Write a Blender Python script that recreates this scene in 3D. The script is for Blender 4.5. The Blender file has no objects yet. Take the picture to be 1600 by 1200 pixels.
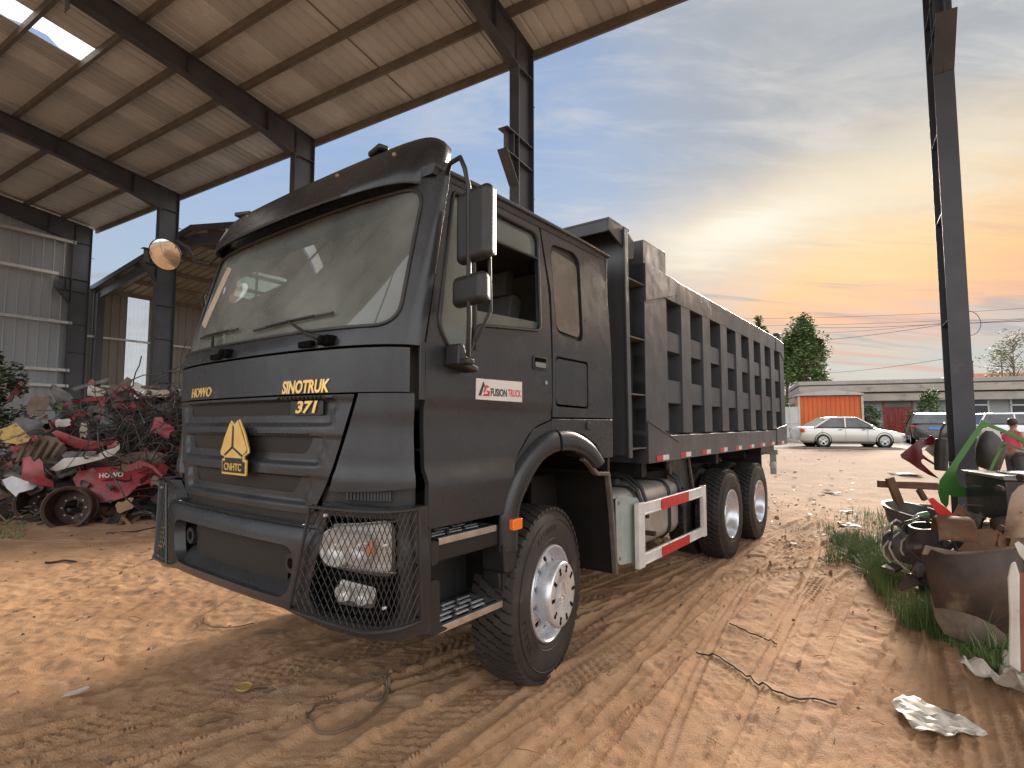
import bpy, bmesh, math, random
import numpy as np
from math import pi, sin, cos, radians
from mathutils import Vector, Matrix
from mathutils.geometry import delaunay_2d_cdt
random.seed(7); rng = np.random.default_rng(7)
scene = bpy.context.scene
COL = scene.collection
# ------------------------------------------------------------------ camera
CAMZ = 1.68; FPX = 855.0; PITCH = math.atan(62/855)
cd = bpy.data.cameras.new("camera"); cam = bpy.data.objects.new("camera", cd); COL.objects.link(cam)
cam.location = (0, 0, CAMZ); cam.rotation_euler = (pi/2 + PITCH, 0, 0)
cd.sensor_width = 36; cd.lens = 36*FPX/1600; cd.clip_start = .05; cd.clip_end = 4000
scene.camera = cam
scene.view_settings.view_transform = 'Standard'; scene.view_settings.look = 'None'
EXPO = 1.1; scene.view_settings.exposure = EXPO; SKY_K = 2**-EXPO*.95; scene.view_settings.gamma = 1
# ------------------------------------------------------------------ sun and sky
SUN_AZ = radians(33); SUN_EL = radians(18); GLOW_AZ = radians(22.1)      # azimuths from +Y towards +X; the brightest gap in the cloud lies left of the sun
sd = bpy.data.lights.new("sun", 'SUN'); sd.energy = 3.8; sd.angle = radians(14); sd.color = (1, .86, .72)
so = bpy.data.objects.new("sun", sd); COL.objects.link(so)
so.rotation_euler = Vector((sin(SUN_AZ)*cos(SUN_EL), cos(SUN_AZ)*cos(SUN_EL), sin(SUN_EL))).to_track_quat('Z', 'Y').to_euler()
world = bpy.data.worlds.new("World"); scene.world = world; world.use_nodes = True
def build_world():
    nt = world.node_tree; N = nt.nodes; L = nt.links; N.clear()
    out = N.new('ShaderNodeOutputWorld'); bg = N.new('ShaderNodeBackground'); bg.inputs[1].default_value = 1.0
    L.new(bg.outputs[0], out.inputs[0])
    tc = N.new('ShaderNodeTexCoord'); D = tc.outputs['Generated']
    sep = N.new('ShaderNodeSeparateXYZ'); L.new(D, sep.inputs[0])
    def math_(op, a, b=None, c=None):
        n = N.new('ShaderNodeMath'); n.operation = op
        for i, v in enumerate((a, b, c)):
            if v is None: continue
            if isinstance(v, (int, float)): n.inputs[i].default_value = v
            else: L.new(v, n.inputs[i])
        return n.outputs[0]
    def mix(f, a, b):
        n = N.new('ShaderNodeMix'); n.data_type = 'RGBA'
        if isinstance(f, (int, float)): n.inputs[0].default_value = f
        else: L.new(f, n.inputs[0])
        for i, v in ((6, a), (7, b)):
            if isinstance(v, tuple): n.inputs[i].default_value = (*v, 1)
            else: L.new(v, n.inputs[i])
        return n.outputs[2]
    def smooth(v, lo, hi, a=0., b=1.):
        n = N.new('ShaderNodeMapRange'); n.interpolation_type = 'SMOOTHSTEP'
        L.new(v, n.inputs[0]); n.inputs[1].default_value = lo; n.inputs[2].default_value = hi
        n.inputs[3].default_value = a; n.inputs[4].default_value = b
        return n.outputs[0]
    sky = N.new('ShaderNodeTexSky'); sky.sky_type = 'NISHITA'; sky.sun_disc = False
    sky.sun_elevation = SUN_EL; sky.sun_rotation = SUN_AZ; sky.dust_density = 2.0
    sc = N.new('ShaderNodeVectorMath'); sc.operation = 'SCALE'; L.new(sky.outputs[0], sc.inputs[0]); sc.inputs[3].default_value = 0.10
    # elevation and angle to the sun
    z = sep.outputs['Z']
    sv = Vector((sin(GLOW_AZ)*cos(SUN_EL), cos(GLOW_AZ)*cos(SUN_EL), sin(SUN_EL)))
    dt = N.new('ShaderNodeVectorMath'); dt.operation = 'DOT_PRODUCT'; L.new(D, dt.inputs[0]); dt.inputs[1].default_value = sv
    ang = math_('ARCCOSINE', math_('MINIMUM', dt.outputs['Value'], 1.0))
    # cloud coordinates: the view ray met with a high flat layer, so clouds shrink towards the horizon
    zz = math_('ADD', math_('MAXIMUM', z, 0.0), .16)
    px = math_('DIVIDE', sep.outputs['X'], zz); py = math_('DIVIDE', sep.outputs['Y'], zz)
    cmb = N.new('ShaderNodeCombineXYZ'); L.new(px, cmb.inputs[0]); L.new(py, cmb.inputs[1])
    def cloud(rot, scale, nsc, det, rough, dist, off):
        mp = N.new('ShaderNodeMapping'); L.new(cmb.outputs[0], mp.inputs[0])
        mp.inputs['Rotation'].default_value = (0, 0, rot); mp.inputs['Scale'].default_value = scale; mp.inputs['Location'].default_value = off
        nz = N.new('ShaderNodeTexNoise'); L.new(mp.outputs[0], nz.inputs[0]); nz.inputs['Scale'].default_value = nsc
        nz.inputs['Detail'].default_value = det; nz.inputs['Roughness'].default_value = rough; nz.inputs['Distortion'].default_value = dist
        return nz.outputs[0]
    def ramp_(fac, stops):
        n = N.new('ShaderNodeValToRGB'); L.new(fac, n.inputs[0]); e = n.color_ramp.elements
        while len(e) < len(stops): e.new(.5)
        for q, (p, c) in zip(e, stops): q.position = p; q.color = (*c, 1)
        return n.outputs[0]
    def mul(c, f):
        n = N.new('ShaderNodeVectorMath'); n.operation = 'SCALE'; L.new(c, n.inputs[0])
        if isinstance(f, (int, float)): n.inputs[3].default_value = f
        else: L.new(f, n.inputs[3])
        return n.outputs[0]
    az = math_('ARCTAN2', sep.outputs['X'], sep.outputs['Y']); el = math_('ARCSINE', z)
    veil = cloud(.5, (1, .55, 1), .75, 10, .60, .5, (1.3, .4, 0))
    wisp = cloud(.35, (.40, 1.7, 1), 1.7, 12, .66, .9, (4.1, 2.2, 0))
    fine = cloud(.8, (.5, 1.5, 1), 4.5, 8, .62, .7, (2.1, 9.2, 0))
    zw = math_('ADD', z, math_('MULTIPLY', math_('SUBTRACT', wisp, .5), .16))     # clouds blur the bands
    zw = math_('SUBTRACT', zw, math_('MULTIPLY', math_('SUBTRACT', az, .5), .07))
    warm = ramp_(zw, [(0, (.56, .60, .60)), (.085, (.44, .51, .54)), (.125, (.56, .50, .48)), (.165, (.84, .47, .30)), (.22, (.98, .57, .27)), (.29, (1.0, .68, .37)), (.36, (.84, .69, .51)), (.44, (.58, .58, .58)), (.60, (.47, .50, .54)), (1, (.40, .44, .50))])
    cool = ramp_(z, [(0, (.60, .63, .62)), (.15, (.54, .63, .72)), (.35, (.42, .56, .79)), (.6, (.29, .44, .74)), (1, (.20, .32, .60))])
    w = math_('MULTIPLY', smooth(math_('ADD', az, math_('MULTIPLY', math_('SUBTRACT', veil, .5), .9)), -.05, .50), smooth(az, 1.7, 2.4, 1, 0))
    col = mix(w, cool, warm)
    col = mix(.05, col, sc.outputs[0])
    # white cirrus over the blue, textured grey cloud towards the right
    cv = smooth(math_('ADD', math_('MULTIPLY', wisp, .6), math_('MULTIPLY', fine, .4)), .46, .66)
    hi = smooth(z, .24, .40)
    col = mix(math_('MULTIPLY', math_('MULTIPLY', cv, hi), smooth(az, -.5, .35, .15, .92)), col, (.76, .75, .73))
    dk_ = math_('MULTIPLY', smooth(math_('ADD', math_('MULTIPLY', veil, .6), math_('MULTIPLY', fine, .4)), .54, .40), math_('MULTIPLY', smooth(z, .2, .45), smooth(az, .05, .45)))
    col = mix(math_('MULTIPLY', dk_, .55), col, (.36, .41, .47))
    # bright gap in the cloud, drawn out in streaks
    da = math_('SUBTRACT', az, GLOW_AZ + .02)
    de = math_('SUBTRACT', math_('SUBTRACT', el, SUN_EL + .005), math_('MULTIPLY', da, .16))
    de = math_('ADD', de, math_('MULTIPLY', math_('SUBTRACT', fine, .5), .10))
    side = smooth(da, -.16, .0)
    q = math_('ADD', math_('MULTIPLY', math_('MULTIPLY', da, da), math_('SUBTRACT', 30.0, math_('MULTIPLY', side, 24.0))), math_('MULTIPLY', math_('MULTIPLY', de, de), 260.0))
    core = math_('POWER', 2.718, math_('MULTIPLY', q, -1.0))
    col = mix(math_('MULTIPLY', core, smooth(wisp, .30, .56, .45, .95)), col, (1.04, .90, .66))
    q2 = math_('ADD', math_('MULTIPLY', math_('MULTIPLY', da, da), 70.0), math_('MULTIPLY', math_('MULTIPLY', de, de), 900.0))
    col = mix(math_('MULTIPLY', math_('POWER', 2.718, math_('MULTIPLY', q2, -1.0)), .8), col, (1.12, 1.05, .92))
    # salmon and slate streaks low over the roofs
    st = cloud(.1, (.35, 2.6, 1), 1.3, 9, .62, .5, (7.7, 1.1, 0))
    lowb = math_('MULTIPLY', smooth(z, .05, .09), smooth(z, .17, .24, 1, 0))
    col = mix(math_('MULTIPLY', math_('MULTIPLY', smooth(st, .52, .62), lowb), math_('MULTIPLY', smooth(az, .3, .7), .7)), col, (.90, .50, .38))
    bars = cloud(.15, (.4, 2.4, 1), 2.2, 8, .58, .4, (2.9, 6.3, 0))
    col = mix(math_('MULTIPLY', math_('MULTIPLY', smooth(bars, .53, .63), math_('MULTIPLY', smooth(z, .07, .12), smooth(z, .22, .32, 1, 0))), .5), col, (.44, .46, .49))
    col = mul(col, SKY_K)
# pale fill light added to the half of the sky behind the viewer
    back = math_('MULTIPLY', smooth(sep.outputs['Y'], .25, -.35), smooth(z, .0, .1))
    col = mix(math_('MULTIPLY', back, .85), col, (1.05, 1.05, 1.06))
    gnd = smooth(z, -.02, 0.0)
    col = mix(gnd, (.20, .16, .13), col)
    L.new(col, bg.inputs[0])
build_world()
# ------------------------------------------------------------------ helpers
TMP = bpy.data.collections.new("tmp")
def tag(o, label=None, cat=None, group=None, kind=None):
    if label: o['label'] = label
    if cat: o['category'] = cat
    if group: o['group'] = group
    if kind: o['kind'] = kind
    return o
def empty(name, loc=(0, 0, 0), rz=0., label=None, cat=None, group=None):
    o = bpy.data.objects.new(name, None); COL.objects.link(o); o.location = loc; o.rotation_euler = (0, 0, rz)
    o.empty_display_size = .2
    return tag(o, label, cat, group)
def link(name, me, parent=None, loc=None, rot=None):
    o = bpy.data.objects.new(name, me); COL.objects.link(o)
    if parent: o.parent = parent
    if loc is not None: o.location = loc
    if rot is not None: o.rotation_euler = rot
    return o
def copy_tree(o, parent=None):
    c = o.copy(); COL.objects.link(c); c.parent = parent
    for ch in list(o.children): copy_tree(ch, c)
    return c
class MB:
    def __init__(s): s.v = []; s.f = []; s.mi = []
    def add(s, vs, fs, mi=0, M=None):
        n = len(s.v)
        if M is not None: vs = [M @ Vector(v) for v in vs]
        s.v += [tuple(v) for v in vs]; s.f += [tuple(i+n for i in f) for f in fs]; s.mi += [mi]*len(fs)
        return s
    def box(s, x0, x1, y0, y1, z0, z1, mi=0, M=None):
        vs = [(x, y, z) for z in (z0, z1) for y in (y0, y1) for x in (x0, x1)]
        return s.add(vs, [(0, 2, 3, 1), (4, 5, 7, 6), (0, 1, 5, 4), (2, 6, 7, 3), (0, 4, 6, 2), (1, 3, 7, 5)], mi, M)
    def cbox(s, c, sz, R=None, mi=0):
        M = Matrix.Translation(c)
        if R is not None: M = M @ R.to_4x4()
        a, b, d = [q/2 for q in sz]
        return s.box(-a, a, -b, b, -d, d, mi, M)
    def beam(s, p, q, w, h, up=(0, 0, 1), mi=0):
        p = Vector(p); q = Vector(q); d = (q-p); L = d.length; d.normalize(); up = Vector(up)
        y = up.cross(d).normalized(); z = d.cross(y)
        M = Matrix((d, y, z)).transposed().to_4x4(); M.translation = (p+q)/2
        return s.box(-L/2, L/2, -w/2, w/2, -h/2, h/2, mi, M)
    def tube(s, pts, r, n=8, closed=False, caps=True, mi=0):
        pts = [Vector(p) for p in pts]; m = len(pts)
        rr = r if isinstance(r, (list, tuple)) else [r]*m
        vs = []; ref = None
        for i in range(m):
            a = pts[(i-1) % m] if (closed or i > 0) else pts[i]; b = pts[(i+1) % m] if (closed or i < m-1) else pts[i]
            t = (b-a).normalized()
            if ref is None:
                ref = Vector((0, 0, 1)) if abs(t.z) < .9 else Vector((1, 0, 0))
            u = (ref - t*ref.dot(t)).normalized(); ref = u; w = t.cross(u)
            for k in range(n):
                g = 2*pi*k/n; vs.append(pts[i] + (u*cos(g) + w*sin(g))*rr[i])
        fs = []
        for i in range(m if closed else m-1):
            j = (i+1) % m
            for k in range(n): fs.append((i*n+k, i*n+(k+1) % n, j*n+(k+1) % n, j*n+k))
        if caps and not closed: fs += [tuple(range(n-1, -1, -1)), tuple((m-1)*n+k for k in range(n))]
        return s.add(vs, fs, mi)
    def lathe(s, prof, n=48, M=None, mi=0, close=False):
        vs = []; fs = []; m = len(prof)
        for k in range(n):
            g = 2*pi*k/n
            for r, h in prof: vs.append((r*cos(g), r*sin(g), h))
        for k in range(n):
            j = (k+1) % n
            for i in range(m-1 if not close else m):
                i2 = (i+1) % m
                fs.append((k*m+i, j*m+i, j*m+i2, k*m+i2))
        return s.add(vs, fs, mi, M)
    def cyl(s, p, q, r, n=16, r2=None, mi=0):
        return s.tube([p, q], [r, r if r2 is None else r2], n, mi=mi)
    def prism(s, poly, t0, t1, fn, mi=0):
        """poly: 2-D outline (simple, may be concave); fn(a,b,t)->xyz"""
        n = len(poly)
        vs = [fn(a, b, t0) for a, b in poly] + [fn(a, b, t1) for a, b in poly]
        fs = [tuple(range(n-1, -1, -1)), tuple(range(n, 2*n))] + [(i, (i+1) % n, n+(i+1) % n, n+i) for i in range(n)]
        return s.add(vs, fs, mi)
    def sheet(s, outer, holes, h, fn, thick, mi=0, dens=None, offf=None):
        """outline with holes, filled with interior points h apart, mapped by fn(a,b,off), given a thickness"""
        ha, hb = h if isinstance(h, tuple) else (h, h)
        def densify(lp):
            o = []
            for i in range(len(lp)):
                a = lp[i]; b = lp[(i+1) % len(lp)]
                k = max(1, int(max(abs(a[0]-b[0])/ha, abs(a[1]-b[1])/hb)+.5))
                o += [(a[0]+(b[0]-a[0])*j/k, a[1]+(b[1]-a[1])*j/k) for j in range(k)]
            return o
        loops = [densify(outer)] + [densify(x) for x in holes]
        pts = []; edges = []
        for lp in loops:
            n0 = len(pts); pts += lp; edges += [(n0+i, n0+(i+1) % len(lp)) for i in range(len(lp))]
        P = np.array([p for lp in loops for p in lp])
        xs = np.arange(min(p[0] for p in loops[0])+ha*.5, max(p[0] for p in loops[0]), ha)
        ys = np.arange(min(p[1] for p in loops[0])+hb*.5, max(p[1] for p in loops[0]), hb)
        gx, gy = np.meshgrid(xs, ys); g = np.stack([gx.ravel(), gy.ravel()], 1)
        ok = inside(g, loops)
        g = g[ok]
        if len(g):
            keep = np.ones(len(g), bool)
            for i in range(0, len(g), 400):
                d = (np.abs(g[i:i+400, None, 0]-P[None, :, 0])/ha < .35) & (np.abs(g[i:i+400, None, 1]-P[None, :, 1])/hb < .35)
                keep[i:i+400] = ~d.any(1)
            g = g[keep]
        pts2 = [Vector(p) for p in pts] + [Vector(p) for p in g]
        r = delaunay_2d_cdt(pts2, edges, [], 0, 1e-6)
        V = r[0]; F = r[2]
        C = np.array([[sum(V[i][0] for i in f)/len(f), sum(V[i][1] for i in f)/len(f)] for f in F])
        ok = inside(C, loops); F = [f for f, k in zip(F, ok) if k]
        n = len(V)
        of = (lambda a, b: 0.) if offf is None else offf
        vs = [fn(v[0], v[1], of(v[0], v[1])) for v in V]
        fs = [tuple(f) for f in F]
        if thick:
            vs += [fn(v[0], v[1], of(v[0], v[1])-thick) for v in V]
            cnt = {}
            for f in F:
                for i in range(len(f)):
                    e = (f[i], f[(i+1) % len(f)]); cnt[e] = 1
            fs += [tuple(n+i for i in reversed(f)) for f in F]
            for (a, b) in cnt:
                if (b, a) not in cnt: fs.append((b, a, n+a, n+b))
        return s.add(vs, fs, mi)
    def build(s, name, mats, parent=None, smooth=40, bevel=0., loc=None, rot=None, weld=False, segs=2):
        me = bpy.data.meshes.new(name); me.from_pydata(s.v, [], s.f)
        if not isinstance(mats, (list, tuple)): mats = [mats]
        for m in mats: me.materials.append(m)
        if len(mats) > 1: me.polygons.foreach_set('material_index', s.mi)
        bm = bmesh.new(); bm.from_mesh(me)
        if weld: bmesh.ops.remove_doubles(bm, verts=bm.verts, dist=1e-4)
        bmesh.ops.recalc_face_normals(bm, faces=bm.faces)
        bm.to_mesh(me); bm.free()
        me.update()
        if smooth:
            me.shade_smooth(); me.set_sharp_from_angle(angle=radians(smooth))
        o = link(name, me, parent, loc, rot)
        if bevel:
            b = o.modifiers.new('bevel', 'BEVEL'); b.width = bevel; b.segments = segs; b.limit_method = 'ANGLE'; b.angle_limit = radians(38)
            b.harden_normals = False
            wn = o.modifiers.new('wn', 'WEIGHTED_NORMAL'); wn.keep_sharp = True; wn.weight = 100
        return o
def inside(g, loops):
    """even-odd test for many points"""
    r = np.zeros(len(g), bool)
    if not len(g): return r
    x = g[:, 0]; y = g[:, 1]
    for lp in loops:
        A = np.array(lp); B = np.roll(A, -1, 0)
        for (x0, y0), (x1, y1) in zip(A, B):
            if y0 == y1: continue
            c = ((y0 > y) != (y1 > y)) & (x < (x1-x0)*(y-y0)/(y1-y0)+x0)
            r ^= c
    return r
def rrect(x0, x1, y0, y1, r, n=5):
    o = []
    for cx, cy, a0 in ((x1-r, y1-r, 0), (x0+r, y1-r, 90), (x0+r, y0+r, 180), (x1-r, y0+r, 270)):
        for k in range(n+1):
            a = radians(a0+90*k/n); o.append((cx+r*cos(a), cy+r*sin(a)))
    return o
def rpoly(pts, r, n=4):
    """round the corners of a polygon"""
    o = []; m = len(pts)
    for i in range(m):
        p = Vector(pts[i]); a = Vector(pts[i-1]); b = Vector(pts[(i+1) % m])
        rr = r[i] if isinstance(r, (list, tuple)) else r
        if rr <= 0: o.append(tuple(p)); continue
        u = (a-p); v = (b-p); k = min(rr, u.length*.45, v.length*.45); A = p+u.normalized()*k; B = p+v.normalized()*k
        for j in range(n+1):
            t = j/n; q = A*(1-t)**2 + p*2*t*(1-t) + B*t*t; o.append((q.x, q.y))
    return o
def text_mesh(body, size, ext=.004, bold=0., shear=0., space=1.):
    c = bpy.data.curves.new("t", 'FONT'); c.body = body; c.size = size; c.extrude = ext; c.offset = bold; c.shear = shear
    c.align_x = 'CENTER'; c.align_y = 'CENTER'; c.space_character = space; c.resolution_u = 3
    o = bpy.data.objects.new("t", c); COL.objects.link(o)
    dg = bpy.context.evaluated_depsgraph_get(); dg.update()
    me = bpy.data.meshes.new_from_object(o.evaluated_get(dg))
    bpy.data.objects.remove(o); bpy.data.curves.remove(c)
    return [tuple(v.co) for v in me.vertices], [tuple(p.vertices) for p in me.polygons]
def text_on(mb, body, size, fn, width=None, **k):
    """lettering laid on a surface: fn(a,b,off)->xyz"""
    vs, fs = text_mesh(body, size, **k)
    xs = [v[0] for v in vs]; sx = 1.
    if width: sx = width/(max(xs)-min(xs))
    mb.add([fn(v[0]*sx, v[1], v[2]) for v in vs], fs)
# ------------------------------------------------------------------ materials
MATS = {}
def mat(name, col, rough=.5, metal=0., col2=None, nscale=4., lo=.35, hi=.65, bump=0., bscale=60., rvar=0., coat=0., wav=0., det=6, col3=None, n3=1.2, lo3=.55, hi3=.65, spec=.5, stretch=None):
    m = bpy.data.materials.new(name); m.use_nodes = True; nt = m.node_tree; N = nt.nodes; L = nt.links
    b = N['Principled BSDF']; b.inputs['Base Color'].default_value = (*col, 1); b.inputs['Roughness'].default_value = rough
    b.inputs['Metallic'].default_value = metal; b.inputs['Coat Weight'].default_value = coat; b.inputs['Specular IOR Level'].default_value = spec
    tc = N.new('ShaderNodeTexCoord'); src = tc.outputs['Object']
    if stretch:
        mp = N.new('ShaderNodeMapping'); L.new(src, mp.inputs[0]); mp.inputs['Scale'].default_value = stretch; src = mp.outputs[0]
    def noise(s, d=det, r=.6):
        n = N.new('ShaderNodeTexNoise'); L.new(src, n.inputs[0]); n.inputs['Scale'].default_value = s; n.inputs['Detail'].default_value = d; n.inputs['Roughness'].default_value = r
        return n.outputs[0]
    def rng_(v, a, b_, c=0., d=1.):
        n = N.new('ShaderNodeMapRange'); L.new(v, n.inputs[0]); n.inputs[1].default_value = a; n.inputs[2].default_value = b_; n.inputs[3].default_value = c; n.inputs[4].default_value = d
        return n.outputs[0]
    cur = None
    if col2:
        nz = noise(nscale); f = rng_(nz, lo, hi)
        mx = N.new('ShaderNodeMix'); mx.data_type = 'RGBA'; L.new(f, mx.inputs[0]); mx.inputs[6].default_value = (*col, 1); mx.inputs[7].default_value = (*col2, 1)
        cur = mx.outputs[2]
        if col3:
            f3 = rng_(noise(n3, 8, .65), lo3, hi3)
            mx = N.new('ShaderNodeMix'); mx.data_type = 'RGBA'; L.new(f3, mx.inputs[0]); L.new(cur, mx.inputs[6]); mx.inputs[7].default_value = (*col3, 1); cur = mx.outputs[2]
        L.new(cur, b.inputs['Base Color'])
    if rvar:
        L.new(rng_(noise(nscale*1.7), .3, .7, rough-rvar, rough+rvar), b.inputs['Roughness'])
    if bump:
        bp = N.new('ShaderNodeBump'); bp.inputs['Strength'].default_value = 1; bp.inputs['Distance'].default_value = bump
        hsrc = noise(bscale, 3)
        if wav:      # slow dents and waves of hand-beaten sheet
            ad = N.new('ShaderNodeMath'); ad.operation = 'MULTIPLY_ADD'; L.new(noise(2.6, 2), ad.inputs[0]); ad.inputs[1].default_value = wav/bump; L.new(hsrc, ad.inputs[2]); hsrc = ad.outputs[0]
        L.new(hsrc, bp.inputs['Height']); L.new(bp.outputs[0], b.inputs['Normal'])
    MATS[name] = m
    return m
def glassmat(name, tint=(.5, .55, .5), dust_haze=.2, hazecol=(.3, .32, .27), rough=.03, dscale=3., fres=1.45):
    m = bpy.data.materials.new(name); m.use_nodes = True; nt = m.node_tree; N = nt.nodes; L = nt.links; N.clear()
    out = N.new('ShaderNodeOutputMaterial'); tr = N.new('ShaderNodeBsdfTransparent'); tr.inputs[0].default_value = (*tint, 1)
    gl = N.new('ShaderNodeBsdfGlossy'); gl.inputs['Roughness'].default_value = rough; gl.inputs[0].default_value = (1, 1, 1, 1)
    df = N.new('ShaderNodeBsdfDiffuse'); df.inputs[0].default_value = (*hazecol, 1)
    fr = N.new('ShaderNodeFresnel'); fr.inputs[0].default_value = fres
    a = N.new('ShaderNodeMixShader'); b = N.new('ShaderNodeMixShader')
    tc = N.new('ShaderNodeTexCoord'); nz = N.new('ShaderNodeTexNoise'); L.new(tc.outputs['Object'], nz.inputs[0]); nz.inputs['Scale'].default_value = dscale; nz.inputs['Detail'].default_value = 6
    mr = N.new('ShaderNodeMapRange'); L.new(nz.outputs[0], mr.inputs[0]); mr.inputs[1].default_value = .3; mr.inputs[2].default_value = .7; mr.inputs[3].default_value = dust_haze*.6; mr.inputs[4].default_value = dust_haze*1.4
    L.new(mr.outputs[0], a.inputs[0]); L.new(tr.outputs[0], a.inputs[1]); L.new(df.outputs[0], a.inputs[2])
    L.new(fr.outputs[0], b.inputs[0]); L.new(a.outputs[0], b.inputs[1]); L.new(gl.outputs[0], b.inputs[2])
    L.new(b.outputs[0], out.inputs[0]); MATS[name] = m
    return m
paint = mat('matte_black_paint', (.024, .0265, .031), .27, col2=(.034, .036, .040), nscale=2.2, bump=.00025, bscale=420, wav=.006, rvar=.07, col3=(.075, .068, .062), n3=3.1, lo3=.60, hi3=.85)
paint2 = mat('dump_body_paint', (.052, .056, .064), .36, col2=(.068, .071, .077), nscale=1.6, bump=.0004, bscale=300, wav=.012, rvar=.08, col3=(.10, .088, .078), n3=2.3, lo3=.62, hi3=.85)
plastic = mat('black_plastic', (.016, .016, .016), .45, col2=(.026, .025, .024), nscale=6, bump=.0004, bscale=500, rvar=.07)
rubber = mat('tyre_rubber', (.020, .019, .018), .62, col2=(.040, .034, .029), nscale=5, bump=.0012, bscale=160, col3=(.11, .08, .055), n3=7, lo3=.58, hi3=.8)
darkplastic = mat('shaded_black_plastic', (.008, .008, .008), .5, col2=(.014, .013, .012), nscale=5)  # plastic blackened so step and mudguard hollows look deep in shade
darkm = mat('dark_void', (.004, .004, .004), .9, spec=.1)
frame_m = mat('chassis_steel', (.018, .017, .016), .6, col2=(.04, .034, .028), nscale=8, bump=.001, bscale=60)
gold = mat('gold_trim', (.90, .60, .17), .3, .45, col2=(.95, .70, .30), nscale=8)
chrome = mat('polished_aluminium', (.80, .83, .88), .30, .62, col2=(.66, .69, .73), nscale=6, rvar=.08, bump=.0003, bscale=90)
alu = mat('brushed_aluminium', (.72, .72, .70), .34, .9, col2=(.55, .53, .50), nscale=9, rvar=.1)
galv = mat('galvanised_plate', (.50, .55, .52), .5, .35, col2=(.36, .42, .40), nscale=5, bump=.0006, bscale=80, col3=(.30, .27, .22), n3=4, lo3=.62, hi3=.75)
white_r = mat('white_reflective', (.75, .74, .72), .35, col2=(.62, .60, .57), nscale=7)
red_r = mat('red_reflective', (.62, .02, .03), .35, col2=(.48, .02, .03), nscale=14)
orange_l = mat('orange_lens', (.95, .22, .03), .15, coat=.6)
orange_l.node_tree.nodes['Principled BSDF'].inputs['Subsurface Weight'].default_value = .0
# ================================================================== terrain
class VN:
    def __init__(s, seed): s.t = np.random.default_rng(seed).random((256, 256))
    def __call__(s, x, y):
        xi = np.floor(x).astype(int); yi = np.floor(y).astype(int); fx = x-xi; fy = y-yi
        fx = fx*fx*(3-2*fx); fy = fy*fy*(3-2*fy); a = s.t[xi % 256, yi % 256]; b = s.t[(xi+1) % 256, yi % 256]; c = s.t[xi % 256, (yi+1) % 256]; d = s.t[(xi+1) % 256, (yi+1) % 256]
        return (a*(1-fx)+b*fx)*(1-fy)+(c*(1-fx)+d*fx)*fy-.5
vn = VN(3)
def fbm(x, y, o=5, g=.5):
    r = 0; a = 1
    for i in range(o): r = r+a*vn(x*2**i+17.3*i, y*2**i+5.1*i); a *= g
    return r
FN = (.38, .925)
def ground_base(x, y):
    w = np.asarray(x)*FN[0]+np.asarray(y)*FN[1]; t = np.clip((w-14.5)/13, 0, 1); s = np.clip((np.asarray(x)+3)/9, 0, 1); s = s*s*(3-2*s)
    return .55*(t*t*(3-2*t))*s
def gz(x, y): return float(ground_base(x, y))
TD = np.array([.60420, .79684]); TN = np.array([.79684, -.60420]); TO = np.array([-.7815, 4.4122])
# tyre tracks: (lateral offset from the truck's line, turn in degrees, width, depth, bend, kind)
TRK = [(1.02, 0, .27, .018, .0, 0), (-1.02, 0, .27, .018, 0, 0), (1.30, -3, .26, .014, .004, 0), (2.15, 3, .25, .012, -.012, 0), (.35, 9, .26, .012, -.006, 1), (3.05, 5, .24, .010, .02, 0), (-.2, 14, .26, .010, .010, 0),
       (.62, -3, .27, .014, .004, 0), (-.55, 33, .24, .008, .02, 1), (-3.2, 62, .24, .007, .01, 1), (-4.6, 70, .24, .006, -.01, 0), (3.75, -3, .12, .03, .012, 2)]
_r = random.Random(11)
for k in range(24): TRK.append((1.15+k*.115+_r.uniform(-.06, .06), _r.uniform(-5, 5), _r.choice((.05, .07, .09, .12)), _r.uniform(.010, .022), _r.uniform(-.010, .016), _r.choice((2, 3, 3, 2))))
for k in range(10): TRK.append((-.9+k*.2+_r.uniform(-.06, .06), _r.uniform(0, 16), _r.choice((.05, .07, .10)), _r.uniform(.007, .014), _r.uniform(-.01, .02), 3))
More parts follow.
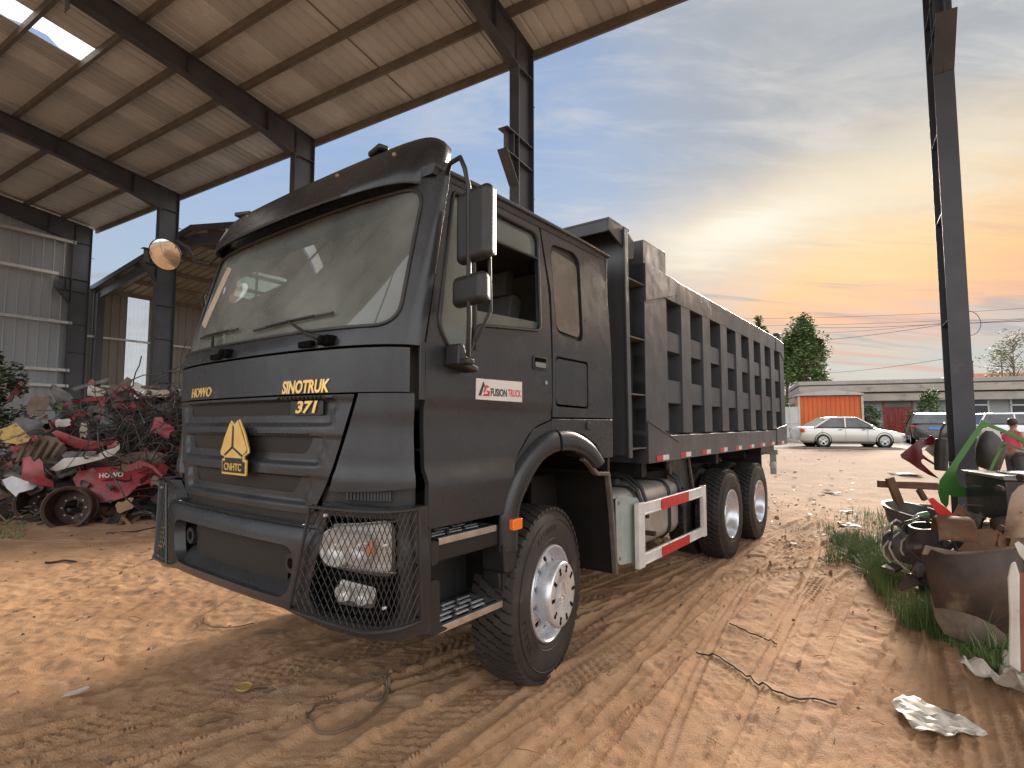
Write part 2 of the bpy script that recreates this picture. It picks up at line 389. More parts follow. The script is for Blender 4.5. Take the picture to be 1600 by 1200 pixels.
def ground_h(x, y):
    sc_in = np.ndim(x) == 0; x = np.atleast_1d(np.asarray(x, float)); y = np.atleast_1d(np.asarray(y, float))
    h = .030*fbm(x*.55, y*.55, 3) + .022*fbm(x*2.3+9, y*2.3, 3, .5)
    r = 1-np.abs(fbm(x*3.1+40, y*3.1+7, 4, .55))*2.2; h = h+.022*np.clip(r, -1, 1)*(1-.45*np.clip((x-.5)/2, 0, 1))
    h = h+.014*fbm(x*11, y*11, 3, .6)
    qx = (x-TO[0]); qy = (y-TO[1])
    lu = qx*TD[0]+qy*TD[1]; lv = qx*TN[0]+qy*TN[1]; sm_ = np.clip((lv+.2)/1.2, 0, 1); h = h+.013*sm_*fbm(lv*7.5+.4*np.sin(lu*.5), lu*.55, 3, .55)+.006*sm_*fbm(lv*22, lu*1.3, 2, .5)
    shp = h.shape; h = h.ravel(); qx = qx.ravel(); qy = qy.ravel(); xf = x.ravel(); yf = y.ravel()
    for off, turn, wd, dp, bend, kind in TRK:
        a = radians(turn); d = np.array([TD[0]*cos(a)+TN[0]*sin(a), TD[1]*cos(a)+TN[1]*sin(a)]); n = np.array([d[1], -d[0]])
        u = qx*d[0]+qy*d[1]; v = qx*n[0]+qy*n[1]-off-bend*(u-2)**2 + .05*np.sin(u*.6+off*3)
        k = np.abs(v)/(wd/2); I = np.nonzero(k < 1.9)[0]
        if not len(I): continue
        u = u[I]; v = v[I]; k = k[I]; px = xf[I]; py = yf[I]; prof = np.clip(1.25-k, 0, .35)/.35; ridge = np.exp(-((k-1.28)/.22)**2)
        if kind == 0:   # lug blocks
            row = np.floor(v/.052); tr = np.sin((u+row*.047)*2*pi/.085); blk = np.clip(tr*2.5, -1, 1); gap = np.abs((v/.052) % 1-.5) > .38
            pat = np.where(gap, .8, blk)
        elif kind == 1: pat = np.clip(np.sin((u+np.abs(v)*.9)*2*pi/.075)*2, -1, 1)
        elif kind == 3: pat = np.clip(np.sin((u+np.abs(v)*.8)*2*pi/.048)*2, -1, 1)*.6
        else: pat = 0*u
        fade = np.clip((.75 if kind < 2 else .9)+1.5*fbm(px*.5+off*7, py*.5, 3), .2 if kind < 2 else .45, 1)
        h[I] = h[I]*(1-.6*prof*fade)+fade*(-dp*prof*1.2+dp*.8*ridge+.0075*pat*prof*np.clip(.8+1.6*fbm(px*1.9+off, py*1.9, 2), .15, 1.2))
    h = h.reshape(shp)
    if sc_in: h = h[0]
    return h
def axis_pts(a, b, st, lo, hi, g=1.09):
    p = list(np.arange(a, b, st)); s = st
    q = [p[-1]]
    while q[-1] < hi: s *= g; q.append(q[-1]+s)
    s = st; r = [p[0]]
    while r[-1] > lo: s *= g; r.append(r[-1]-s)
    return np.array(r[:0:-1]+p+q[1:])
gxs = axis_pts(-5.2, 5.2, .016, -900, 900, 1.055); gys = axis_pts(1.5, 8.5, .017, -60, 1500, 1.035)
X, Y = np.meshgrid(gxs, gys); 
near = np.clip(1-(np.hypot(X, Y-5)-16)/14, 0, 1)
Z = ground_base(X, Y)+near*ground_h(X, Y)-(1-near)*0
far = np.clip((np.hypot(X, Y)-60)/200, 0, 1); Z = Z-far*1.0
co = np.stack([X.ravel(), Y.ravel(), Z.ravel()], 1).astype(np.float32)
ny, nx = X.shape; idx = np.arange(nx*ny).reshape(ny, nx)
q = np.stack([idx[:-1, :-1].ravel(), idx[:-1, 1:].ravel(), idx[1:, 1:].ravel(), idx[1:, :-1].ravel()], 1).astype(np.int32)
me = bpy.data.meshes.new('ground'); me.vertices.add(len(co)); me.vertices.foreach_set('co', co.ravel()); me.loops.add(q.size); me.loops.foreach_set('vertex_index', q.ravel())
me.polygons.add(len(q)); me.polygons.foreach_set('loop_start', np.arange(0, q.size, 4, dtype=np.int32)); me.polygons.foreach_set('loop_total', np.full(len(q), 4, np.int32))
me.update(calc_edges=True); me.shade_smooth()
sand = mat('sand', (.41, .235, .125), .92, col2=(.53, .325, .185), nscale=1.1, bump=.009, bscale=95, col3=(.25, .165, .11), n3=.8, lo3=.56, hi3=.82, det=10, spec=.25)
def sand_more():
    nt = sand.node_tree; N = nt.nodes; L = nt.links; b = N['Principled BSDF']; src = b.inputs['Base Color'].links[0].from_socket
    tc = N.new('ShaderNodeTexCoord')
    def nz(s, d, st=(1, 1, 1), rot=0):
        mp = N.new('ShaderNodeMapping'); L.new(tc.outputs['Object'], mp.inputs[0]); mp.inputs['Scale'].default_value = st; mp.inputs['Rotation'].default_value = (0, 0, rot)
        n = N.new('ShaderNodeTexNoise'); L.new(mp.outputs[0], n.inputs[0]); n.inputs['Scale'].default_value = s; n.inputs['Detail'].default_value = d; n.inputs['Roughness'].default_value = .65; return n.outputs[0]
    def rm(v, a, b_, c, d):
        n = N.new('ShaderNodeMapRange'); L.new(v, n.inputs[0]); n.inputs[1].default_value = a; n.inputs[2].default_value = b_; n.inputs[3].default_value = c; n.inputs[4].default_value = d; return n.outputs[0]
    def mx(f, a, c):
        n = N.new('ShaderNodeMix'); n.data_type = 'RGBA'; L.new(f, n.inputs[0]); L.new(a, n.inputs[6]); n.inputs[7].default_value = (*c, 1); return n.outputs[2]
    c = mx(rm(nz(14, 8), .52, .72, 0, .55), src, (.30, .20, .13))
    c = mx(rm(nz(5, 9, (1, 3.2, 1), radians(-37)), .56, .70, 0, .6), c, (.60, .42, .28))
    c = mx(rm(nz(40, 4), .62, .70, 0, .7), c, (.17, .115, .08))
    # farther out the yard turns greyer, its colour darkened against the bright sun
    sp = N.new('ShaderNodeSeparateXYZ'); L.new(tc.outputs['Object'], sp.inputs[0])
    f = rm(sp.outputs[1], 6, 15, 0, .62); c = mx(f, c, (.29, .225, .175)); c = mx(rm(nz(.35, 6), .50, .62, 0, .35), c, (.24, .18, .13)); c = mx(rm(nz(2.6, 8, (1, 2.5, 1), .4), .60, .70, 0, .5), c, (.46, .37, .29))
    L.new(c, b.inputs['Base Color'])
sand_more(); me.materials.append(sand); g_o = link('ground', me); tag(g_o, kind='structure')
# ================================================================== the shed (local x = across, y = along, z up)
steel = mat('shed_steel', (.052, .057, .070), .45, .1, col2=(.075, .080, .095), nscale=2.5, bump=.0006, bscale=60, col3=(.14, .11, .085), n3=3, lo3=.63, hi3=.75)
purl = mat('purlin_steel', (.13, .115, .10), .55, .3, col2=(.20, .17, .14), nscale=3)
sheetm = mat('roof_sheet', (.50, .535, .57), .5, .0, col2=(.59, .625, .66), nscale=.8, col3=(.38, .39, .395), n3=1.6, lo3=.5, hi3=.8, bump=.0006, bscale=30, spec=.25)
def per_sheet(m, axis, wid, lo, hi):
    nt = m.node_tree; N = nt.nodes; L = nt.links; b = N['Principled BSDF']; src = b.inputs['Base Color'].links[0].from_socket
    tc = N.new('ShaderNodeTexCoord'); sp = N.new('ShaderNodeSeparateXYZ'); L.new(tc.outputs['Object'], sp.inputs[0])
    d = N.new('ShaderNodeMath'); d.operation = 'DIVIDE'; L.new(sp.outputs[axis], d.inputs[0]); d.inputs[1].default_value = wid
    f = N.new('ShaderNodeMath'); f.operation = 'FLOOR'; L.new(d.outputs[0], f.inputs[0]); w = N.new('ShaderNodeTexWhiteNoise'); w.noise_dimensions = '1D'; L.new(f.outputs[0], w.inputs['W'])
    r = N.new('ShaderNodeMapRange'); L.new(w.outputs['Value'], r.inputs[0]); r.inputs[3].default_value = lo; r.inputs[4].default_value = hi
    v = N.new('ShaderNodeVectorMath'); v.operation = 'SCALE'; L.new(src, v.inputs[0]); L.new(r.outputs[0], v.inputs[3]); L.new(v.outputs[0], b.inputs['Base Color'])
per_sheet(sheetm, 1, .75, .80, 1.12)
wallm = mat('wall_sheet', (.31, .345, .38), .5, .2, col2=(.37, .40, .43), nscale=.7, col3=(.22, .21, .20), n3=1.2, lo3=.52, hi3=.8, stretch=(1, 1, .25))
per_sheet(wallm, 0, .9, .82, 1.12)
girtm = mat('girt_steel', (.55, .56, .56), .4, .4, col2=(.42, .43, .43), nscale=3)
def translucent(name, col, f=.6, clear=0):
    m = bpy.data.materials.new(name); m.use_nodes = True; nt = m.node_tree; N = nt.nodes; L = nt.links; N.clear()
    o = N.new('ShaderNodeOutputMaterial'); t = N.new('ShaderNodeBsdfTranslucent'); d = N.new('ShaderNodeBsdfDiffuse'); x = N.new('ShaderNodeMixShader')
    tc = N.new('ShaderNodeTexCoord'); n = N.new('ShaderNodeTexNoise'); L.new(tc.outputs['Object'], n.inputs[0]); n.inputs['Scale'].default_value = 2; n.inputs['Detail'].default_value = 8
    mp = N.new('ShaderNodeMapRange'); L.new(n.outputs[0], mp.inputs[0]); mp.inputs[1].default_value = .45; mp.inputs[2].default_value = .8
    c = N.new('ShaderNodeMix'); c.data_type = 'RGBA'; L.new(mp.outputs[0], c.inputs[0]); c.inputs[6].default_value = (*col, 1); c.inputs[7].default_value = (*[q*.75 for q in col], 1)
    L.new(c.outputs[2], t.inputs[0]); L.new(c.outputs[2], d.inputs[0]); x.inputs[0].default_value = 1-f
    L.new(t.outputs[0], x.inputs[1]); L.new(d.outputs[0], x.inputs[2])
    if clear:
        y = N.new('ShaderNodeMixShader'); tr = N.new('ShaderNodeBsdfTransparent'); y.inputs[0].default_value = clear; L.new(x.outputs[0], y.inputs[1]); L.new(tr.outputs[0], y.inputs[2]); x = y
    L.new(x.outputs[0], o.inputs[0]); return m
frp = translucent('frp_sheet', (.97, .98, .97), .85)
frpw = translucent('frp_wall', (.97, .98, .97), .75, .6)
SH = empty('open_shed', (0, 0, 0), radians(58.52), 'open steel-framed shed with ribbed metal roof standing over the truck cab', 'shed')
TE = 8.68
def rz(t, t1=8.95, z0=8.90, k=.13, tr=-2.6): return z0+k*(t1-t) if t > tr else z0+k*(t1-tr)-k*(tr-t)
def ribs(a0, a1, per=.25, rib=.05, h=.028):
    """corrugation along a: list of (a, height)"""
    o = []; a = a0
    while a < a1-.001:
        b = min(a+per, a1)
        o += [(a, 0), (min(a+per-rib-.02, b), 0), (min(a+per-rib, b), h), (min(a+per-.015, b), h)]; a = b
    o.append((a1, 0)); return o
def csheet(m, a0, a1, fa, fb, per=.25, rib=.05, h=.028, th=.004):
    """corrugated sheet between the lines fa(a,h)->xyz and fb(a,h)->xyz"""
    r = ribs(a0, a1, per, rib, h); n = len(r)
    vs = [fa(a, q) for a, q in r]+[fb(a, q) for a, q in r]
    m.add(vs, [(i, i+1, n+i+1, n+i) for i in range(n-1)])
def roofpart(l0, l1, t0, t1, nm='roof_sheet', mt=sheetm, par=None, zf=rz, dz=0.):
    m = MB(); csheet(m, l0, l1, lambda a, q: (t0, a, zf(t0)+q+dz), lambda a, q: (t1, a, zf(t1)+q+dz)); o = m.build(nm, mt, par or SH, smooth=0)
    s = o.modifiers.new('s', 'SOLIDIFY'); s.thickness = .006; s.offset = 1; return o
roofpart(-8.2, 13.05, 8.97, -2.6); roofpart(13.05, 13.75, 8.97, 4.77); roofpart(13.05, 13.75, -1.5, -2.6); roofpart(13.75, 23.8, 8.97, -2.6)
roofpart(-8.2, 23.8, -2.6, -6.0)  # unseen back slope, cut short to let sky light in under the roof
# skylight with a torn edge
m = MB(); r = ribs(13.05, 13.75, .12, .03, .02); n = len(r)
rows = []
for j in range(24):
    t = 4.90-j*(6.4/23); lo_ = 0
    tear = .0 if t > 4.3 else .22*max(0, math.sin((t-.2)*1.9))**.7 if t > 1 else .1
    rows.append([(t, max(a-0, a) if a < 13.75-tear else 13.75-tear, rz(t)+q+.008) for a, q in r])
vs = [p for rr in rows for p in rr]; m.add(vs, [(j*n+i, j*n+i+1, (j+1)*n+i+1, (j+1)*n+i) for j in range(23) for i in range(n-1)]); m.build('skylight', frp, SH, smooth=0)
lapm = mat('sheet_lap', (.05, .045, .04), .7)
for l in (-4.3, 1.9, 8.0, 14.3, 20.4, 17.9, 11.6, 5.6):
    m = MB(); m.prism([(8.93, rz(8.93)), (8.93, rz(8.93)-.006), (-2.6, rz(-2.6)-.006), (-2.6, rz(-2.6))], 0, 1, lambda a, b, t: (a, l+.014*t, b-.002)); m.build('sheet_lap', lapm, SH, smooth=0)
COLS = [-7.35, -1.15, 4.93, 11.17, 17.45, 23.38]
pt = [8.86, 7.80, 6.76, 5.72, 4.72, 3.70, 2.68, 1.64, .60, -.45, -1.5, -2.5, -4, -5.5]
for t in pt:
    m = MB(); z = rz(t); k = -.13 if t > -2.6 else .13; a = math.atan(k)
    # C section
    def cs(y, zz, t=t, z=z, a=a): return (t+zz*sin(-a)*-1, y, z-.004+zz*cos(a))
    for x0, x1, z0, z1 in ((0, .006, -.17, 0), (0, .065, -.006, 0), (0, .065, -.17, -.164), (.059, .065, -.17, -.15)):
        m.box(t+x0, t+x1, -8.0, 23.6, z-.003+z0, z-.003+z1)
    m.build('purlin', purl, SH, smooth=0)
def isect(m, y, tw, path):  pass
for l in COLS:
    hw = .10
    # column: web and two flanges, stiffeners, base plate
    m = MB(); m.box(TE-.54, TE-.012, l-.005, l+.005, 0, rz(TE)-.15); m.box(TE-.552, TE-.54, l-hw, l+hw, 0, 8.20); m.box(TE-.012, TE, l-hw, l+hw, 0, rz(TE)-.17)
    for z in (1.2, 2.9, 4.2, 5.2, 6.38, 6.82, 8.16):
        for s in (-1, 1): m.box(TE-.54, TE-.012, l+s*.006 if s > 0 else l-hw+.006, l+hw-.006 if s > 0 else l-.006, z, z+.01)
    m.box(TE-.5, TE+.05, l-.16, l+.16, .0, .02); m.build('column', steel, SH, smooth=0)
    m = MB()
    m.box(7.78, TE-.553, l-.005, l+.005, 6.40, 6.82); m.box(7.74, TE-.553, l-hw, l+hw, 6.82, 6.834)
    m.prism([(TE-.553, 5.9), (TE-.553, 6.40), (7.78, 6.40)], 0, 1, lambda a, b, t: (a, l-.005+.01*t, b))
    m.beam((7.72, l, 6.44), (TE-.555, l, 5.93), 2*hw, .012); m.box(7.98, 7.99, l-hw+.01, l+hw-.01, 6.40, 6.81); m.box(7.76, TE-.553, l-hw, l+hw, 6.39, 6.40)
    m.build('crane_bracket', steel, SH, smooth=0)
    m = MB()
    for z in (2.4, 4.1, 5.9, 7.7): m.box(TE+.001, TE+.12, l-.06, l+.0, z, z+.006)
    m.build('girt_cleat', steel, SH, smooth=0)
    # rafter: tapered haunch
    up = [(8.66, rz(8.66)-.18), (8.2, rz(8.2)-.18), (5.6, rz(5.6)-.18), (-2.6, rz(-2.6)-.18)]
    lo = [(8.23, 8.12), (7.4, 8.36), (5.6, 8.72), (3.6, 9.00), (-2.6, 9.82)]
    m = MB(); m.prism([(a, b) for a, b in up[1:]]+[(a, b) for a, b in lo[::-1]], 0, 1, lambda a, b, t: (a, l-.005+.01*t, b))
    for i in range(len(up)-1): m.beam((up[i][0], l, up[i][1]), (up[i+1][0], l, up[i+1][1]), 2*hw, .014)
    for i in range(len(lo)-1): m.beam((lo[i][0], l, lo[i][1]-.007), (lo[i+1][0], l, lo[i+1][1]-.007), 2*hw, .014)
    for t in (7.4, 5.6, 3.6): m.box(t, t+.01, l-hw+.01, l+hw-.01, 8.4 if t > 7 else 8.75, rz(t)-.2)
    m.build('rafter', steel, SH, smooth=0)
    m = MB()
    m.prism([(-2.6, rz(-2.6)-.18), (-5.8, rz(-5.8)-.18), (-5.8, rz(-5.8)-.7), (-2.6, 9.82)], 0, 1, lambda a, b, t: (a, l-.09+.18*t, b)); m.build('rafter', steel, SH, smooth=0)
    m = MB(); m.box(-5.9, -5.5, l-.1, l+.1, 0, rz(-5.8)-.6); m.build('column', steel, SH, smooth=0)
# end wall
def wallsheet(par, l, t0, t1, ztop, nm='end_wall', mt=wallm, z0=.35):
    m = MB(); r = ribs(t0, t1, .30, .035, .03); n = len(r); vs = [(a, l-q, z0) for a, q in r]+[(a, l-q, ztop(a)) for a, q in r]
    m.add(vs, [(i, i+1, n+i+1, n+i) for i in range(n-1)]); return m.build(nm, mt, par, smooth=0)
wallsheet(SH, 23.62, -5.8, 8.66, lambda t: rz(t)-.02)
m = MB(); m.box(-5.8, 8.66, 23.5, 23.7, 0, .36); m.build('wall_plinth', mat('plinth', (.35, .32, .28), .8, col2=(.28, .25, .2), nscale=3), SH, smooth=0)
for z in (8.09, 6.86, 5.18, 3.50, 2.95, 1.3):
    m = MB(); m.box(-5.7, 8.22 if z != 6.86 else 7.75, 23.30, 23.37, z, z+.10); m.build('girt', girtm, SH, smooth=0)
# roller: wall behind the camera is open; low side wall on the rear bay
# ------------------------------------------------------------------ second shed behind
S2 = empty('side_shed', (0, 0, 0), radians(58.52), 'lower metal shed with a white translucent wall strip behind the scrap heap', 'shed')
def rz2(l): return 7.86-.152*abs(l-17.4)
olive = mat('old_roof_sheet', (.20, .20, .17), .6, 0, col2=(.22, .21, .17), nscale=.8, col3=(.11, .10, .08), n3=2, lo3=.5, hi3=.8)
wall2 = mat('side_wall_sheet', (.17, .17, .155), .6, .1, col2=(.22, .22, .20), nscale=.8, col3=(.14, .07, .05), n3=.9, lo3=.66, hi3=.72, stretch=(1, 1, .3))
for t0, t1, l0, l1 in ((9.1, 12.6, 24.3, 17.4), (12.6, 14.2, 24.3, 22.2), (12.6, 14.2, 18.5, 17.4), (14.2, 30, 24.3, 17.4), (9.1, 30, 17.4, 10.4)):
    m = MB(); r = ribs(t0, t1, .3, .05, .03); n = len(r); vs = [(a, l0, rz2(l0)+q) for a, q in r]+[(a, l1, rz2(l1)+q) for a, q in r]
    m.add(vs, [(i, i+1, n+i+1, n+i) for i in range(n-1)]); o = m.build('roof_sheet', olive, S2, smooth=0); o.modifiers.new('s', 'SOLIDIFY').thickness = .008
m = MB(); vs = [(t, l, rz2(l)+.01) for l in (22.3, 18.4) for t in (12.5, 14.3)]; m.add(vs, [(0, 1, 3, 2)]); m.build('skylight', frp, S2, smooth=0)
for l in (24.1, 22.6, 21.1, 19.6, 18.2, 16.6, 15, 13.5, 12, 10.6):
    m = MB(); m.box(9.15, 30, l-.03, l+.03, rz2(l)-.16, rz2(l)-.012); m.build('purlin', purl, S2, smooth=0)
for t in (9.3, 15.3, 21.3):
    m = MB(); m.prism([(24.3, rz2(24.3)-.17), (17.4, rz2(17.4)-.17), (10.4, rz2(10.4)-.17), (10.4, rz2(10.4)-.45), (17.4, rz2(17.4)-.5), (24.3, rz2(24.3)-.45)], 0, 1, lambda a, b, q: (t-.07+.14*q, a, b)); m.build('rafter', steel, S2, smooth=0)
    m = MB(); m.box(t-.12, t+.12, 10.5, 10.7, 0, 6.6); m.build('column', steel, S2, smooth=0)
    m = MB(); m.box(t-.12, t+.12, 23.9, 24.1, 0, 6.6); m.build('column', steel, S2, smooth=0)
m = MB(); m.box(9.02, 9.10, 17.4, 24.4, 6.5, 6.6)
m = MB(); m.prism([(24.4, rz2(24.4)-.12), (17.4, rz2(17.4)-.12), (10.3, rz2(10.3)-.12), (10.3, rz2(10.3)+.05), (17.4, rz2(17.4)+.06), (24.4, rz2(24.4)+.05)], 0, 1, lambda a, b, q: (9.04+.06*q, a, b)); m.build('verge_trim', steel, S2, smooth=0)
wallsheet(S2, 24.2, 8.9, 10.30, lambda t: 6.78, 'wall', wall2); wallsheet(S2, 24.2, 11.1, 30, lambda t: 6.78, 'wall', wall2)
m = MB(); r = ribs(10.30, 11.1, .14, .03, .02); n = len(r); vs = [(a, 24.2-q, .35) for a, q in r]+[(a, 24.2-q, 6.65) for a, q in r]; m.add(vs, [(i, i+1, n+i+1, n+i) for i in range(n-1)]); m.build('translucent_strip', frpw, S2, smooth=0)
for z in (4.90, 3.05, 1.4):
    m = MB(); m.box(8.9, 30, 23.98, 24.05, z, z+.08); m.build('girt', girtm, S2, smooth=0)
m = MB(); m.box(8.9, 30, 24.1, 24.3, 0, .36); m.build('wall_plinth', MATS['plinth'], S2, smooth=0)
# ================================================================== the truck
TR = empty('dump_truck', (-0.7815, 4.4122, 0), math.atan2(-.79684, -.60420),
           'matte black dump truck with gold badges and a ribbed tipper body parked on the sand', 'dump truck')
def X0(z): return 1.43 if z < 2.1 else 1.43-.36*(z-2.1)
def XSd(z): return 1.10 if z < 2.08 else 1.10-.19*(z-2.08)
def y2s(Y): return math.copysign(1.5*math.asin(min(1, (abs(Y)/1.25))**1.25)/(pi/2), Y)
def wrap(s, z, off):
    th = abs(s)/1.5*pi/2
    W = 1.25+off; x0 = X0(z)+off; xs = XSd(z)
    return (xs+(x0-xs)*max(cos(th), 0)**.8, math.copysign(W*sin(th)**.8, s), z)
def bwrap(s, z, off):      # the bumper is squarer in plan than the cab
    th = abs(s)/1.5*pi/2; W = 1.25+off
    return (1.10+(.33+off)*max(cos(th), 0)**.46, math.copysign(W*sin(th)**.8, s), z)
def WY(pts): return [(y2s(a), b) for a, b in pts]
H = (.055, .06)
# ---- windscreen frame (with A pillars), glass
wsout = [(-1.25, 2.075), (1.25, 2.075), (1.25, 3.06), (-1.25, 3.06)]
wshole = rpoly([(-1.19, 2.17), (1.19, 2.17), (1.165, 2.97), (-1.165, 2.97)], .12, 6)
m = MB(); m.sheet(WY(wsout), [WY(wshole)], H, wrap, .03); m.build('windscreen_frame', paint, TR, bevel=.006)
seal = MB(); pts = [wrap(y2s(a), b, .002) for a, b in rpoly([(-1.185, 2.175), (1.185, 2.175), (1.16, 2.965), (-1.16, 2.965)], .12, 8)]
def dens3(pts, k=8, closed=True):
    o = []; m_ = len(pts)
    for i in range(m_ if closed else m_-1):
        a = Vector(pts[i]); b = Vector(pts[(i+1) % m_])
        o += [tuple(a+(b-a)*j/k) for j in range(k)]
    if not closed: o.append(pts[-1])
    return o
def wpath(pts, off, closed=True, k=10):
    o = []; n = len(pts)
    for i in range(n if closed else n-1):
        a = pts[i]; b = pts[(i+1) % n]
        sa, sb = y2s(a[0]), y2s(b[0]); kk = k if abs(sa-sb) > .2 or abs(a[1]-b[1]) > .2 else 1
        o += [wrap(sa+(sb-sa)*j/kk, a[1]+(b[1]-a[1])*j/kk, off) for j in range(kk)]
    if not closed: o.append(wrap(y2s(pts[-1][0]), pts[-1][1], off))
    return o
seal.tube(wpath(rpoly([(-1.185, 2.175), (1.185, 2.175), (1.16, 2.965), (-1.16, 2.965)], .12, 6), .003), .011, 6, closed=True)
wsglass = glassmat('windscreen_glass', (.40, .45, .41), .44, (.36, .39, .35), .02, 1.6, fres=1.55)  # dusty film thickened so its haze also stands in for roof reflections
g = MB(); g.sheet(WY(wshole), [], H, wrap, 0.0, offf=lambda a, b: -.012); GL = g.build('windscreen', wsglass, TR)
seal.build('seal', plastic, GL)
# paper sheet stuck inside the windscreen on the far side
paper = mat('old_paper', (.50, .42, .30), .8, col2=(.38, .33, .24), nscale=9)
m = MB(); m.sheet(WY([(-.99, 2.42), (-.80, 2.36), (-.76, 2.82), (-.88, 2.86)]), [], H, wrap, 0, offf=lambda a, b: -.0105); m.build('windscreen_sticker', paper, TR, smooth=0)
# lower windscreen strip, hood panel
m = MB(); m.sheet(WY([(-1.235, 1.838), (1.235, 1.838), (1.235, 2.062), (-1.235, 2.062)]), [], H, wrap, .03); m.build('front_panel', paint, TR, bevel=.006)
m = MB()
for sg in (-1, 1):
    m = MB(); m.sheet([(sg*1.478, 1.80), (sg*1.51, 1.80), (sg*1.51, 2.10), (sg*1.478, 2.10)] if sg > 0 else [(sg*1.51, 1.80), (sg*1.478, 1.80), (sg*1.478, 2.10), (sg*1.51, 2.10)], [], (.05, .08), lambda a, b, o: (XSd(b)+.0+(1.5-abs(a))*1.2, math.copysign(1.25+o, a), b), .02); m.build('panel_end', paint, TR, bevel=.004)

# dark inner body behind the front seams
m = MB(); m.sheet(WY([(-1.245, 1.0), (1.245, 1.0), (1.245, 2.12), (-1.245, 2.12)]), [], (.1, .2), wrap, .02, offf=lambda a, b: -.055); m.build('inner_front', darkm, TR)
# ---- grille, three louvred tiers
def gedge(z): return 1.0-(1.82-z)/(1.82-1.22)*.26 if z > 1.22 else .74
def ramp(v, a, b):
    t = min(1, max(0, (v-a)/(b-a))); return t*t*(3-2*t)
SL = [(1.725, 1.800, .80), (1.520, 1.610, .72), (1.312, 1.395, .63)]
def goff(s, z):
    Y = abs(wrap(s, z, 0)[1]); off = 0.
    for z0, z1, w in SL:
        wp = w+.06+(z-z0)*.35
        # a shallow pocket with a crisp rim holds each mesh slot; the tier above ends in a small lip
        off -= .022*ramp(z, z0-.062, z0-.040)*(1-ramp(z, z1+.001, z1+.008))*(1-ramp(Y, wp, wp+.022))
        off -= .007*ramp(z, z0-.125, z1)*(1-ramp(z, z1, z1+.007))
    return off
m = MB()
out = rpoly([(-.745, 1.215), (.745, 1.215), (.865, 1.42), (1.0, 1.828), (-1.0, 1.828), (-.865, 1.42)], [.05, .05, .1, .01, .01, .1], 4)
holes = []
for z0, z1, w in SL: holes.append(WY(rpoly([(-w+.05, z0), (w-.05, z0), (w+.01, z1), (-w-.01, z1)], .03, 3)))
m.sheet(WY(out), holes, (.03, .011), wrap, .03, offf=goff); GR = m.build('grille', paint, TR, smooth=50)
mesh_m = bpy.data.materials.new('grille_mesh'); mesh_m.use_nodes = True
def perfor(m, sc, c1, c2):
    nt = m.node_tree; N = nt.nodes; L = nt.links; b = N['Principled BSDF']; tc = N.new('ShaderNodeTexCoord'); mp = N.new('ShaderNodeMapping')
    L.new(tc.outputs['Object'], mp.inputs[0]); sp = N.new('ShaderNodeSeparateXYZ'); L.new(mp.outputs[0], sp.inputs[0])
    def m2(op, a, b_):
        n = N.new('ShaderNodeMath'); n.operation = op
        for i, v in enumerate((a, b_)):
            if isinstance(v, (int, float)): n.inputs[i].default_value = v
            else: L.new(v, n.inputs[i])
        return n.outputs[0]
    a = m2('SINE', m2('MULTIPLY', m2('ADD', sp.outputs[1], sp.outputs[2]), sc), 0); c = m2('SINE', m2('MULTIPLY', m2('SUBTRACT', sp.outputs[1], sp.outputs[2]), sc), 0)
    mx = m2('MAXIMUM', a, c); r = N.new('ShaderNodeMapRange'); L.new(mx, r.inputs[0]); r.inputs[1].default_value = .72; r.inputs[2].default_value = .9
    x = N.new('ShaderNodeMix'); x.data_type = 'RGBA'; L.new(r.outputs[0], x.inputs[0]); x.inputs[6].default_value = (*c1, 1); x.inputs[7].default_value = (*c2, 1)
    L.new(x.outputs[2], b.inputs['Base Color']); b.inputs['Roughness'].default_value = .6
    bp = N.new('ShaderNodeBump'); bp.inputs['Distance'].default_value = .003; L.new(r.outputs[0], bp.inputs['Height']); L.new(bp.outputs[0], b.inputs['Normal'])
perfor(mesh_m, 2*pi/.018, (.003, .003, .003), (.060, .053, .045))
for z0, z1, w in SL:
    m = MB(); m.sheet(WY([(-w-.04, z0-.02), (w+.04, z0-.02), (w+.06, z1+.02), (-w-.06, z1+.02)]), [], (.08, .05), wrap, .008, offf=lambda a, b: -.034); m.build('grille_mesh', mesh_m, GR)
# ---- corner panels and the vent strip under them
for sg in (-1, 1):
    o = [(1.245, 1.365), (1.245, 1.832), (1.022, 1.832), (.885, 1.42), (.862, 1.34), (1.05, 1.345)]
    o = [(sg*a, b) for a, b in o]
    def coff(a, b): return -.006*ramp(b, 1.70, 1.735)*(1-0) + .014*(1-ramp(b, 1.40, 1.47)) - .010*ramp(b, 1.45, 1.66)*(1-ramp(b, 1.70, 1.73))
    m = MB(); m.sheet(WY(o if sg > 0 else o[::-1]), [], (.035, .03), wrap, .03, offf=coff); m.build('corner_panel', paint, TR, bevel=.005)
    m = MB()
    for k in range(14):
        s = y2s(.97)+k*.028; p = wrap(sg*s, 1.30, -.015); q = wrap(sg*s, 1.345, -.02); m.beam(p, q, .012, .02)
    m.sheet([(sg*y2s(.80), 1.26), (sg*1.47, 1.26), (sg*1.47, 1.36), (sg*y2s(.80), 1.36)], [], (.08, .05), wrap, .01, offf=lambda a, b: -.03)
    m.build('corner_vent', plastic, TR)
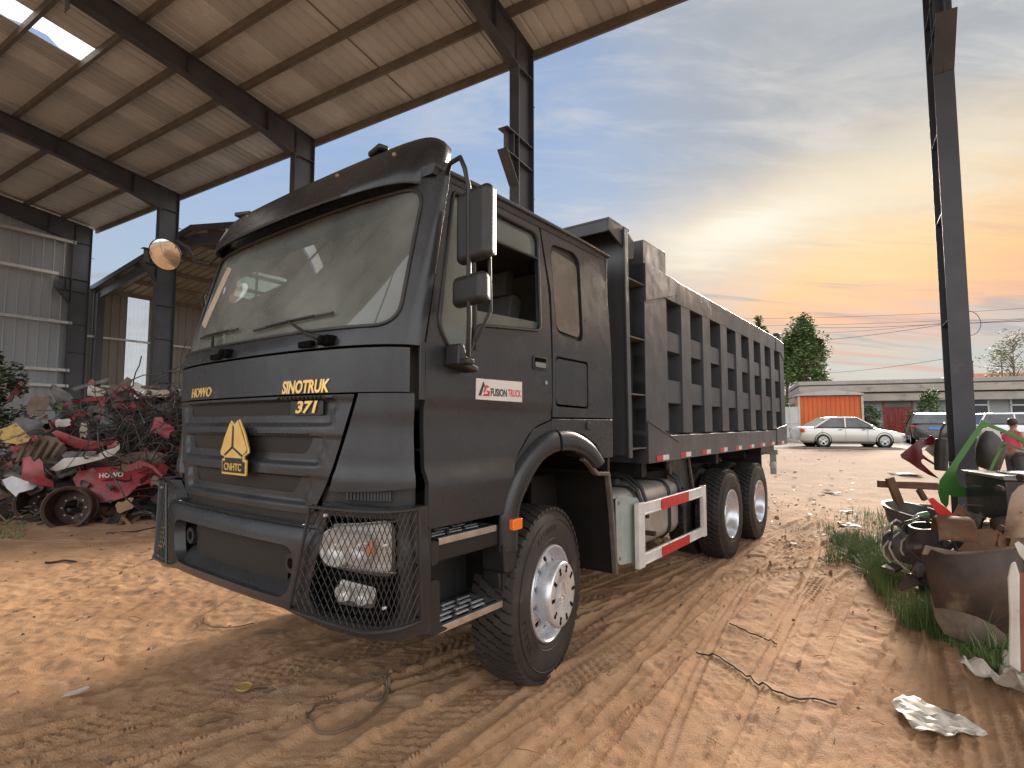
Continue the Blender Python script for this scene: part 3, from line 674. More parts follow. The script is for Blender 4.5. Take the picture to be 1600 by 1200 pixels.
# ---- letters and emblem
def wfn(Yc, zc, off, sx=1, sh=0):
    return lambda a, b, t: wrap(y2s(Yc+a*sx), zc+b, off+t)
m = MB(); text_on(m, 'HOWO', .085, wfn(-.515, 1.880, .003), width=.34, bold=.0015, shear=.2, ext=.0015); m.build('badge', gold, TR, smooth=0)
m = MB(); text_on(m, 'SINOTRUK', .092, wfn(.655, 1.872, .003), width=.37, bold=.0035, shear=.22, ext=.002, space=1.0); m.build('badge', gold, TR, smooth=0)
m = MB(); m.sheet(WY(rrect(.545, .80, 1.725, 1.80, .012, 3)), [], (.05, .05), wrap, .02, offf=lambda a, b: -.008); BP = m.build('badge_plate', plastic, TR, bevel=.003)
m = MB(); text_on(m, '371', .085, wfn(.675, 1.764, -.003), width=.17, bold=.003, shear=.25, ext=.004); m.build('badge', white_r if False else gold, BP, smooth=0)
EM = [(-.150, .0), (.150, .0), (.150, .112), (.105, .112), (.108, .135), (.158, .190), (.145, .225), (.065, .37), (.012, .31), (-.002, .33)]
emb = [(-.135, .0), (.135, .0), (.135, .105), (.108, .105), (.108, .125), (.155, .150), (.150, .185), (.105, .285), (.045, .375), (.018, .325), (-.018, .345), (-.045, .365), (-.105, .26), (-.150, .16), (-.155, .13), (-.108, .115), (-.108, .105), (-.135, .105)]
emb = [(a*.93+0.0, b*.86) for a, b in emb]
def efn(off): return lambda a, b, t: wrap(y2s(a*1.08+.075), 1.385+b, off-.015+t)
m = MB(); m.prism(emb, .018, .030, efn(.03)); E1 = m.build('emblem', gold, TR, smooth=0, bevel=.002)
def inset(poly, d):
    o = []; n = len(poly)
    for i in range(n):
        p = Vector(poly[i]); a = (p-Vector(poly[i-1])).normalized(); b = (Vector(poly[(i+1) % n])-p).normalized()
        na = Vector((-a.y, a.x)); nb = Vector((-b.y, b.x)); k = (na+nb); k = k/(max(.45, 1+na.dot(nb)))
        o.append(tuple(p+k*d))
    return o
m = MB(); m.prism(inset(emb, .013), .030, .0335, efn(.03)); m.build('emblem_field', plastic, E1, smooth=0)
leafL = [(-.016, .285), (-.040, .300), (-.092, .215), (-.130, .130), (-.128, .118), (-.100, .110), (-.020, .160)]
leafR = [(.006, .285), (.038, .315), (.092, .225), (.132, .150), (.130, .140), (.098, .118), (.008, .160)]
base_ = [(-.088, .098), (.088, .098), (.088, .105), (-.004, .150), (-.088, .102)]
m = MB()
for P in (leafL, leafR, base_): m.prism(P, .033, .038, efn(.03))
text_on(m, 'CNHTC', .058, lambda a, b, t: wrap(y2s(a+.075), 1.385+.044+b, .051+t), width=.19, bold=.001, ext=.0015)
m.build('emblem_relief', gold, E1, smooth=0)
m = MB(); m.box(1.36, 1.455, -.07, .10, 1.42, 1.60); m.build('emblem_mount', plastic, E1, bevel=.01)
# ---- bumper
def bfn(s, z, off): return bwrap(s, z, off+.045)
def boff(s, z):
    Y = abs(wrap(s, z, 0)[1])
    o = .012*(1-ramp(z, 1.07, 1.11)); o -= .03*ramp(z, 1.135, 1.16)*(1-ramp(Y, .80, .9)); o -= .02*(1-ramp(z, .64, .76))
    return o
bo = [(-1.25, .66), (-.9, .70), (-.6, .745), (.6, .745), (.9, .70), (1.25, .66), (1.25, 1.275), (.87, 1.29), (.80, 1.175), (.70, 1.165), (-.70, 1.165), (-.80, 1.175), (-.87, 1.29), (-1.25, 1.275)]
bh = [WY(rpoly([(-.64, .79), (.64, .79), (.69, 1.06), (-.69, 1.06)], .11, 5))]
for sg in (-1, 1):
    q = [(sg*.79, .84), (sg*.86, .76), (sg*1.20, .745), (sg*1.235, .78), (sg*1.235, 1.235), (sg*.90, 1.235)]
    bh.append(WY(rpoly(q if sg > 0 else q[::-1], .03, 3)))
m = MB(); m.sheet(WY(bo), bh, (.05, .045), bfn, .06, offf=boff); BU = m.build('bumper', paint, TR, bevel=.012, smooth=50)
m = MB()
for sg in (-1, 1):   # bumper flanks running back to the steps
    m.prism(rpoly([(1.13, .655), (1.115, 1.19), (1.055, 1.19), (1.05, .63)], .012, 2), 0, 1, lambda a, b, t, sg=sg: (a, sg*(1.15+.125*t), b))
m.build('bumper_end', paint, BU, bevel=.008)
# step of the bumper shelf under the grille
m = MB(); m.sheet(WY([(-.80, 1.12), (.80, 1.12), (.80, 1.23), (-.80, 1.23)]), [], (.06, .04), wrap, .03, offf=lambda a, b: -.03); m.build('bumper_shelf', plastic, BU)
m = MB(); vs = []
for k in range(25):
    a = y2s(-.84)+(y2s(.84)-y2s(-.84))*k/24; p0 = Vector(wrap(a, 1.168, -.04)); p1 = Vector(bwrap(a, 1.158, .040)); vs += [tuple(p0), tuple(p1)]
m.add(vs, [(i*2, i*2+1, i*2+3, i*2+2) for i in range(24)]); m.build('bumper_top', mat('dusty_plastic', (.035, .033, .031), .6, col2=(.075, .062, .050), nscale=7), BU)
for yy in (-.72, .72): m = MB(); c = Vector(bwrap(y2s(yy), 1.166, .015)); m.lathe([(0, .004), (.009, .003), (.010, 0)], 10, Matrix.Translation(c)); m.build('bumper_bolt', chrome, BU)
# lower opening: recess, tow eyes, mesh
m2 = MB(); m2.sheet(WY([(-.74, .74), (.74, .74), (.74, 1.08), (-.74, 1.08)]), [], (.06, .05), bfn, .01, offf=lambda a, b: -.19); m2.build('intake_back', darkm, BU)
m2 = MB(); m2.sheet(WY([(-.54, .80), (.54, .80), (.58, 1.08), (-.58, 1.08)]), [], (.06, .05), bfn, .01, offf=lambda a, b: -.075); m2.build('intake_mesh', mesh_m, BU)
m2 = MB()
for sg in (-1, 1):
    c = bfn(y2s(sg*.605), .95, -.07); M = Matrix.Translation(c) @ Matrix.Rotation(pi/2, 4, 'Y')
    m2 = MB(); m2.lathe([(.028, -.01), (.028, .02), (.052, .02), (.052, -.01)], 20, M); m2.build('tow_eye', plastic, BU)
# lower lip shelf of the opening (angled plate catching light)
m2 = MB(); m2.prism([(y2s(-.66), 0), (y2s(.66), 0), (y2s(.66), 1), (y2s(-.66), 1)], 0, 1, lambda a, b, t: bwrap(a, .79+.075*(1-b)+.01*t, -.05+.08*b)); m2.build('intake_sill', paint, BU)
# ---- lights behind wire guards
lens = glassmat('lamp_lens', (.95, .95, .95), .10, (.75, .73, .68), .05, 14.)
greyl = mat('lens_edge', (.30, .30, .29), .3); reflm = mat('lamp_reflector', (.86, .85, .82), .22, .45, col2=(.70, .69, .66), nscale=22, bump=.001, bscale=55)
lampm = mat('lamp_housing', (.72, .71, .68), .3, .0, col2=(.55, .54, .51), nscale=30, lo=.45, hi=.6)
for sg in (-1, 1):
    m = MB(); q = [(sg*.74, .70), (sg*1.246, .70), (sg*1.246, 1.27), (sg*.82, 1.27)]
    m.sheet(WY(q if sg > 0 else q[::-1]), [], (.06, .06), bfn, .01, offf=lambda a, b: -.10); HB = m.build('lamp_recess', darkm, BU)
    hl = rpoly([(sg*.868, .99), (sg*.90, 1.178), (sg*1.225, 1.215), (sg*1.228, .965)] if sg < 0 else [(sg*.868, .99), (sg*1.228, .965), (sg*1.225, 1.215), (sg*.90, 1.178)], .03, 4)
    fo = rpoly([(sg*.955, .82), (sg*1.16, .815), (sg*1.175, .895), (sg*.965, .915)] if sg > 0 else [(sg*.955, .82), (sg*.965, .915), (sg*1.175, .895), (sg*1.16, .815)], .025, 4)
    m = MB(); m.sheet(WY(hl), [], (.05, .05), bfn, .008, offf=lambda a, b: -.075); HL = m.build('headlight', lampm, TR)
    m = MB()
    for (Y, z, r) in ((.965, 1.08, .088), (1.095, 1.09, .080)):
        c = Vector(bfn(y2s(sg*Y), z, -.062)); nrm = (Vector(bfn(y2s(sg*Y), z, .1))-c).normalized()
        nrm = (nrm+Vector((1.2, 0, 0))).normalized()
        M = Matrix.Translation(c) @ nrm.to_track_quat('Z', 'Y').to_matrix().to_4x4()
        m.lathe([(0, 0), (r*.5, .006), (r*.85, .024), (r, .045), (r*1.05, .045)], 24, M)
        m.lathe([(0, .04), (.018, .036), (.022, .015), (.022, 0)], 12, M)
    m.build('reflector', reflm, HL)
    m = MB(); M = Matrix.Translation(bfn(y2s(sg*1.145), 1.085, -.04)) @ Matrix.Scale(1.4, 4, Vector((0, 0, 1)))
    m.lathe([(0, .026), (.016, .02), (.024, .008), (.026, -.01), (.02, -.02), (0, -.026)], 14, M); m.build('indicator_bulb', orange_l, HL)
    m = MB(); m.sheet(WY(hl), [], (.05, .05), bfn, 0, offf=lambda a, b: -.012+.012*math.sin(b*40)*0); m.build('lens', lens, HL)
    # clear lens rim
    m = MB(); m.tube(wpath([(a, b) for a, b in hl], .032, k=3), .004, 5, closed=True); m.build('lens_rim', greyl, HL)
    m = MB(); m.sheet(WY(fo), [], (.05, .05), bfn, .008, offf=lambda a, b: -.075); FL = m.build('fog_light', lampm, TR)
    m = MB()
    for (Y, r) in ((1.005, .042), (1.11, .045)):
        c = Vector(bfn(y2s(sg*Y), .865, -.06)); M = Matrix.Translation(c) @ Vector((1, sg*.4, 0)).to_track_quat('Z', 'Y').to_matrix().to_4x4()
        m.lathe([(0, 0), (r*.5, .004), (r*.85, .014), (r, .028)], 18, M)
    m.build('reflector', reflm, FL)
    m = MB(); m.sheet(WY(fo), [], (.05, .05), bfn, 0, offf=lambda a, b: -.02); m.build('lens', lens, FL)
    # wire guard: rim bars and crossing wires on the bumper's curve
    def gp(s, z, off=.105): return bwrap(s, z, off-.03+(1.27-z)*.02)
    L0, L1 = 1.272, .735
    def sl(z): return y2s(.80)-.16*(1.27-z)/.53*.75
    rim = [(sl(L0), L0), (1.46, L0+.0), (1.475, .75), (1.0, L1-.005), (sl(.76), .765)]
    rp = []
    for i in range(5):
        a = rim[i]; b = rim[(i+1) % 5]; rp += [gp(sg*(a[0]+(b[0]-a[0])*j/10), a[1]+(b[1]-a[1])*j/10) for j in range(10)]
    G = MB(); G.tube(rp, .0095, 6, closed=True); GD = G.build('lamp_guard', paint, TR)
    G = MB(); sp = .047; lo = -3.; 
    A = np.array([(a, b) for a, b in rim])
    def clip(p0, p1):
        ts = np.linspace(0, 1, 90); P = np.array([(p0[0]+(p1[0]-p0[0])*t, p0[1]+(p1[1]-p0[1])*t) for t in ts])
        ok = inside(P, [rim]); return [tuple(P[i]) for i in range(len(P)) if ok[i]]
    for d in (-1, 1):
        for k in range(-40, 60):
            s0 = .3+k*sp
            p0 = (s0, .70); p1 = (s0+d*.62*.72, 1.32)
            c = clip(p0, p1)
            if len(c) > 3:
                c = c[::4]+[c[-1]]
                G.tube([gp(sg*a, b, .101+.002*d) for a, b in c], .0024, 4)
    G.build('wire_mesh', plastic, GD)
    G = MB()
    for a, b in ((sl(L0), L0), (1.2, L0), (1.45, L0), (1.47, 1.0), (1.47, .76), (1.15, .735), (sl(.76), .765)): G.tube([gp(sg*a, b), bfn(sg*a, b, -.01)], .008, 6)
    G.build('guard_stay', plastic, GD)
    for a, b in ((y2s(1.19), 1.12), (y2s(1.19), .84), (y2s(.9), 1.24)):
        m = MB(); c = Vector(gp(sg*a, b, .108)); m.lathe([(0, .004), (.008, .004), (.008, -.01)], 8, Matrix.Translation(c) @ Matrix.Rotation(pi/2, 4, 'Y')); m.build('guard_bolt', chrome, GD)
# ---- cab sides
def tum(z): return -.045*ramp(z, 2.1, 3.3)
def sidefn(sg):
    def f(x, z, off):
        o = .036*(1-ramp(z, 1.375, 1.465)) - .010*ramp(z, 1.46, 1.70)*(1-ramp(z, 1.775, 1.80)) if off > -50 else 0
        return (x, sg*(1.25+o+off+tum(z)), z)
    return f
def sidefn2(sg): return lambda x, z, off: (x, sg*(1.25+off+tum(z)), z)
winglass = glassmat('side_glass', (.55, .68, .66), .30, (.38, .46, .44), .03, 2., fres=1.45)
rake = lambda z: XSd(z)
for sg in (1, -1):
    door = rpoly([(1.09, 1.155), (1.088, 2.08), (.905, 3.04), (-.005, 3.045), (-.085, 2.6), (-.10, 1.71), (.13, 1.655), (.33, 1.46), (.45, 1.25), (.49, 1.155)],
                 [.02, .01, .03, .05, .1, .02, .15, .15, .1, .01], 4)
    # window: quarter light with a deep front corner and the main pane
    win = rpoly([(1.0, 2.20), (.90, 2.06), (.735, 2.09), (.690, 2.245), (.04, 2.30), (.02, 2.92), (.06, 2.975), (.855, 2.985)], [.06, .08, .06, .05, .05, .06, .05, .03], 4)
    f = sidefn(sg)
    m = MB(); m.sheet(door, [win], (.06, .035), f, .03); DR = m.build('door', paint, TR, bevel=.005)
    m = MB(); ring = dens3([f(a, b, .004) for a, b in win], 1); m.tube(ring, .011, 6, closed=True)
    fr2 = sidefn2(sg)
    m.tube([fr2(.70, z, .002) for z in (2.10, 2.5, 2.975)], .012, 6); m.tube([fr2(x, 2.80, -.004) for x in (.695, .02)], .010, 6); m.build('window_seal', plastic, DR)
    m = MB()
    q = [(.985, 2.20), (.895, 2.07), (.74, 2.10), (.70, 2.25), (.70, 2.975), (.86, 2.975)]
    m.sheet(q, [], (.2, .2), fr2, 0, offf=lambda a, b: -.02); m.build('quarter_window', winglass, DR)
    m = MB(); m.sheet([(.70, 2.80), (.03, 2.80), (.03, 2.97), (.70, 2.975)], [], (.2, .2), fr2, 0, offf=lambda a, b: -.02)
    m.build('door_window', winglass, DR)
    m = MB(); m.sheet([(.70, 2.24), (.04, 2.30), (.04, 2.36), (.70, 2.335)], [], (.2, .2), fr2, 0, offf=lambda a, b: -.02)
    m.build('lowered_pane', winglass, DR)
    # door handle pocket and grip, key lock
    hd = MB(); hd.sheet(rrect(-.03, .135, 2.035, 2.125, .015, 3), [rrect(-.018, .123, 2.047, 2.113, .01, 3)], (.1, .1), f, .012, offf=lambda a, b: .008); HD = hd.build('door_handle', plastic, DR, bevel=.002)
    hd = MB(); hd.sheet(rrect(-.018, .123, 2.047, 2.113, .01, 3), [], (.1, .1), f, .004, offf=lambda a, b: .002); hd.build('handle_pocket', darkm, HD)
    hd = MB(); hd.sheet(rrect(-.008, .113, 2.05, 2.085, .008, 3), [], (.1, .1), f, .012, offf=lambda a, b: .012); hd.build('handle_grip', mat('worn_chrome', (.30, .30, .29), .3, .8) if 'worn_chrome' not in MATS else MATS['worn_chrome'], HD, bevel=.003)
    m = MB(); c = f(-.02, 1.955, .004); m.lathe([(0, .004), (.013, .004), (.015, 0)], 14, Matrix.Translation(c) @ Matrix.Rotation(-sg*pi/2, 4, 'X')); m.build('door_lock', mat('pale_lock', (.35, .45, .55), .3, .5) if 'pale_lock' not in MATS else MATS['pale_lock'], DR)
    # rear side panel with sleeper window and hatch
    pan = [(-.105, 1.725), (-.115, 2.6), (-.02, 3.045), (-.975, 3.045), (-1.0, 1.725)]
    sw = rpoly([(-.165, 2.31), (-.535, 2.285), (-.545, 2.92), (-.465, 2.97), (-.135, 2.955)], .08, 5)
    sw_in = rpoly([(-.185, 2.34), (-.505, 2.318), (-.512, 2.885), (-.155, 2.92)], .06, 5)
    hatch = rpoly([(-.145, 1.80), (-.60, 1.79), (-.60, 2.145), (-.15, 2.15)], .03, 4)
    m = MB(); m.sheet(pan[::-1], [sw[::-1], hatch[::-1]], (.06, .05), fr2, .03); m.build('side_panel', paint, TR, bevel=.008)
    m = MB(); m.sheet(sw[::-1], [], (.15, .15), fr2, .004, offf=lambda a, b: -.028); SW = m.build('sleeper_window', plastic, TR)
    m = MB(); m.sheet(sw_in[::-1], [], (.1, .1), fr2, .012, offf=lambda a, b: -.010); m.build('window_panel', mat('painted_glass', (.105, .10, .095), .16, col2=(.20, .18, .16), nscale=5, lo=.45, hi=.75) if 'painted_glass' not in MATS else MATS['painted_glass'], SW, bevel=.004)
    m = MB(); hi = rpoly([(-.158, 1.815), (-.588, 1.805), (-.588, 2.13), (-.163, 2.135)], .03, 4); m.sheet(hi[::-1], [], (.1, .1), fr2, .02, offf=lambda a, b: -.003); m.build('side_hatch', paint, TR, bevel=.008)
    # lower rear quarter with wheel arch
    low = [(-.105, 1.715), (-1.0, 1.715), (-1.0, 1.41), (-.83, 1.41), (-.72, 1.52), (-.52, 1.60), (-.30, 1.63), (-.10, 1.63)]
    m = MB(); m.sheet(low, [], (.06, .06), fr2, .03); m.build('lower_quarter', paint, TR, bevel=.006)
    m = MB(); m.sheet(rrect(-.62, -.56, 1.635, 1.69, .01, 2), [], (.1, .1), fr2, .02, offf=lambda a, b: .015); m.build('hatch_latch', plastic, TR, bevel=.003)
    # small wedge between door and flare, then the flare itself
    wd = [(.48, 1.16), (.44, 1.25), (.32, 1.455), (.12, 1.645), (-.098, 1.702), (-.098, 1.60), (.2, 1.5), (.36, 1.30), (.42, 1.10)]
    m = MB(); m.sheet(wd, [], (.06, .06), fr2, .03, offf=lambda a, b: -.004); m.build('arch_panel', paint, TR, bevel=.004)
    outp = [(.475, .93), (.47, 1.16), (.38, 1.36), (.24, 1.49), (.10, 1.575), (-.04, 1.625), (-.18, 1.64), (-.32, 1.635), (-.47, 1.60), (-.62, 1.54), (-.72, 1.47), (-.80, 1.40)]
    inp = [(.335, .92), (.315, 1.15), (.235, 1.27), (.145, 1.37), (.045, 1.44), (-.08, 1.48), (-.20, 1.49), (-.33, 1.485), (-.44, 1.46), (-.54, 1.425), (-.615, 1.385), (-.67, 1.345)]
    def cr(P, k=4):
        o = []
        for i in range(len(P)-1):
            p0 = Vector(P[max(0, i-1)]); p1 = Vector(P[i]); p2 = Vector(P[i+1]); p3 = Vector(P[min(len(P)-1, i+2)])
            for j in range(k):
                t = j/k; o.append(tuple(.5*((2*p1)+(p2-p0)*t+(2*p0-5*p1+4*p2-p3)*t*t+(3*p1-p0-3*p2+p3)*t**3)))
        o.append(tuple(P[-1])); return o
    oc, ic = cr(outp), cr(inp)
    def flare(i0, i1, nm):
        m = MB(); prof = [(0, .0), (.04, .022), (.14, .040), (.35, .050), (.65, .052), (.88, .046), (1.0, .030), (1.0, -.03), (.97, -.14)]
        vs = []; n = len(prof)
        for i in range(i0, i1):
            for t, o in prof:
                x = oc[i][0]+(ic[i][0]-oc[i][0])*t; z = oc[i][1]+(ic[i][1]-oc[i][1])*t; vs.append((x, sg*(1.245+o), z))
        fs = [(i*n+j, i*n+j+1, (i+1)*n+j+1, (i+1)*n+j) for i in range(i1-i0-1) for j in range(n-1)]
        fs += [tuple(range(n)), tuple((i1-i0-1)*n+j for j in range(n))]
        m.add(vs, fs); return m.build(nm, paint, TR, smooth=60)
    k = next(i for i, p in enumerate(oc) if p[0] < -.085)
    flare(0, k+1, 'fender_flare'); flare(k+1, len(oc), 'fender_flare')
    # lower end of the flare with the orange marker
    m = MB(); m.prism(rpoly([(.475, .98), (.335, .98), (.345, .83), (.39, .80), (.46, .80)], .02, 2), 0, 1, lambda a, b, t: (a, sg*(1.10+.18*t), b)); m.prism([(.455, .80), (.40, .80), (.41, .70), (.445, .70)], 0, 1, lambda a, b, t: (a, sg*(1.10+.13*t), b)); m.build('flare_foot', plastic, TR, bevel=.01)
    m = MB(); m.prism(rrect(.34, .435, 1.05, 1.115, .01, 2), 0, 1, lambda a, b, t: (a, sg*(1.27+.05*t), b)); m.build('side_marker', orange_l, TR, bevel=.005)
    # wheel well dark lining
    wl = [(.34, .70), (.30, 1.15), (.10, 1.42), (-.20, 1.50), (-.50, 1.45), (-.70, 1.32)]
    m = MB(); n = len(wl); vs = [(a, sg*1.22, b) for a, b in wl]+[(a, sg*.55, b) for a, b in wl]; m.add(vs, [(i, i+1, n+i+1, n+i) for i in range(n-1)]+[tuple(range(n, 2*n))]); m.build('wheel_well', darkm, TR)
    # mudguard behind the front wheel
    mg = [(-.54, 1.42), (-.60, 1.40), (-.75, 1.295), (-.94, 1.28), (-1.0, .97), (-1.06, .47)]
    m = MB(); vs = []; 
    for a, b in mg: vs += [(a, sg*1.21, b), (a, sg*.55, b), (a-.012, sg*.55, b-.006), (a-.012, sg*1.21, b-.006)]
    fs = []
    for i in range(len(mg)-1):
        for j in range(4): fs.append((i*4+j, i*4+(j+1) % 4, (i+1)*4+(j+1) % 4, (i+1)*4+j))
    m.add(vs, fs); m.box(-1.03, -.60, sg*.70, sg*.72, .50, 1.25); m.build('mudguard', darkplastic, TR, smooth=0)
    m = MB()
    for i in range(len(mg)-1):
        a = mg[i]; b = mg[i+1]; m.beam((a[0], sg*1.225, a[1]), (b[0], sg*1.225, b[1]), .03, .045, up=(0, sg, 0))
    m.build('mudguard_edge', mat('dusty_trim', (.16, .13, .11), .6, col2=(.09, .08, .07), nscale=9) if 'dusty_trim' not in MATS else MATS['dusty_trim'], TR, bevel=.006)
    # boarding steps
    ST = MB(); y0 = .95
    ST.box(.42, 1.05, sg*.93, sg*.95, .60, 1.16)
    ST.box(.40, 1.05, sg*.95, sg*1.24, .965, 1.085); 
    ST.box(.40, .44, sg*.95, sg*1.10, .66, .97)
    SS = ST.build('step_frame', darkplastic, TR, bevel=.008)
    ST = MB()
    ST.prism(rpoly([(1.055, .615), (1.055, .895), (.99, .885), (.985, .66), (.92, .625)], .02, 3), 0, 1, lambda a, b, t: (a, sg*(1.12+.15*t), b))
    ST.prism(rpoly([(.98, .605), (.98, .64), (.40, .64), (.40, .605)], .01, 2), 0, 1, lambda a, b, t: (a, sg*(.95+.29*t), b))
    ST.prism(rpoly([(.36, .87), (.40, .88), (.44, .87), (.44, .60), (.38, .60)], .02, 3), 0, 1, lambda a, b, t: (a, sg*(.95+.30*t), b))
    ST.prism(rpoly([(1.055, 1.09), (1.0, 1.08), (1.0, .97), (1.05, .96)], .015, 3), 0, 1, lambda a, b, t: (a, sg*(1.12+.15*t), b))
    ST.build('step_end', plastic, TR, bevel=.008)
    for z, x0, x1 in ((1.087, .52, .99), (.642, .46, .985)):
        m = MB(); m.box(x0, x1, sg*1.00, sg*1.255, z, z+.006); m.box(x0, x1, sg*1.255, sg*1.262, z-.030, z+.006)
        TP = m.build('step_tread', alu, TR, bevel=.002)
        m = MB()
        for r in range(4):
            for c in range(3):
                xx = x0+.05+c*.135+(r % 2)*.05; yy = 1.03+r*.052
                m.box(xx, xx+.10, sg*yy, sg*(yy+.022), z+.006, z+.011)
        m.build('tread_grip', chrome, TP, bevel=.003)
        m = MB()
        for r in range(5):
            for c in range(4):
                xx = x0+.02+c*.12+(r % 2)*.05; yy = 1.012+r*.052
                m.box(xx, min(xx+.09, x1-.01), sg*yy, sg*(yy+.013), z+.0062, z+.0085)
        m.build('tread_slot', darkm, TP)
# sticker on the near door
f = sidefn2(1); stw = mat('white_sticker', (.72, .71, .68), .4, col2=(.66, .64, .60), nscale=6)
m = MB(); m.prism([(.255, 1.815), (.70, 1.818), (.697, 1.938), (.255, 1.943)], 0, .0025, lambda a, b, t: f(a, b, .0015+t)); SK = m.build('door_sticker', stw, TR, smooth=0)
m = MB(); text_on(m, 'FUSION', .062, lambda a, b, t: f(.490-a, 1.862+b, .0045+t), width=.155, bold=.0022, ext=.0006)
m.prism([(.678, 1.84), (.655, 1.84), (.628, 1.90), (.618, 1.872), (.608, 1.872), (.634, 1.925)], 0, .001, lambda a, b, t: f(a, b, .0045+t)); m.build('dark_lettering', plastic, SK, smooth=0)
m = MB(); text_on(m, 'TRUCK', .062, lambda a, b, t: f(.335-a, 1.865+b, .0045+t), width=.135, bold=.001, ext=.0006)
m.prism([(.645, 1.84), (.58, 1.84), (.576, 1.868), (.604, 1.872), (.604, 1.862), (.592, 1.860), (.594, 1.852), (.625, 1.852)], 0, .001, lambda a, b, t: f(a, b, .0050+t))
m.prism([(.634, 1.862), (.610, 1.905), (.585, 1.898), (.590, 1.888), (.607, 1.890), (.624, 1.858)], 0, .001, lambda a, b, t: f(a, b, .0050+t)); m.build('red_lettering', red_r, SK, smooth=0)
# ---- roof, rear wall, floor
for sg in (-1, 1):
    m = MB(); m.tube([(.93, sg*1.232, 3.068), (.5, sg*1.236, 3.075), (-.6, sg*1.236, 3.075), (-1.0, sg*1.234, 3.066)], .014, 6); m.build('drip_rail', paint, TR)
m = MB(); prof = [(1.245, 3.03), (1.262, 3.065), (1.262, 3.085), (1.215, 3.092), (1.20, 3.11), (1.175, 3.155), (1.12, 3.195), (1.0, 3.225), (.6, 3.245), (0, 3.25)]
prof = [(a-.03, b) for a, b in prof[:-1]]+[(0, 3.25)]
full = prof + [(-a, b) for a, b in prof[-2::-1]]
xs = [1.02, .97, .90, .80, .5, 0, -.5, -.85, -.95, -.99, -1.01]; dz = [-.16, -.10, -.055, -.02, 0, 0, 0, -.005, -.02, -.045, -.10]
vs = []; n = len(full)
for x, d in zip(xs, dz):
    for y, z in full:
        k = (z-3.085)/.165 if z > 3.085 else 0
        vs.append((x, y*(1 if x > -.9 else .995), z+d*k))
fs = [(i*n+j, i*n+j+1, (i+1)*n+j+1, (i+1)*n+j) for i in range(len(xs)-1) for j in range(n-1)]
m.add(vs, fs); m.add([vs[(len(xs)-1)*n+j] for j in range(n)], [tuple(range(n))]); m.add([vs[j] for j in range(n)], [tuple(range(n))])
m.build('roof', paint, TR, smooth=50)
m = MB(); m.box(-1.0, -.97, -1.22, 1.22, 1.2, 3.08); m.build('rear_wall', plastic, TR, bevel=.01)
m = MB(); m.box(-.97, 1.05, -1.2, 1.2, 1.55, 1.60); m.build('cab_floor', darkm, TR)
# header between windscreen top and roof
m = MB(); m.sheet(WY([(-1.25, 3.0), (1.25, 3.0), (1.25, 3.12), (-1.25, 3.12)]), [], (.08, .05), wrap, .02, offf=lambda a, b: -.012); m.build('roof_header', paint, TR)
# cab interior
seatm = mat('seat_cloth', (.10, .10, .10), .8, col2=(.16, .15, .14), nscale=6)
beige = mat('cab_trim', (.22, .21, .18), .7, col2=(.16, .15, .13), nscale=3)
for y in (.60, -.62):
    m = MB(); m.prism(rpoly([(.38, 1.85), (.40, 2.0), (-.10, 1.98), (-.10, 1.83)], .05, 3), 0, 1, lambda a, b, t, y=y: (a, y-.26+.52*t, b))
    m.prism(rpoly([(-.02, 1.95), (-.10, 1.90), (-.30, 2.62), (-.18, 2.66)], .05, 3), 0, 1, lambda a, b, t, y=y: (a, y-.25+.5*t, b))
    m.prism(rpoly([(-.20, 2.66), (-.30, 2.66), (-.33, 2.86), (-.24, 2.86)], .03, 3), 0, 1, lambda a, b, t, y=y: (a, y-.15+.3*t, b))
    m.build('seat', seatm, TR, bevel=.03)
m = MB(); m.prism(rpoly([(1.20, 1.75), (1.22, 2.10), (1.05, 2.19), (.82, 2.14), (.72, 2.0), (.80, 1.75)], .05, 4), 0, 1, lambda a, b, t: (a, -1.12+2.24*t, b)); m.build('dashboard', beige, TR, bevel=.02)
m = MB(); c = Vector((.62, .60, 2.16)); M = Matrix.Translation(c) @ Vector((-.55, 0, .85)).to_track_quat('Z', 'Y').to_matrix().to_4x4()
m.tube([M @ Vector((.23*cos(t), .23*sin(t), 0)) for t in np.linspace(0, 2*pi, 32, endpoint=False)], .014, 8, closed=True)
m.tube([M @ Vector((-.23, 0, 0)), M @ Vector((0, 0, -.03)), M @ Vector((.23, 0, 0))], .014, 6); m.tube([M @ Vector((0, 0, -.03)), M @ Vector((0, 0, -.35))], .03, 8)
m.build('steering_wheel', plastic, TR)
m = MB(); m.box(-.96, -.3, -1.15, 1.15, 1.9, 2.1); m.build('bunk', beige, TR, bevel=.03)
m = MB(); m.box(-.955, -.93, -1.15, 1.15, 2.1, 3.02); m.box(-.95, .95, -1.17, 1.17, 3.035, 3.05); m.build('cab_lining', beige, TR)
# ---- sun visor
levels = [(1.235, .93, 1.125, 2.985), (1.255, .93, 1.135, 2.975), (1.26, .93, 1.14, 2.99), (1.21, .90, 1.145, 3.09), (1.15, .87, 1.145, 3.19), (1.10, .85, 1.135, 3.255), (1.045, .83, 1.115, 3.30), (.98, .81, 1.08, 3.325), (.86, .78, 1.02, 3.335)]
def vloop(lv, ins=0):
    x0, xs_, W, z = lv; o = []
    o.append((xs_-.06, -W, z))
    for k in range(41):
        th = (-1+2*k/40)*pi/2
        o.append((xs_+(x0-ins-xs_)*abs(cos(th))**.62, math.copysign((W-ins)*abs(sin(th))**.8, th), z+(.05*abs(sin(th))**3-.03 if z > 3.06 else .035*abs(sin(th))**3-.02)))
    o.append((xs_-.06, W, z)); return o
m = MB(); rows = [vloop(levels[0], .05)]+[vloop(l) for l in levels]; n = len(rows[0])
rows[0] = [(x, y, z+.03) for x, y, z in rows[0]]
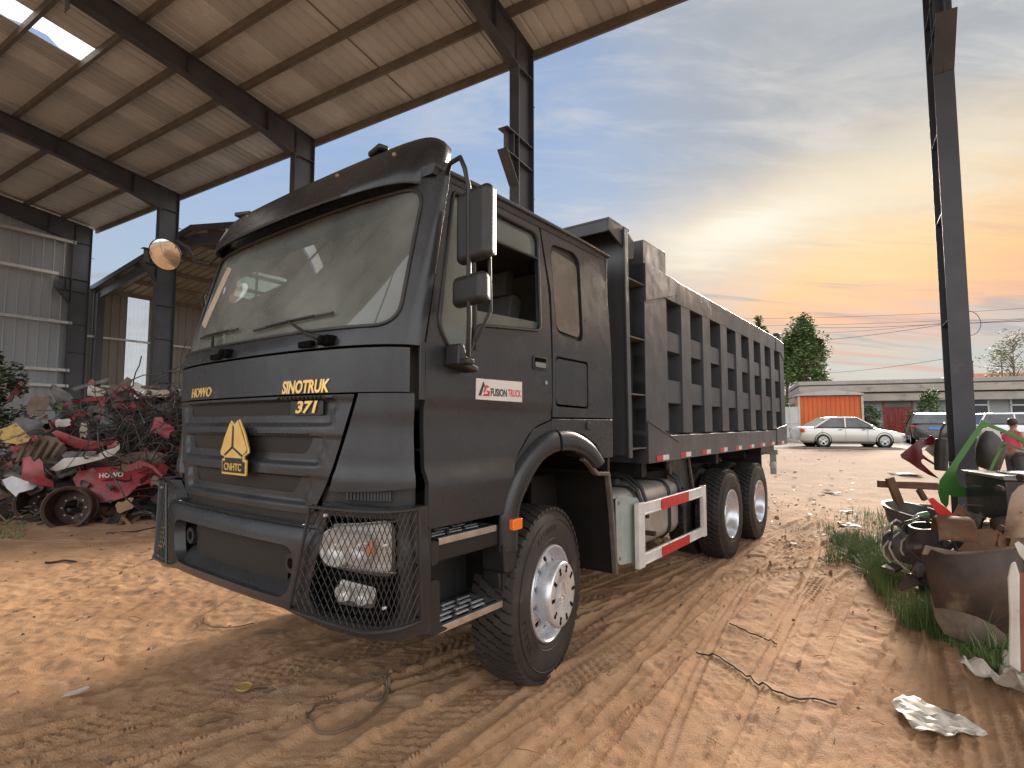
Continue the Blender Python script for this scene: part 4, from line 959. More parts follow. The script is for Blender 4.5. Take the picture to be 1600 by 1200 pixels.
vs = [p for r in rows for p in r]; fs = [(i*n+j, i*n+j+1, (i+1)*n+j+1, (i+1)*n+j) for i in range(len(rows)-1) for j in range(n-1)]
top = [(.72, y*.95, 3.30) for x, y, z in rows[-1]]; vs += top; i = len(rows)-1
fs += [(i*n+j, i*n+j+1, (i+1)*n+j+1, (i+1)*n+j) for j in range(n-1)]
m.add(vs, fs)
vispaint = mat('visor_plastic', (.016, .017, .019), .27, col2=(.024, .025, .027), nscale=2.5, rvar=.05, bump=.0002, bscale=260)
VI = m.build('sun_visor', vispaint, TR, smooth=45)
sol = VI.modifiers.new('solid', 'SOLIDIFY'); sol.thickness = .012
def vis(s, k):  # point on the visor face
    r = rows[k]; i = int((s+1)/2*(n-3))+1; return Vector(r[i])
brass = mat('old_brass', (.42, .30, .18), .4, .8)
for s in (-.62, -.25, .25, .62):
    m = MB(); p = vis(s, 5); m.lathe([(0, .006), (.012, .006), (.014, 0)], 12, Matrix.Translation(p+Vector((.004, 0, 0))) @ Vector((1, s, .3)).to_track_quat('Z', 'Y').to_matrix().to_4x4()); m.build('visor_screw', brass, VI)
for s in (-.72, .40):
    m = MB(); p = vis(s, 8); R = Matrix.Rotation(-s*.9*.6, 3, 'Z'); m.cbox(p+Vector((.02, 0, .02)), (.07, .15, .035), R); m.build('roof_marker', plastic, VI, bevel=.012)
def vface(Yc, zc):
    def f(a, b, t):
        Y = Yc+a; th = math.asin(min(1, abs(Y)/1.143)**1.25); k = (zc+b-2.99)/.2; x0 = 1.26-.115*k; xs_ = .93-.06*k
        return (xs_+(x0-xs_)*cos(th)**.62+.004+t, Y, zc+b+.035*abs(sin(th))**3-.01)
    return f
whitel = mat('white_lettering', (.62, .62, .60), .5)
m = MB()
text_on(m, '中国重汽', .055, vface(-.93, 3.115), width=.20, ext=.001); text_on(m, 'SINOTRUK', .032, vface(-.93, 3.075), width=.17, ext=.001); m.build('visor_lettering', whitel, VI, smooth=0)
# ---- wipers
for (Y, tip, blade) in ((.70, (.25, 2.225), ((.10, 2.235), (.80, 2.265))), (-.25, (-.5, 2.22), ((-.70, 2.27), (-.12, 2.27)))):
    w = MB(); base = wrap(y2s(Y+.12), 2.115, .035); mid = wrap(y2s(Y-.02), 2.15, .05)
    tp = wrap(y2s((blade[0][0]+blade[1][0])/2), 2.255, .03)
    w.tube([base, mid, tp], [.014, .011, .006], 8)
    w.tube([wrap(y2s(blade[0][0]+(blade[1][0]-blade[0][0])*t), blade[0][1]+(blade[1][1]-blade[0][1])*t+.012*math.sin(t*pi)*0, .012) for t in np.linspace(0, 1, 9)], .008, 6)
    w.tube([wrap(y2s(blade[0][0]+(blade[1][0]-blade[0][0])*t), blade[0][1]+(blade[1][1]-blade[0][1])*t+.004, .022) for t in (.2, .5, .8)], .006, 6)
    w.build('wiper', plastic, TR)
    m = MB(); c = Vector(wrap(y2s(Y+.12), 2.11, .012)); m.cbox(c, (.06, .09, .05)); m.lathe([(0, .05), (.022, .045), (.026, .0), (.03, -.02)], 12, Matrix.Translation(c) @ Matrix.Rotation(pi/2, 4, 'Y'))
    m.cbox(Vector(wrap(y2s(Y-.03), 2.10, .004)), (.03, .12, .035)); m.build('wiper_mount', darkm, TR, bevel=.006)
# ---- mirrors on the near side
def rbox3(name, c, sz, rz, mt, par, bev=.03, extra=None):
    m = MB(); m.cbox((0, 0, 0), sz); o = m.build(name, mt, par, bevel=bev, loc=c, rot=(0, 0, rz), segs=4); return o
MA = MB()
MA.tube([(.93, 1.23, 3.04), (.97, 1.30, 3.08), (1.0, 1.40, 3.07), (1.02, 1.45, 2.99), (1.00, 1.46, 2.9), (.985, 1.455, 2.2), (.93, 1.40, 2.03)], .013, 8)
MA.tube([(.94, 1.54, 2.9), (.93, 1.55, 2.25), (.93, 1.45, 2.10)], .010, 8)
MR = MA.build('mirror_arm', plastic, TR)
m = MB(); m.prism(rpoly([(.96, 1.985), (.80, 1.955), (.80, 1.99), (.88, 2.01), (.915, 2.10), (.955, 2.10)], .012, 2), 0, 1, lambda a, b, t: (a, 1.26+.10*t, b)); m.box(.90, .955, 1.25, 1.42, 1.985, 2.02); m.build('mirror_foot', plastic, MR, bevel=.012)
mirg = mat('mirror_glass', (.75, .72, .70), .03, 1.)
pinkrim = mat('mirror_shell_side', (.045, .043, .042), .4)
for (nm, zc, h, w, yc, bev) in (('mirror', 2.700, .385, .255, 1.475, .045), ('mirror', 2.365, .165, .25, 1.445, .04)):
    o = rbox3(nm, (.965, yc, zc), (.075, w, h), radians(-8), plastic, TR, bev)
    m = MB(); m.box(-.047, -.037, -w/2+.02, w/2-.02, -h/2+.02, h/2-.02); m.build('mirror_glass', mirg, o, bevel=.004)
# round front mirror on the far side
m = MB(); m.tube([(1.06, -1.10, 3.02), (1.12, -1.16, 2.93), (1.20, -1.22, 2.95), (1.24, -1.27, 3.06), (1.30, -1.32, 3.10), (1.35, -1.36, 3.06)], .013, 8); RA = m.build('mirror_arm', plastic, TR)
c = Vector((1.37, -1.315, 2.975)); toc = Vector((1, .75, -.62)).normalized(); M = Matrix.Translation(c) @ toc.to_track_quat('Z', 'Y').to_matrix().to_4x4()
m = MB(); m.lathe([(.0, -.035), (.07, -.03), (.118, -.01), (.125, .008), (.120, .014)], 36, M); RM = m.build('round_mirror', plastic, TR)
m = MB(); m.lathe([(.0, .034), (.05, .030), (.09, .021), (.119, .010)], 36, M); m.build('mirror_glass', mirg, RM)
# far side mirror frame seen past the windscreen
m = MB(); m.tube([(1.0, -1.2, 2.75), (1.05, -1.34, 2.78), (1.04, -1.42, 2.72), (1.0, -1.44, 2.5), (1.0, -1.35, 2.15)], .012, 8); m.build('mirror_arm', plastic, TR)
rbox3('mirror', (.93, -1.45, 2.45), (.08, .24, .38), radians(8), plastic, TR, .04)
# ---- dump body
BX0, BX1, BY = -1.80, -8.07, 1.2
BODY = MB(); 
def bx(m, a0, a1, y0, y1, z0, z1, sg=1): m.box(min(-a0, -a1), max(-a0, -a1), min(sg*y0, sg*y1), max(sg*y0, sg*y1), z0, z1)
m = MB()
for sg in (-1, 1): bx(m, 1.84, 8.05, 1.02, 1.05, 1.45, 3.1, sg)
bx(m, 1.85, 8.0, -1.05, 1.05, 1.45, 1.50); m.build('body_shell', paint2, TR)
for sg in (-1, 1):
    # upper rail
    m = MB(); m.prism([(1.05, 2.965), (1.20, 2.965), (1.205, 3.205), (1.17, 3.215), (1.05, 3.215)], 0, 1, lambda a, b, t: (-(1.80+(7.42-1.80)*t), sg*a, b)); m.build('top_rail', paint2, TR, bevel=.004)
    # lower rail with sloping ledge
    m = MB(); m.prism([(1.02, 1.31), (1.20, 1.31), (1.203, 1.55), (1.192, 1.565), (1.055, 1.60), (1.02, 1.60)], 0, 1, lambda a, b, t: (-(1.80+(7.25-1.80)*t), sg*a, b)); m.build('bottom_rail', paint2, TR, bevel=.003)
    # front and rear end plates
    m = MB(); m.sheet([(-2.348, 1.61), (-2.348, 2.96), (-1.80, 2.96), (-1.80, 1.61)], [], (.5, .5), lambda a, b, o: (a, sg*(1.196+o), b), .14); m.build('front_pillar', paint2, TR, bevel=.006)
    m = MB(); m.prism([(-8.07, 1.62), (-8.07, 2.90), (-7.75, 3.10), (-7.75, 1.6)], 0, 1, lambda a, b, t: (a, sg*(1.04+.158*t), b))
    m.prism([(-8.07, 1.31), (-8.07, 1.66), (-7.25, 1.60), (-7.25, 1.31)], 0, 1, lambda a, b, t: (a, sg*(1.03+.185*t), b))
    m.prism([(-8.07, 2.84), (-8.07, 3.17), (-7.42, 3.21), (-7.42, 2.965), (-7.78, 2.965)], 0, 1, lambda a, b, t: (a, sg*(1.03+.182*t), b))
    m.build('rear_pillar', paint2, TR, bevel=.006)
    # gusset plates at the front corners
    m = MB(); m.prism([(-1.80, 2.84), (-1.80, 3.21), (-2.62, 3.21), (-2.62, 3.05)], 0, 1, lambda a, b, t: (a, sg*(1.19+.020*t), b)); m.build('corner_gusset', paint2, TR, bevel=.003); m = MB(); m.prism([(-1.80, 1.31), (-1.80, 1.70), (-2.57, 1.49), (-2.57, 1.31)], 0, 1, lambda a, b, t: (a, sg*(1.19+.022*t), b)); m.build('corner_gusset', paint2, TR, bevel=.003)
    m = MB(); m.beam((-1.80, sg*1.212, 1.702), (-2.57, sg*1.212, 1.492), .02, .012); m.build('gusset_edge', alu if False else MATS['dusty_trim'], TR)
    for k in range(8):
        a = 2.348+.7085*k; w = .41
        if k < 7:
            m = MB(); m.prism([(1.04, 0), (1.04, .298), (1.198, .290), (1.198, .008)], 0, 1, lambda y, d, t: (-(a+w+d*.99), sg*y, 1.585+(2.97-1.585)*t)); m.build('side_post', paint2, TR, bevel=.003)
        for z0, z1 in ((2.432, 2.645), (1.894, 2.134)):
            m = MB(); m.prism([(1.04, z0-.02), (1.178, z0), (1.178, z1-.012), (1.168, z1), (1.04, z1+.025)], 0, 1, lambda y, z, t: (-(a+w*t), sg*y, z)); m.build('side_rail', paint2, TR, bevel=.003)
    # raised plate over the front end
    m = MB(); m.prism([(-1.83, 3.21), (-1.83, 3.445), (-2.365, 3.455), (-2.365, 3.21)], 0, 1, lambda a, b, t: (a, sg*(1.10+.09*t), b)); m.build('raised_plate', paint2, TR, bevel=.004)
    # red and white reflective strips
    for i in range(9):
        x = 1.97+i*.685
        m = MB(); m.prism([(-x, 1.325), (-x-.155, 1.325), (-x-.155, 1.375), (-x, 1.375)], 0, .003, lambda a, b, t: (a, sg*((1.203 if x < 2.6 or x > 7.3 else 1.2005)+.012*(x < 2.6 or x > 7.3)+t), b)); RS = m.build('reflector_strip', red_r, TR, smooth=0)
        m = MB(); m.prism([(-x-.158, 1.325), (-x-.31, 1.325), (-x-.31, 1.375), (-x-.158, 1.375)], 0, .003, lambda a, b, t: (a, sg*((1.203 if x < 2.6 or x > 7.3 else 1.2005)+.012*(x < 2.6 or x > 7.3)+t), b)); m.build('white_half', white_r, RS, smooth=0)
# headboard with the hoist bay in front of it
m = MB(); m.box(-1.84, -1.80, -1.19, 1.19, 1.31, 3.44); m.build('headboard', paint2, TR, bevel=.004)
m = MB(); m.prism([(-1.44, 1.40), (-1.40, 3.42), (-1.37, 3.42), (-1.41, 1.40)], 0, 1, lambda a, b, t: (a, -1.19+2.38*t, b)); m.build('front_bulkhead', paint2, TR, bevel=.004)
for sg in (-1, 1):
    m = MB(); m.prism([(-1.455, 1.38), (-1.415, 3.43), (-1.35, 3.43), (-1.39, 1.38)], 0, 1, lambda a, b, t: (a, sg*(1.19+.022*t), b)); m.build('bulkhead_edge', paint2, TR, bevel=.004)
    for z in (1.45, 1.94, 2.46, 2.99):
        m = MB(); m.prism([(-1.42, 0), (-1.80, .0), (-1.80, .012), (-1.42, .012)], 0, 1, lambda a, b, t: (a, sg*(1.02+.17*t), z+b)); m.build('bay_gusset', MATS['dusty_trim'], TR)
    m = MB(); m.prism([(-1.10, 3.43), (-1.38, 3.43), (-1.38, 3.25), (-1.10, 3.335)], 0, 1, lambda a, b, t: (a, sg*(1.172+.016*t), b)); m.build('canopy_side', paint2, TR)
    m = MB(); m.prism([(-1.44, 3.43), (-1.54, 3.43), (-1.66, 3.38), (-1.64, 3.22), (-1.44, 3.16)], 0, 1, lambda a, b, t: (a, sg*(1.15+.012*t), b)); m.build('canopy_rib', paint2, TR)
m = MB(); m.box(-1.50, -1.10, -1.188, 1.188, 3.43, 3.45); m.prism([(-1.10, 3.33), (-1.10, 3.43), (-1.125, 3.43), (-1.125, 3.33)], 0, 1, lambda a, b, t: (a, -1.17+2.34*t, b)); m.build('canopy', paint2, TR, bevel=.003)
m = MB(); m.box(-8.06, -8.02, -1.03, 1.03, 1.4, 3.15); m.build('tailgate', paint2, TR)
m = MB(); m.cbox((-8.12, 1.08, 1.50), (.16, .10, .10)); m.cyl((-8.05, 1.1, 1.52), (-8.30, 1.1, 1.50), .03); m.cbox((-7.95, 1.12, 3.28), (.14, .10, .14)); m.build('tailgate_hinge', plastic, TR, bevel=.01)
# ---- chassis
m = MB()
for sg in (-1, 1): m.box(-7.9, .9, min(sg*.38, sg*.46), max(sg*.38, sg*.46), .78, 1.08)
m.box(-7.8, -1.9, -.42, .42, 1.08, 1.30)
for x in (-1.2, -2.4, -3.3, -4.9, -6.4, -7.6): m.box(x-.06, x+.06, -.9, .9, 1.12, 1.32)
m.build('chassis_rail', frame_m, TR, bevel=.006)
m = MB()
for x in (-4.3, -5.75):
    m.cyl((x, -.9, .56), (x, .9, .56), .13, 16); m.lathe([(0, -.25), (.15, -.22), (.24, -.08), (.24, .08), (.15, .22), (0, .25)], 20, Matrix.Translation((x, 0, .56)) @ Matrix.Rotation(pi/2, 4, 'Y'))
m.cyl((-.12, -.95, .50), (-.12, .95, .50), .07, 12); m.build('axle', frame_m, TR)
m = MB()
for sg in (-1, 1):
    for i in range(8): m.box(-5.55+i*.06, -4.22-i*.06, min(sg*.5, sg*.6), max(sg*.5, sg*.6), .72+i*.025, .74+i*.025)
    for i in range(5): m.box(-.75+i*.08, .75-i*.08, min(sg*.42, sg*.5), max(sg*.42, sg*.5), .62+i*.02, .637+i*.02)
m.build('leaf_spring', frame_m, TR)
# exhaust / air tanks / tank seen below the body
tank_m = mat('dusty_tank', (.60, .58, .55), .38, .55, col2=(.44, .40, .35), nscale=4, rvar=.1, bump=.0005, bscale=70, col3=(.22, .17, .13), n3=3.5, lo3=.56, hi3=.75)
sec = rrect(-.29, .29, -.29, .29, .13, 6)
for sg in (1,):
    m = MB(); ringx = [(-1.32, .93), (-1.34, .985), (-1.37, 1.0), (-2.80, 1.0), (-2.84, .985), (-2.86, .93)]
    vs = []; n = len(sec)
    for x, k in ringx: vs += [(x, sg*.80+a*k, .79+b*k) for a, b in sec]
    fs = [(i*n+j, i*n+(j+1) % n, (i+1)*n+(j+1) % n, (i+1)*n+j) for i in range(len(ringx)-1) for j in range(n)]+[tuple(range(n)), tuple((len(ringx)-1)*n+j for j in range(n))]
    m.add(vs, fs); FT = m.build('fuel_tank', tank_m, TR)
    m = MB()
    for x in (-1.75, -2.55):
        rr = [(x, sg*.80+a*1.02, .79+b*1.02) for a, b in sec]; m.tube(rr, .014, 5, closed=True); m.tube([(x-.05, p[1], p[2]) for p in rr], .008, 5, closed=True)
    m.build('tank_strap', plastic, FT)
    m = MB(); m.lathe([(.06, 0), (.06, .05), (0, .06)], 16, Matrix.Translation((-2.0, .75, 1.08))); m.build('fuel_cap', plastic, FT)
    m = MB(); pl = rpoly([(-1.25, 1.06), (-1.72, 1.0), (-1.74, .43), (-1.27, .48)], .06, 5)
    m.prism(pl, 0, 1, lambda a, b, t: (a, 1.13+.012*t, b)); BP2 = m.build('battery_cover', galv, TR, bevel=.003)
    m = MB(); m.prism(rpoly([(-1.12, 1.05), (-1.70, .99), (-1.72, .46), (-1.14, .50)], .06, 4), 0, 1, lambda a, b, t: (a, .90+.22*t, b)); m.build('battery_box', plastic, TR, bevel=.01)
    m = MB()
    for a, b in ((-1.30, 1.0), (-1.66, .95), (-1.67, .52), (-1.31, .53), (-1.68, .74)): m.lathe([(0, .006), (.014, .005), (.016, 0)], 10, Matrix.Translation((a, 1.143, b)) @ Matrix.Rotation(-pi/2, 4, 'X'))
    m.build('cover_screw', MATS['worn_chrome'], BP2)
    # hoop tubes that guard the tank
    m = MB()
    for x in (-1.76, -1.86, -2.78, -2.86): m.tube([(x, .42, 1.17), (x, .80, 1.20), (x, .98, 1.17), (x, 1.10, 1.08), (x, 1.15, .95), (x, 1.16, .80)], .020, 8)
    m.tube([(-2.80, 1.17, 1.0), (-2.80, 1.17, .50)], .022, 8)
    m.build('guard_hoop', plastic, TR)
# side guard, red and white (both sides)
for sg in (1, -1):
    m = MB(); Yg = 1.215
    def bar(z0, z1, x0=1.60, x1=3.37): m.box(-x1, -x0, min(sg*(Yg-.03), sg*Yg), max(sg*(Yg-.03), sg*Yg), z0, z1)
    bar(.853, .965); bar(.415, .515)
    for zz in (.865, .955, .425, .505): m.box(-3.37, -1.60, min(sg*Yg, sg*(Yg+.006)), max(sg*Yg, sg*(Yg+.006)), zz-.008, zz+.008)
    for x0, x1 in ((1.53, 1.66), (3.27, 3.37)): m.box(-x1, -x0, min(sg*(Yg-.035), sg*(Yg+.008)), max(sg*(Yg-.035), sg*(Yg+.008)), .405, .975)
    SG = m.build('side_guard', white_r, TR, bevel=.003)
    for z0, z1 in ((.853, .965), (.415, .515)):
        m = MB(); m.prism([(-2.05, z0+.004), (-2.80, z0+.004), (-2.80, z1-.004), (-2.05, z1-.004)], 0, 1, lambda a, b, t: (a, sg*(Yg+.0065+.003*t), b)); m.build('red_band', red_r, SG, smooth=0)
    m = MB(); m.box(-2.0, -1.95, min(sg*.5, sg*Yg-.03*sg), max(sg*.5, sg*Yg-.03*sg), .62, .66); m.box(-3.2, -3.15, min(sg*.5, sg*1.185), max(sg*.5, sg*1.185), .88, .92); m.build('guard_bracket', frame_m, SG)
# fenders over the rear wheels and mud flaps
for sg in (1, -1):
    m = MB(); m.sheet(rpoly([(-2.75, 1.30), (-3.35, 1.30), (-3.50, .87), (-3.05, .89), (-2.80, 1.02)], .06, 4), [], (.5, .5), lambda a, b, o: (a, sg*(1.0+o), b), .03); m.build('splash_plate', plastic, TR, bevel=.006)
    m = MB(); m.tube([(-2.75, sg*1.03, 1.26), (-2.80, sg*1.04, 1.04), (-2.95, sg*1.04, .98), (-3.05, sg*1.04, .99)], .018, 6); m.beam((-3.36, sg*1.03, 1.30), (-3.52, sg*1.03, .86), .03, .02, up=(0, 1, 0)); m.build('splash_edge', MATS['dusty_trim'], TR)
    m = MB(); m.box(-7.26, -6.35, min(sg*.45, sg*1.15), max(sg*.45, sg*1.15), 1.22, 1.30); m.box(-6.50, -6.47, min(sg*.5, sg*1.12), max(sg*.5, sg*1.12), .72, 1.28); m.build('mud_flap', plastic, TR)
    m = MB(); m.box(-7.5, -7.42, min(sg*.6, sg*1.17), max(sg*.6, sg*1.17), 1.14, 1.22); m.box(-7.44, -7.40, min(sg*1.05, sg*1.15), max(sg*1.05, sg*1.15), .80, 1.14); m.build('tail_light_bracket', galv, TR, bevel=.005)
    m = MB(); m.lathe([(0, .02), (.05, .015), (.06, 0), (.06, -.02)], 16, Matrix.Translation((-7.38, sg*1.10, .96)) @ Matrix.Rotation(pi/2, 4, 'Y')); m.build('tail_light', white_r, TR)
# ---- wheels
R = .562
def wheel(kind):
    """axis along local +Y pointing outwards, outer sidewall at y=0"""
    t = MB(); Mx = Matrix.Rotation(-pi/2, 4, 'X')      # lathe z -> +y
    W = .30
    prof = [(.300, -.012), (.315, .000), (.335, .004), (.40, .010), (.455, .008), (.50, -.004), (.525, -.018), (.541, -.034), (.541, -.06), (.541, -W+.06), (.541, -W+.034), (.525, -W+.018), (.455, -W-.004), (.36, -W), (.30, -W+.02)]
    t.lathe(prof, 96, Mx)
    t.lathe([(.470, .0085), (.474, .0105), (.478, .0085)], 96, Mx)
    t.lathe([(.345, .0045), (.349, .0085), (.353, .0045)], 96, Mx)
    nb = 54; h = .021
    for k in range(nb):
        g0 = 2*pi*k/nb
        for r_ in range(5):
            yc = -W+.045+r_*(W-.09)/4; off = (.5 if r_ % 2 else 0)*2*pi/nb
            wv = .030 if r_ not in (0, 4) else .028; ga = .42*2*pi/nb*2*.86
            wid = 2*pi/nb*.80
            pts = []
            a0 = g0+off-wid/2; a1 = g0+off+wid/2; sk = .20*wid
            if r_ in (0, 4):
                y0, y1 = (yc-.034, yc+.030) if r_ == 0 else (yc-.030, yc+.034)
            else: y0, y1 = yc-.028, yc+.028
            vs = []
            for rr, ins in ((.538, 0), (.541+h, .06)):
                for (a, y) in ((a0+sk, y0), (a1+sk, y0), (a1-sk, y1), (a0-sk, y1)):
                    am = (a0+a1)/2; a = am+(a-am)*(1-ins); yy = (y0+y1)/2+(y-(y0+y1)/2)*(1-ins)
                    if (r_ == 0 and y == y0) or (r_ == 4 and y == y1): rr2 = rr-.010
                    else: rr2 = rr
                    vs.append((rr2*cos(a), yy, rr2*sin(a)))
            t.add(vs, [(0, 1, 2, 3), (4, 5, 6, 7), (0, 1, 5, 4), (1, 2, 6, 5), (2, 3, 7, 6), (3, 0, 4, 7)])
    ms = {}
    ms['tyre'] = (t, rubber, 50)
    r = MB()
    if kind == 'front':
        rc = [(.302, -.02), (.308, -.004), (.304, .006), (.296, .008), (.288, .000), (.280, -.03), (.268, -.062), (.255, -.075)]
        r.lathe(rc, 64, Mx)
        # disc with ten oval holes, built as a sheet in polar coordinates mapped onto a cone
        def fn(a, b, o):
            rad = b; h = -.075+.085*ramp(rad, .25, .16) if False else -.070+(.255-rad)*.55
            return (rad*cos(a), h+o, rad*sin(a))
        outer = [(0, .165), (2*pi, .165), (2*pi, .256), (0, .256)]
        holes = []
        for k in range(10):
            ac = 2*pi*(k+.5)/10; holes.append([(ac+.115*cos(q)/1, .212+.022*sin(q)) for q in np.linspace(0, 2*pi, 16, endpoint=False)])
        r.sheet(outer, holes, (.09, .02), fn, .012)
        r.lathe([(.190, -.040), (.207, .010), (.207, .072), (.200, .082), (.190, .085), (.120, .085), (.112, .079), (.0, .079)], 64, Mx)
        ms['rim'] = (r, chrome, 40)
        b = MB()
        for k in range(10):
            a = 2*pi*k/10; c = (.118*cos(a), .0545, .118*sin(a))
            b.lathe([(0, .003), (.013, .003), (.014, .0)], 12, Matrix.Translation((.172*cos(a), .0853, .172*sin(a))) @ Mx)
            b.lathe([(0, .003), (.011, .003), (.012, .0)], 12, Matrix.Translation((.148*cos(a), .0853, .148*sin(a))) @ Mx)
        b.lathe([(.0, -.076), (.26, -.080)], 40, Mx)
        ms['bolt_holes'] = (b, darkm, 0)
        e = MB(); tri = [(-.016, .075), (-.045, -.012), (-.040, -.024), (0, -.004), (.040, -.024), (.045, -.012), (.016, .075), (0, .064)]
        for i in range(len(tri)): 
            p = tri[i]; q = tri[(i+1) % len(tri)]; e.beam((-p[0], .0815, p[1]), (-q[0], .0815, q[1]), .005, .004, up=(0, 1, 0))
        for p, q in (((-.024, -.026), (.024, -.026)), ((-.024, -.046), (.024, -.046)), ((-.024, -.026), (-.024, -.046)), ((.024, -.026), (.024, -.046))): e.beam((-p[0], .0815, p[1]), (-q[0], .0815, q[1]), .005, .004, up=(0, 1, 0))
        ms['hub_emblem'] = (e, alu, 0)
    else:
        r.lathe([(.302, -.02), (.308, -.004), (.304, .006), (.296, .008), (.288, .000), (.276, -.05), (.262, -.10), (.235, -.150), (.19, -.17), (.15, -.172), (.145, -.10), (.13, -.085), (.0, -.08)], 64, Mx)
        ms['rim'] = (r, chrome, 40)
        b = MB()
        for k in range(10):
            a = 2*pi*k/10; b.lathe([(0, .03), (.014, .028), (.016, 0)], 6, Matrix.Translation((.185*cos(a), -.165, .185*sin(a))) @ Mx)
        ms['wheel_nuts'] = (b, frame_m, 30)
    # raised sidewall lettering
    lt = MB()
    def arc(word, a0, rad, size, step):
        for i, ch in enumerate(word):
            vs, fs = text_mesh(ch, size, ext=.002, bold=.002)
            a = a0-i*step
            lt.add([(-(v[0]*cos(a-pi/2)-(v[1])*sin(a-pi/2))*1-0-rad*cos(a)*-1*0, 0, 0) for v in vs], []) if False else None
            # letter up = radial outward, right = clockwise seen from outside
            ur = Vector((cos(a), 0, sin(a))); rt = Vector((sin(a), 0, -cos(a)))
            lt.add([ur*(rad+v[1])-rt*0+rt*v[0]+Vector((0, .0095+v[2], 0)) for v in vs], fs)
    FLIP = -1
    def arc2(word, a0, rad, size, step):
        for i, ch in enumerate(word):
            vs, fs = text_mesh(ch, size, ext=.002, bold=.002)
            a = a0+i*step; ur = Vector((cos(a), 0, sin(a))); rt = Vector((-sin(a), 0, cos(a)))
            lt.add([ur*(rad+v[1])+rt*v[0]+Vector((0, .0095+v[2], 0)) for v in vs], fs)
    arc2('XR026', radians(-35), .415, .062, .115); arc2('SAILWIN', radians(60), .415, .055, .10)
    ms['lettering'] = (lt, mat('sidewall_letter', (.014, .013, .012), .6) if 'sidewall_letter' not in MATS else MATS['sidewall_letter'], 0)
    return ms
def place_wheel(kind, x, y, sg, steer=0.):
    key = kind
    if key not in WH:
        ms = wheel(kind); root = None
        o = {}
        for nm, (mb, mt, sm) in ms.items(): o[nm] = mb.build(nm, mt, None, smooth=sm)
        WH[key] = o; first = True
    else: first = False
    src = WH[key]
    w = bpy.data.objects.new('wheel', None); COL.objects.link(w); w.parent = TR
    w.location = (x, y, .548 if kind == 'front' else .535); w.scale = (1.02, 1, 1.02) if kind == 'front' else (1, 1, 1); w.rotation_euler = (0, random.uniform(0, 6) if kind != 'front' else 0, (0 if sg > 0 else pi)+steer)
    w.empty_display_size = .1
    for nm, s in src.items():
        c = s if first else s.copy()
        if not first: COL.objects.link(c)
        c.parent = w
    return w
WH = {}
place_wheel('front', -.12, 1.225, 1, radians(9)); place_wheel('front', -.12, -1.225, -1, radians(9))
for x in (-4.3, -5.75):
    for sg in (1, -1):
        place_wheel('rear', x, sg*1.245, sg)
        place_wheel('rear', x, sg*.885, sg)
for x in (-4.17, -5.62): pass
# ================================================================== placing helpers (turn a measured picture point at a known depth into a point in the yard)
def at(u, v, Y):
    cp, sp_ = cos(PITCH), sin(PITCH); a = (600-v)/FPX
    d = Vector(((u-800)/FPX, cp-a*sp_, sp_+a*cp)); return Vector((0, 0, CAMZ))+d*(Y/d.y)
def onground(u, v):
    for Y in np.arange(1.5, 60, .02):
        p = at(u, v, Y)
        if p.z <= gz(p.x, p.y): return Vector((p.x, p.y, gz(p.x, p.y)))
    return p
def pxs(Y): return Y/FPX
red = mat('faded_red_panel', (.36, .035, .05), .38, col2=(.22, .025, .035), nscale=3, col3=(.16, .11, .09), n3=5, lo3=.50, hi3=.68, bump=.0008, bscale=40)
maroon = mat('maroon_panel', (.17, .012, .02), .32, col2=(.10, .01, .015), nscale=3, col3=(.12, .08, .06), n3=4, lo3=.62, hi3=.8)
green = mat('green_frame', (.055, .19, .035), .35, col2=(.055, .17, .035), nscale=4, col3=(.10, .10, .06), n3=5, lo3=.64, hi3=.8)
rust = mat('rusty_steel', (.13, .065, .035), .75, col2=(.20, .11, .06), nscale=5, col3=(.06, .035, .025), n3=3, lo3=.5, hi3=.7, bump=.0015, bscale=60)
rustd = mat('dark_rust', (.032, .019, .014), .6, col2=(.075, .043, .028), nscale=5, col3=(.24, .17, .11), n3=2.2, lo3=.60, hi3=.74, bump=.0012, bscale=50)
greyp = mat('grey_plastic', (.065, .065, .067), .5, col2=(.12, .115, .11), nscale=4, col3=(.24, .20, .15), n3=4, lo3=.6, hi3=.8)
blackp = mat('scrap_black', (.025, .024, .023), .5, col2=(.05, .045, .04), nscale=5, col3=(.15, .12, .09), n3=4, lo3=.6, hi3=.8)
brownp = mat('dusty_brown', (.12, .088, .064), .75, col2=(.20, .15, .108), nscale=4, col3=(.09, .06, .045), n3=6, lo3=.55, hi3=.75, bump=.002, bscale=30)
cream = mat('cream_plastic', (.50, .44, .34), .6, col2=(.38, .32, .24), nscale=6)
whitp = mat('dirty_white', (.60, .58, .54), .6, col2=(.46, .42, .36), nscale=4, col3=(.28, .20, .14), n3=5, lo3=.6, hi3=.75)
yelp = mat('dirty_yellow', (.55, .36, .09), .6, col2=(.36, .24, .10), nscale=9, col3=(.10, .06, .04), n3=12, lo3=.52, hi3=.62)
lgreen = mat('pale_green', (.16, .24, .08), .6, col2=(.12, .18, .07), nscale=4)
cloth = mat('white_cloth', (.62, .62, .64), .85, col2=(.50, .50, .52), nscale=6)
film = glassmat('plastic_film', (.9, .87, .82), .78, (.62, .56, .47), .5, 9.)
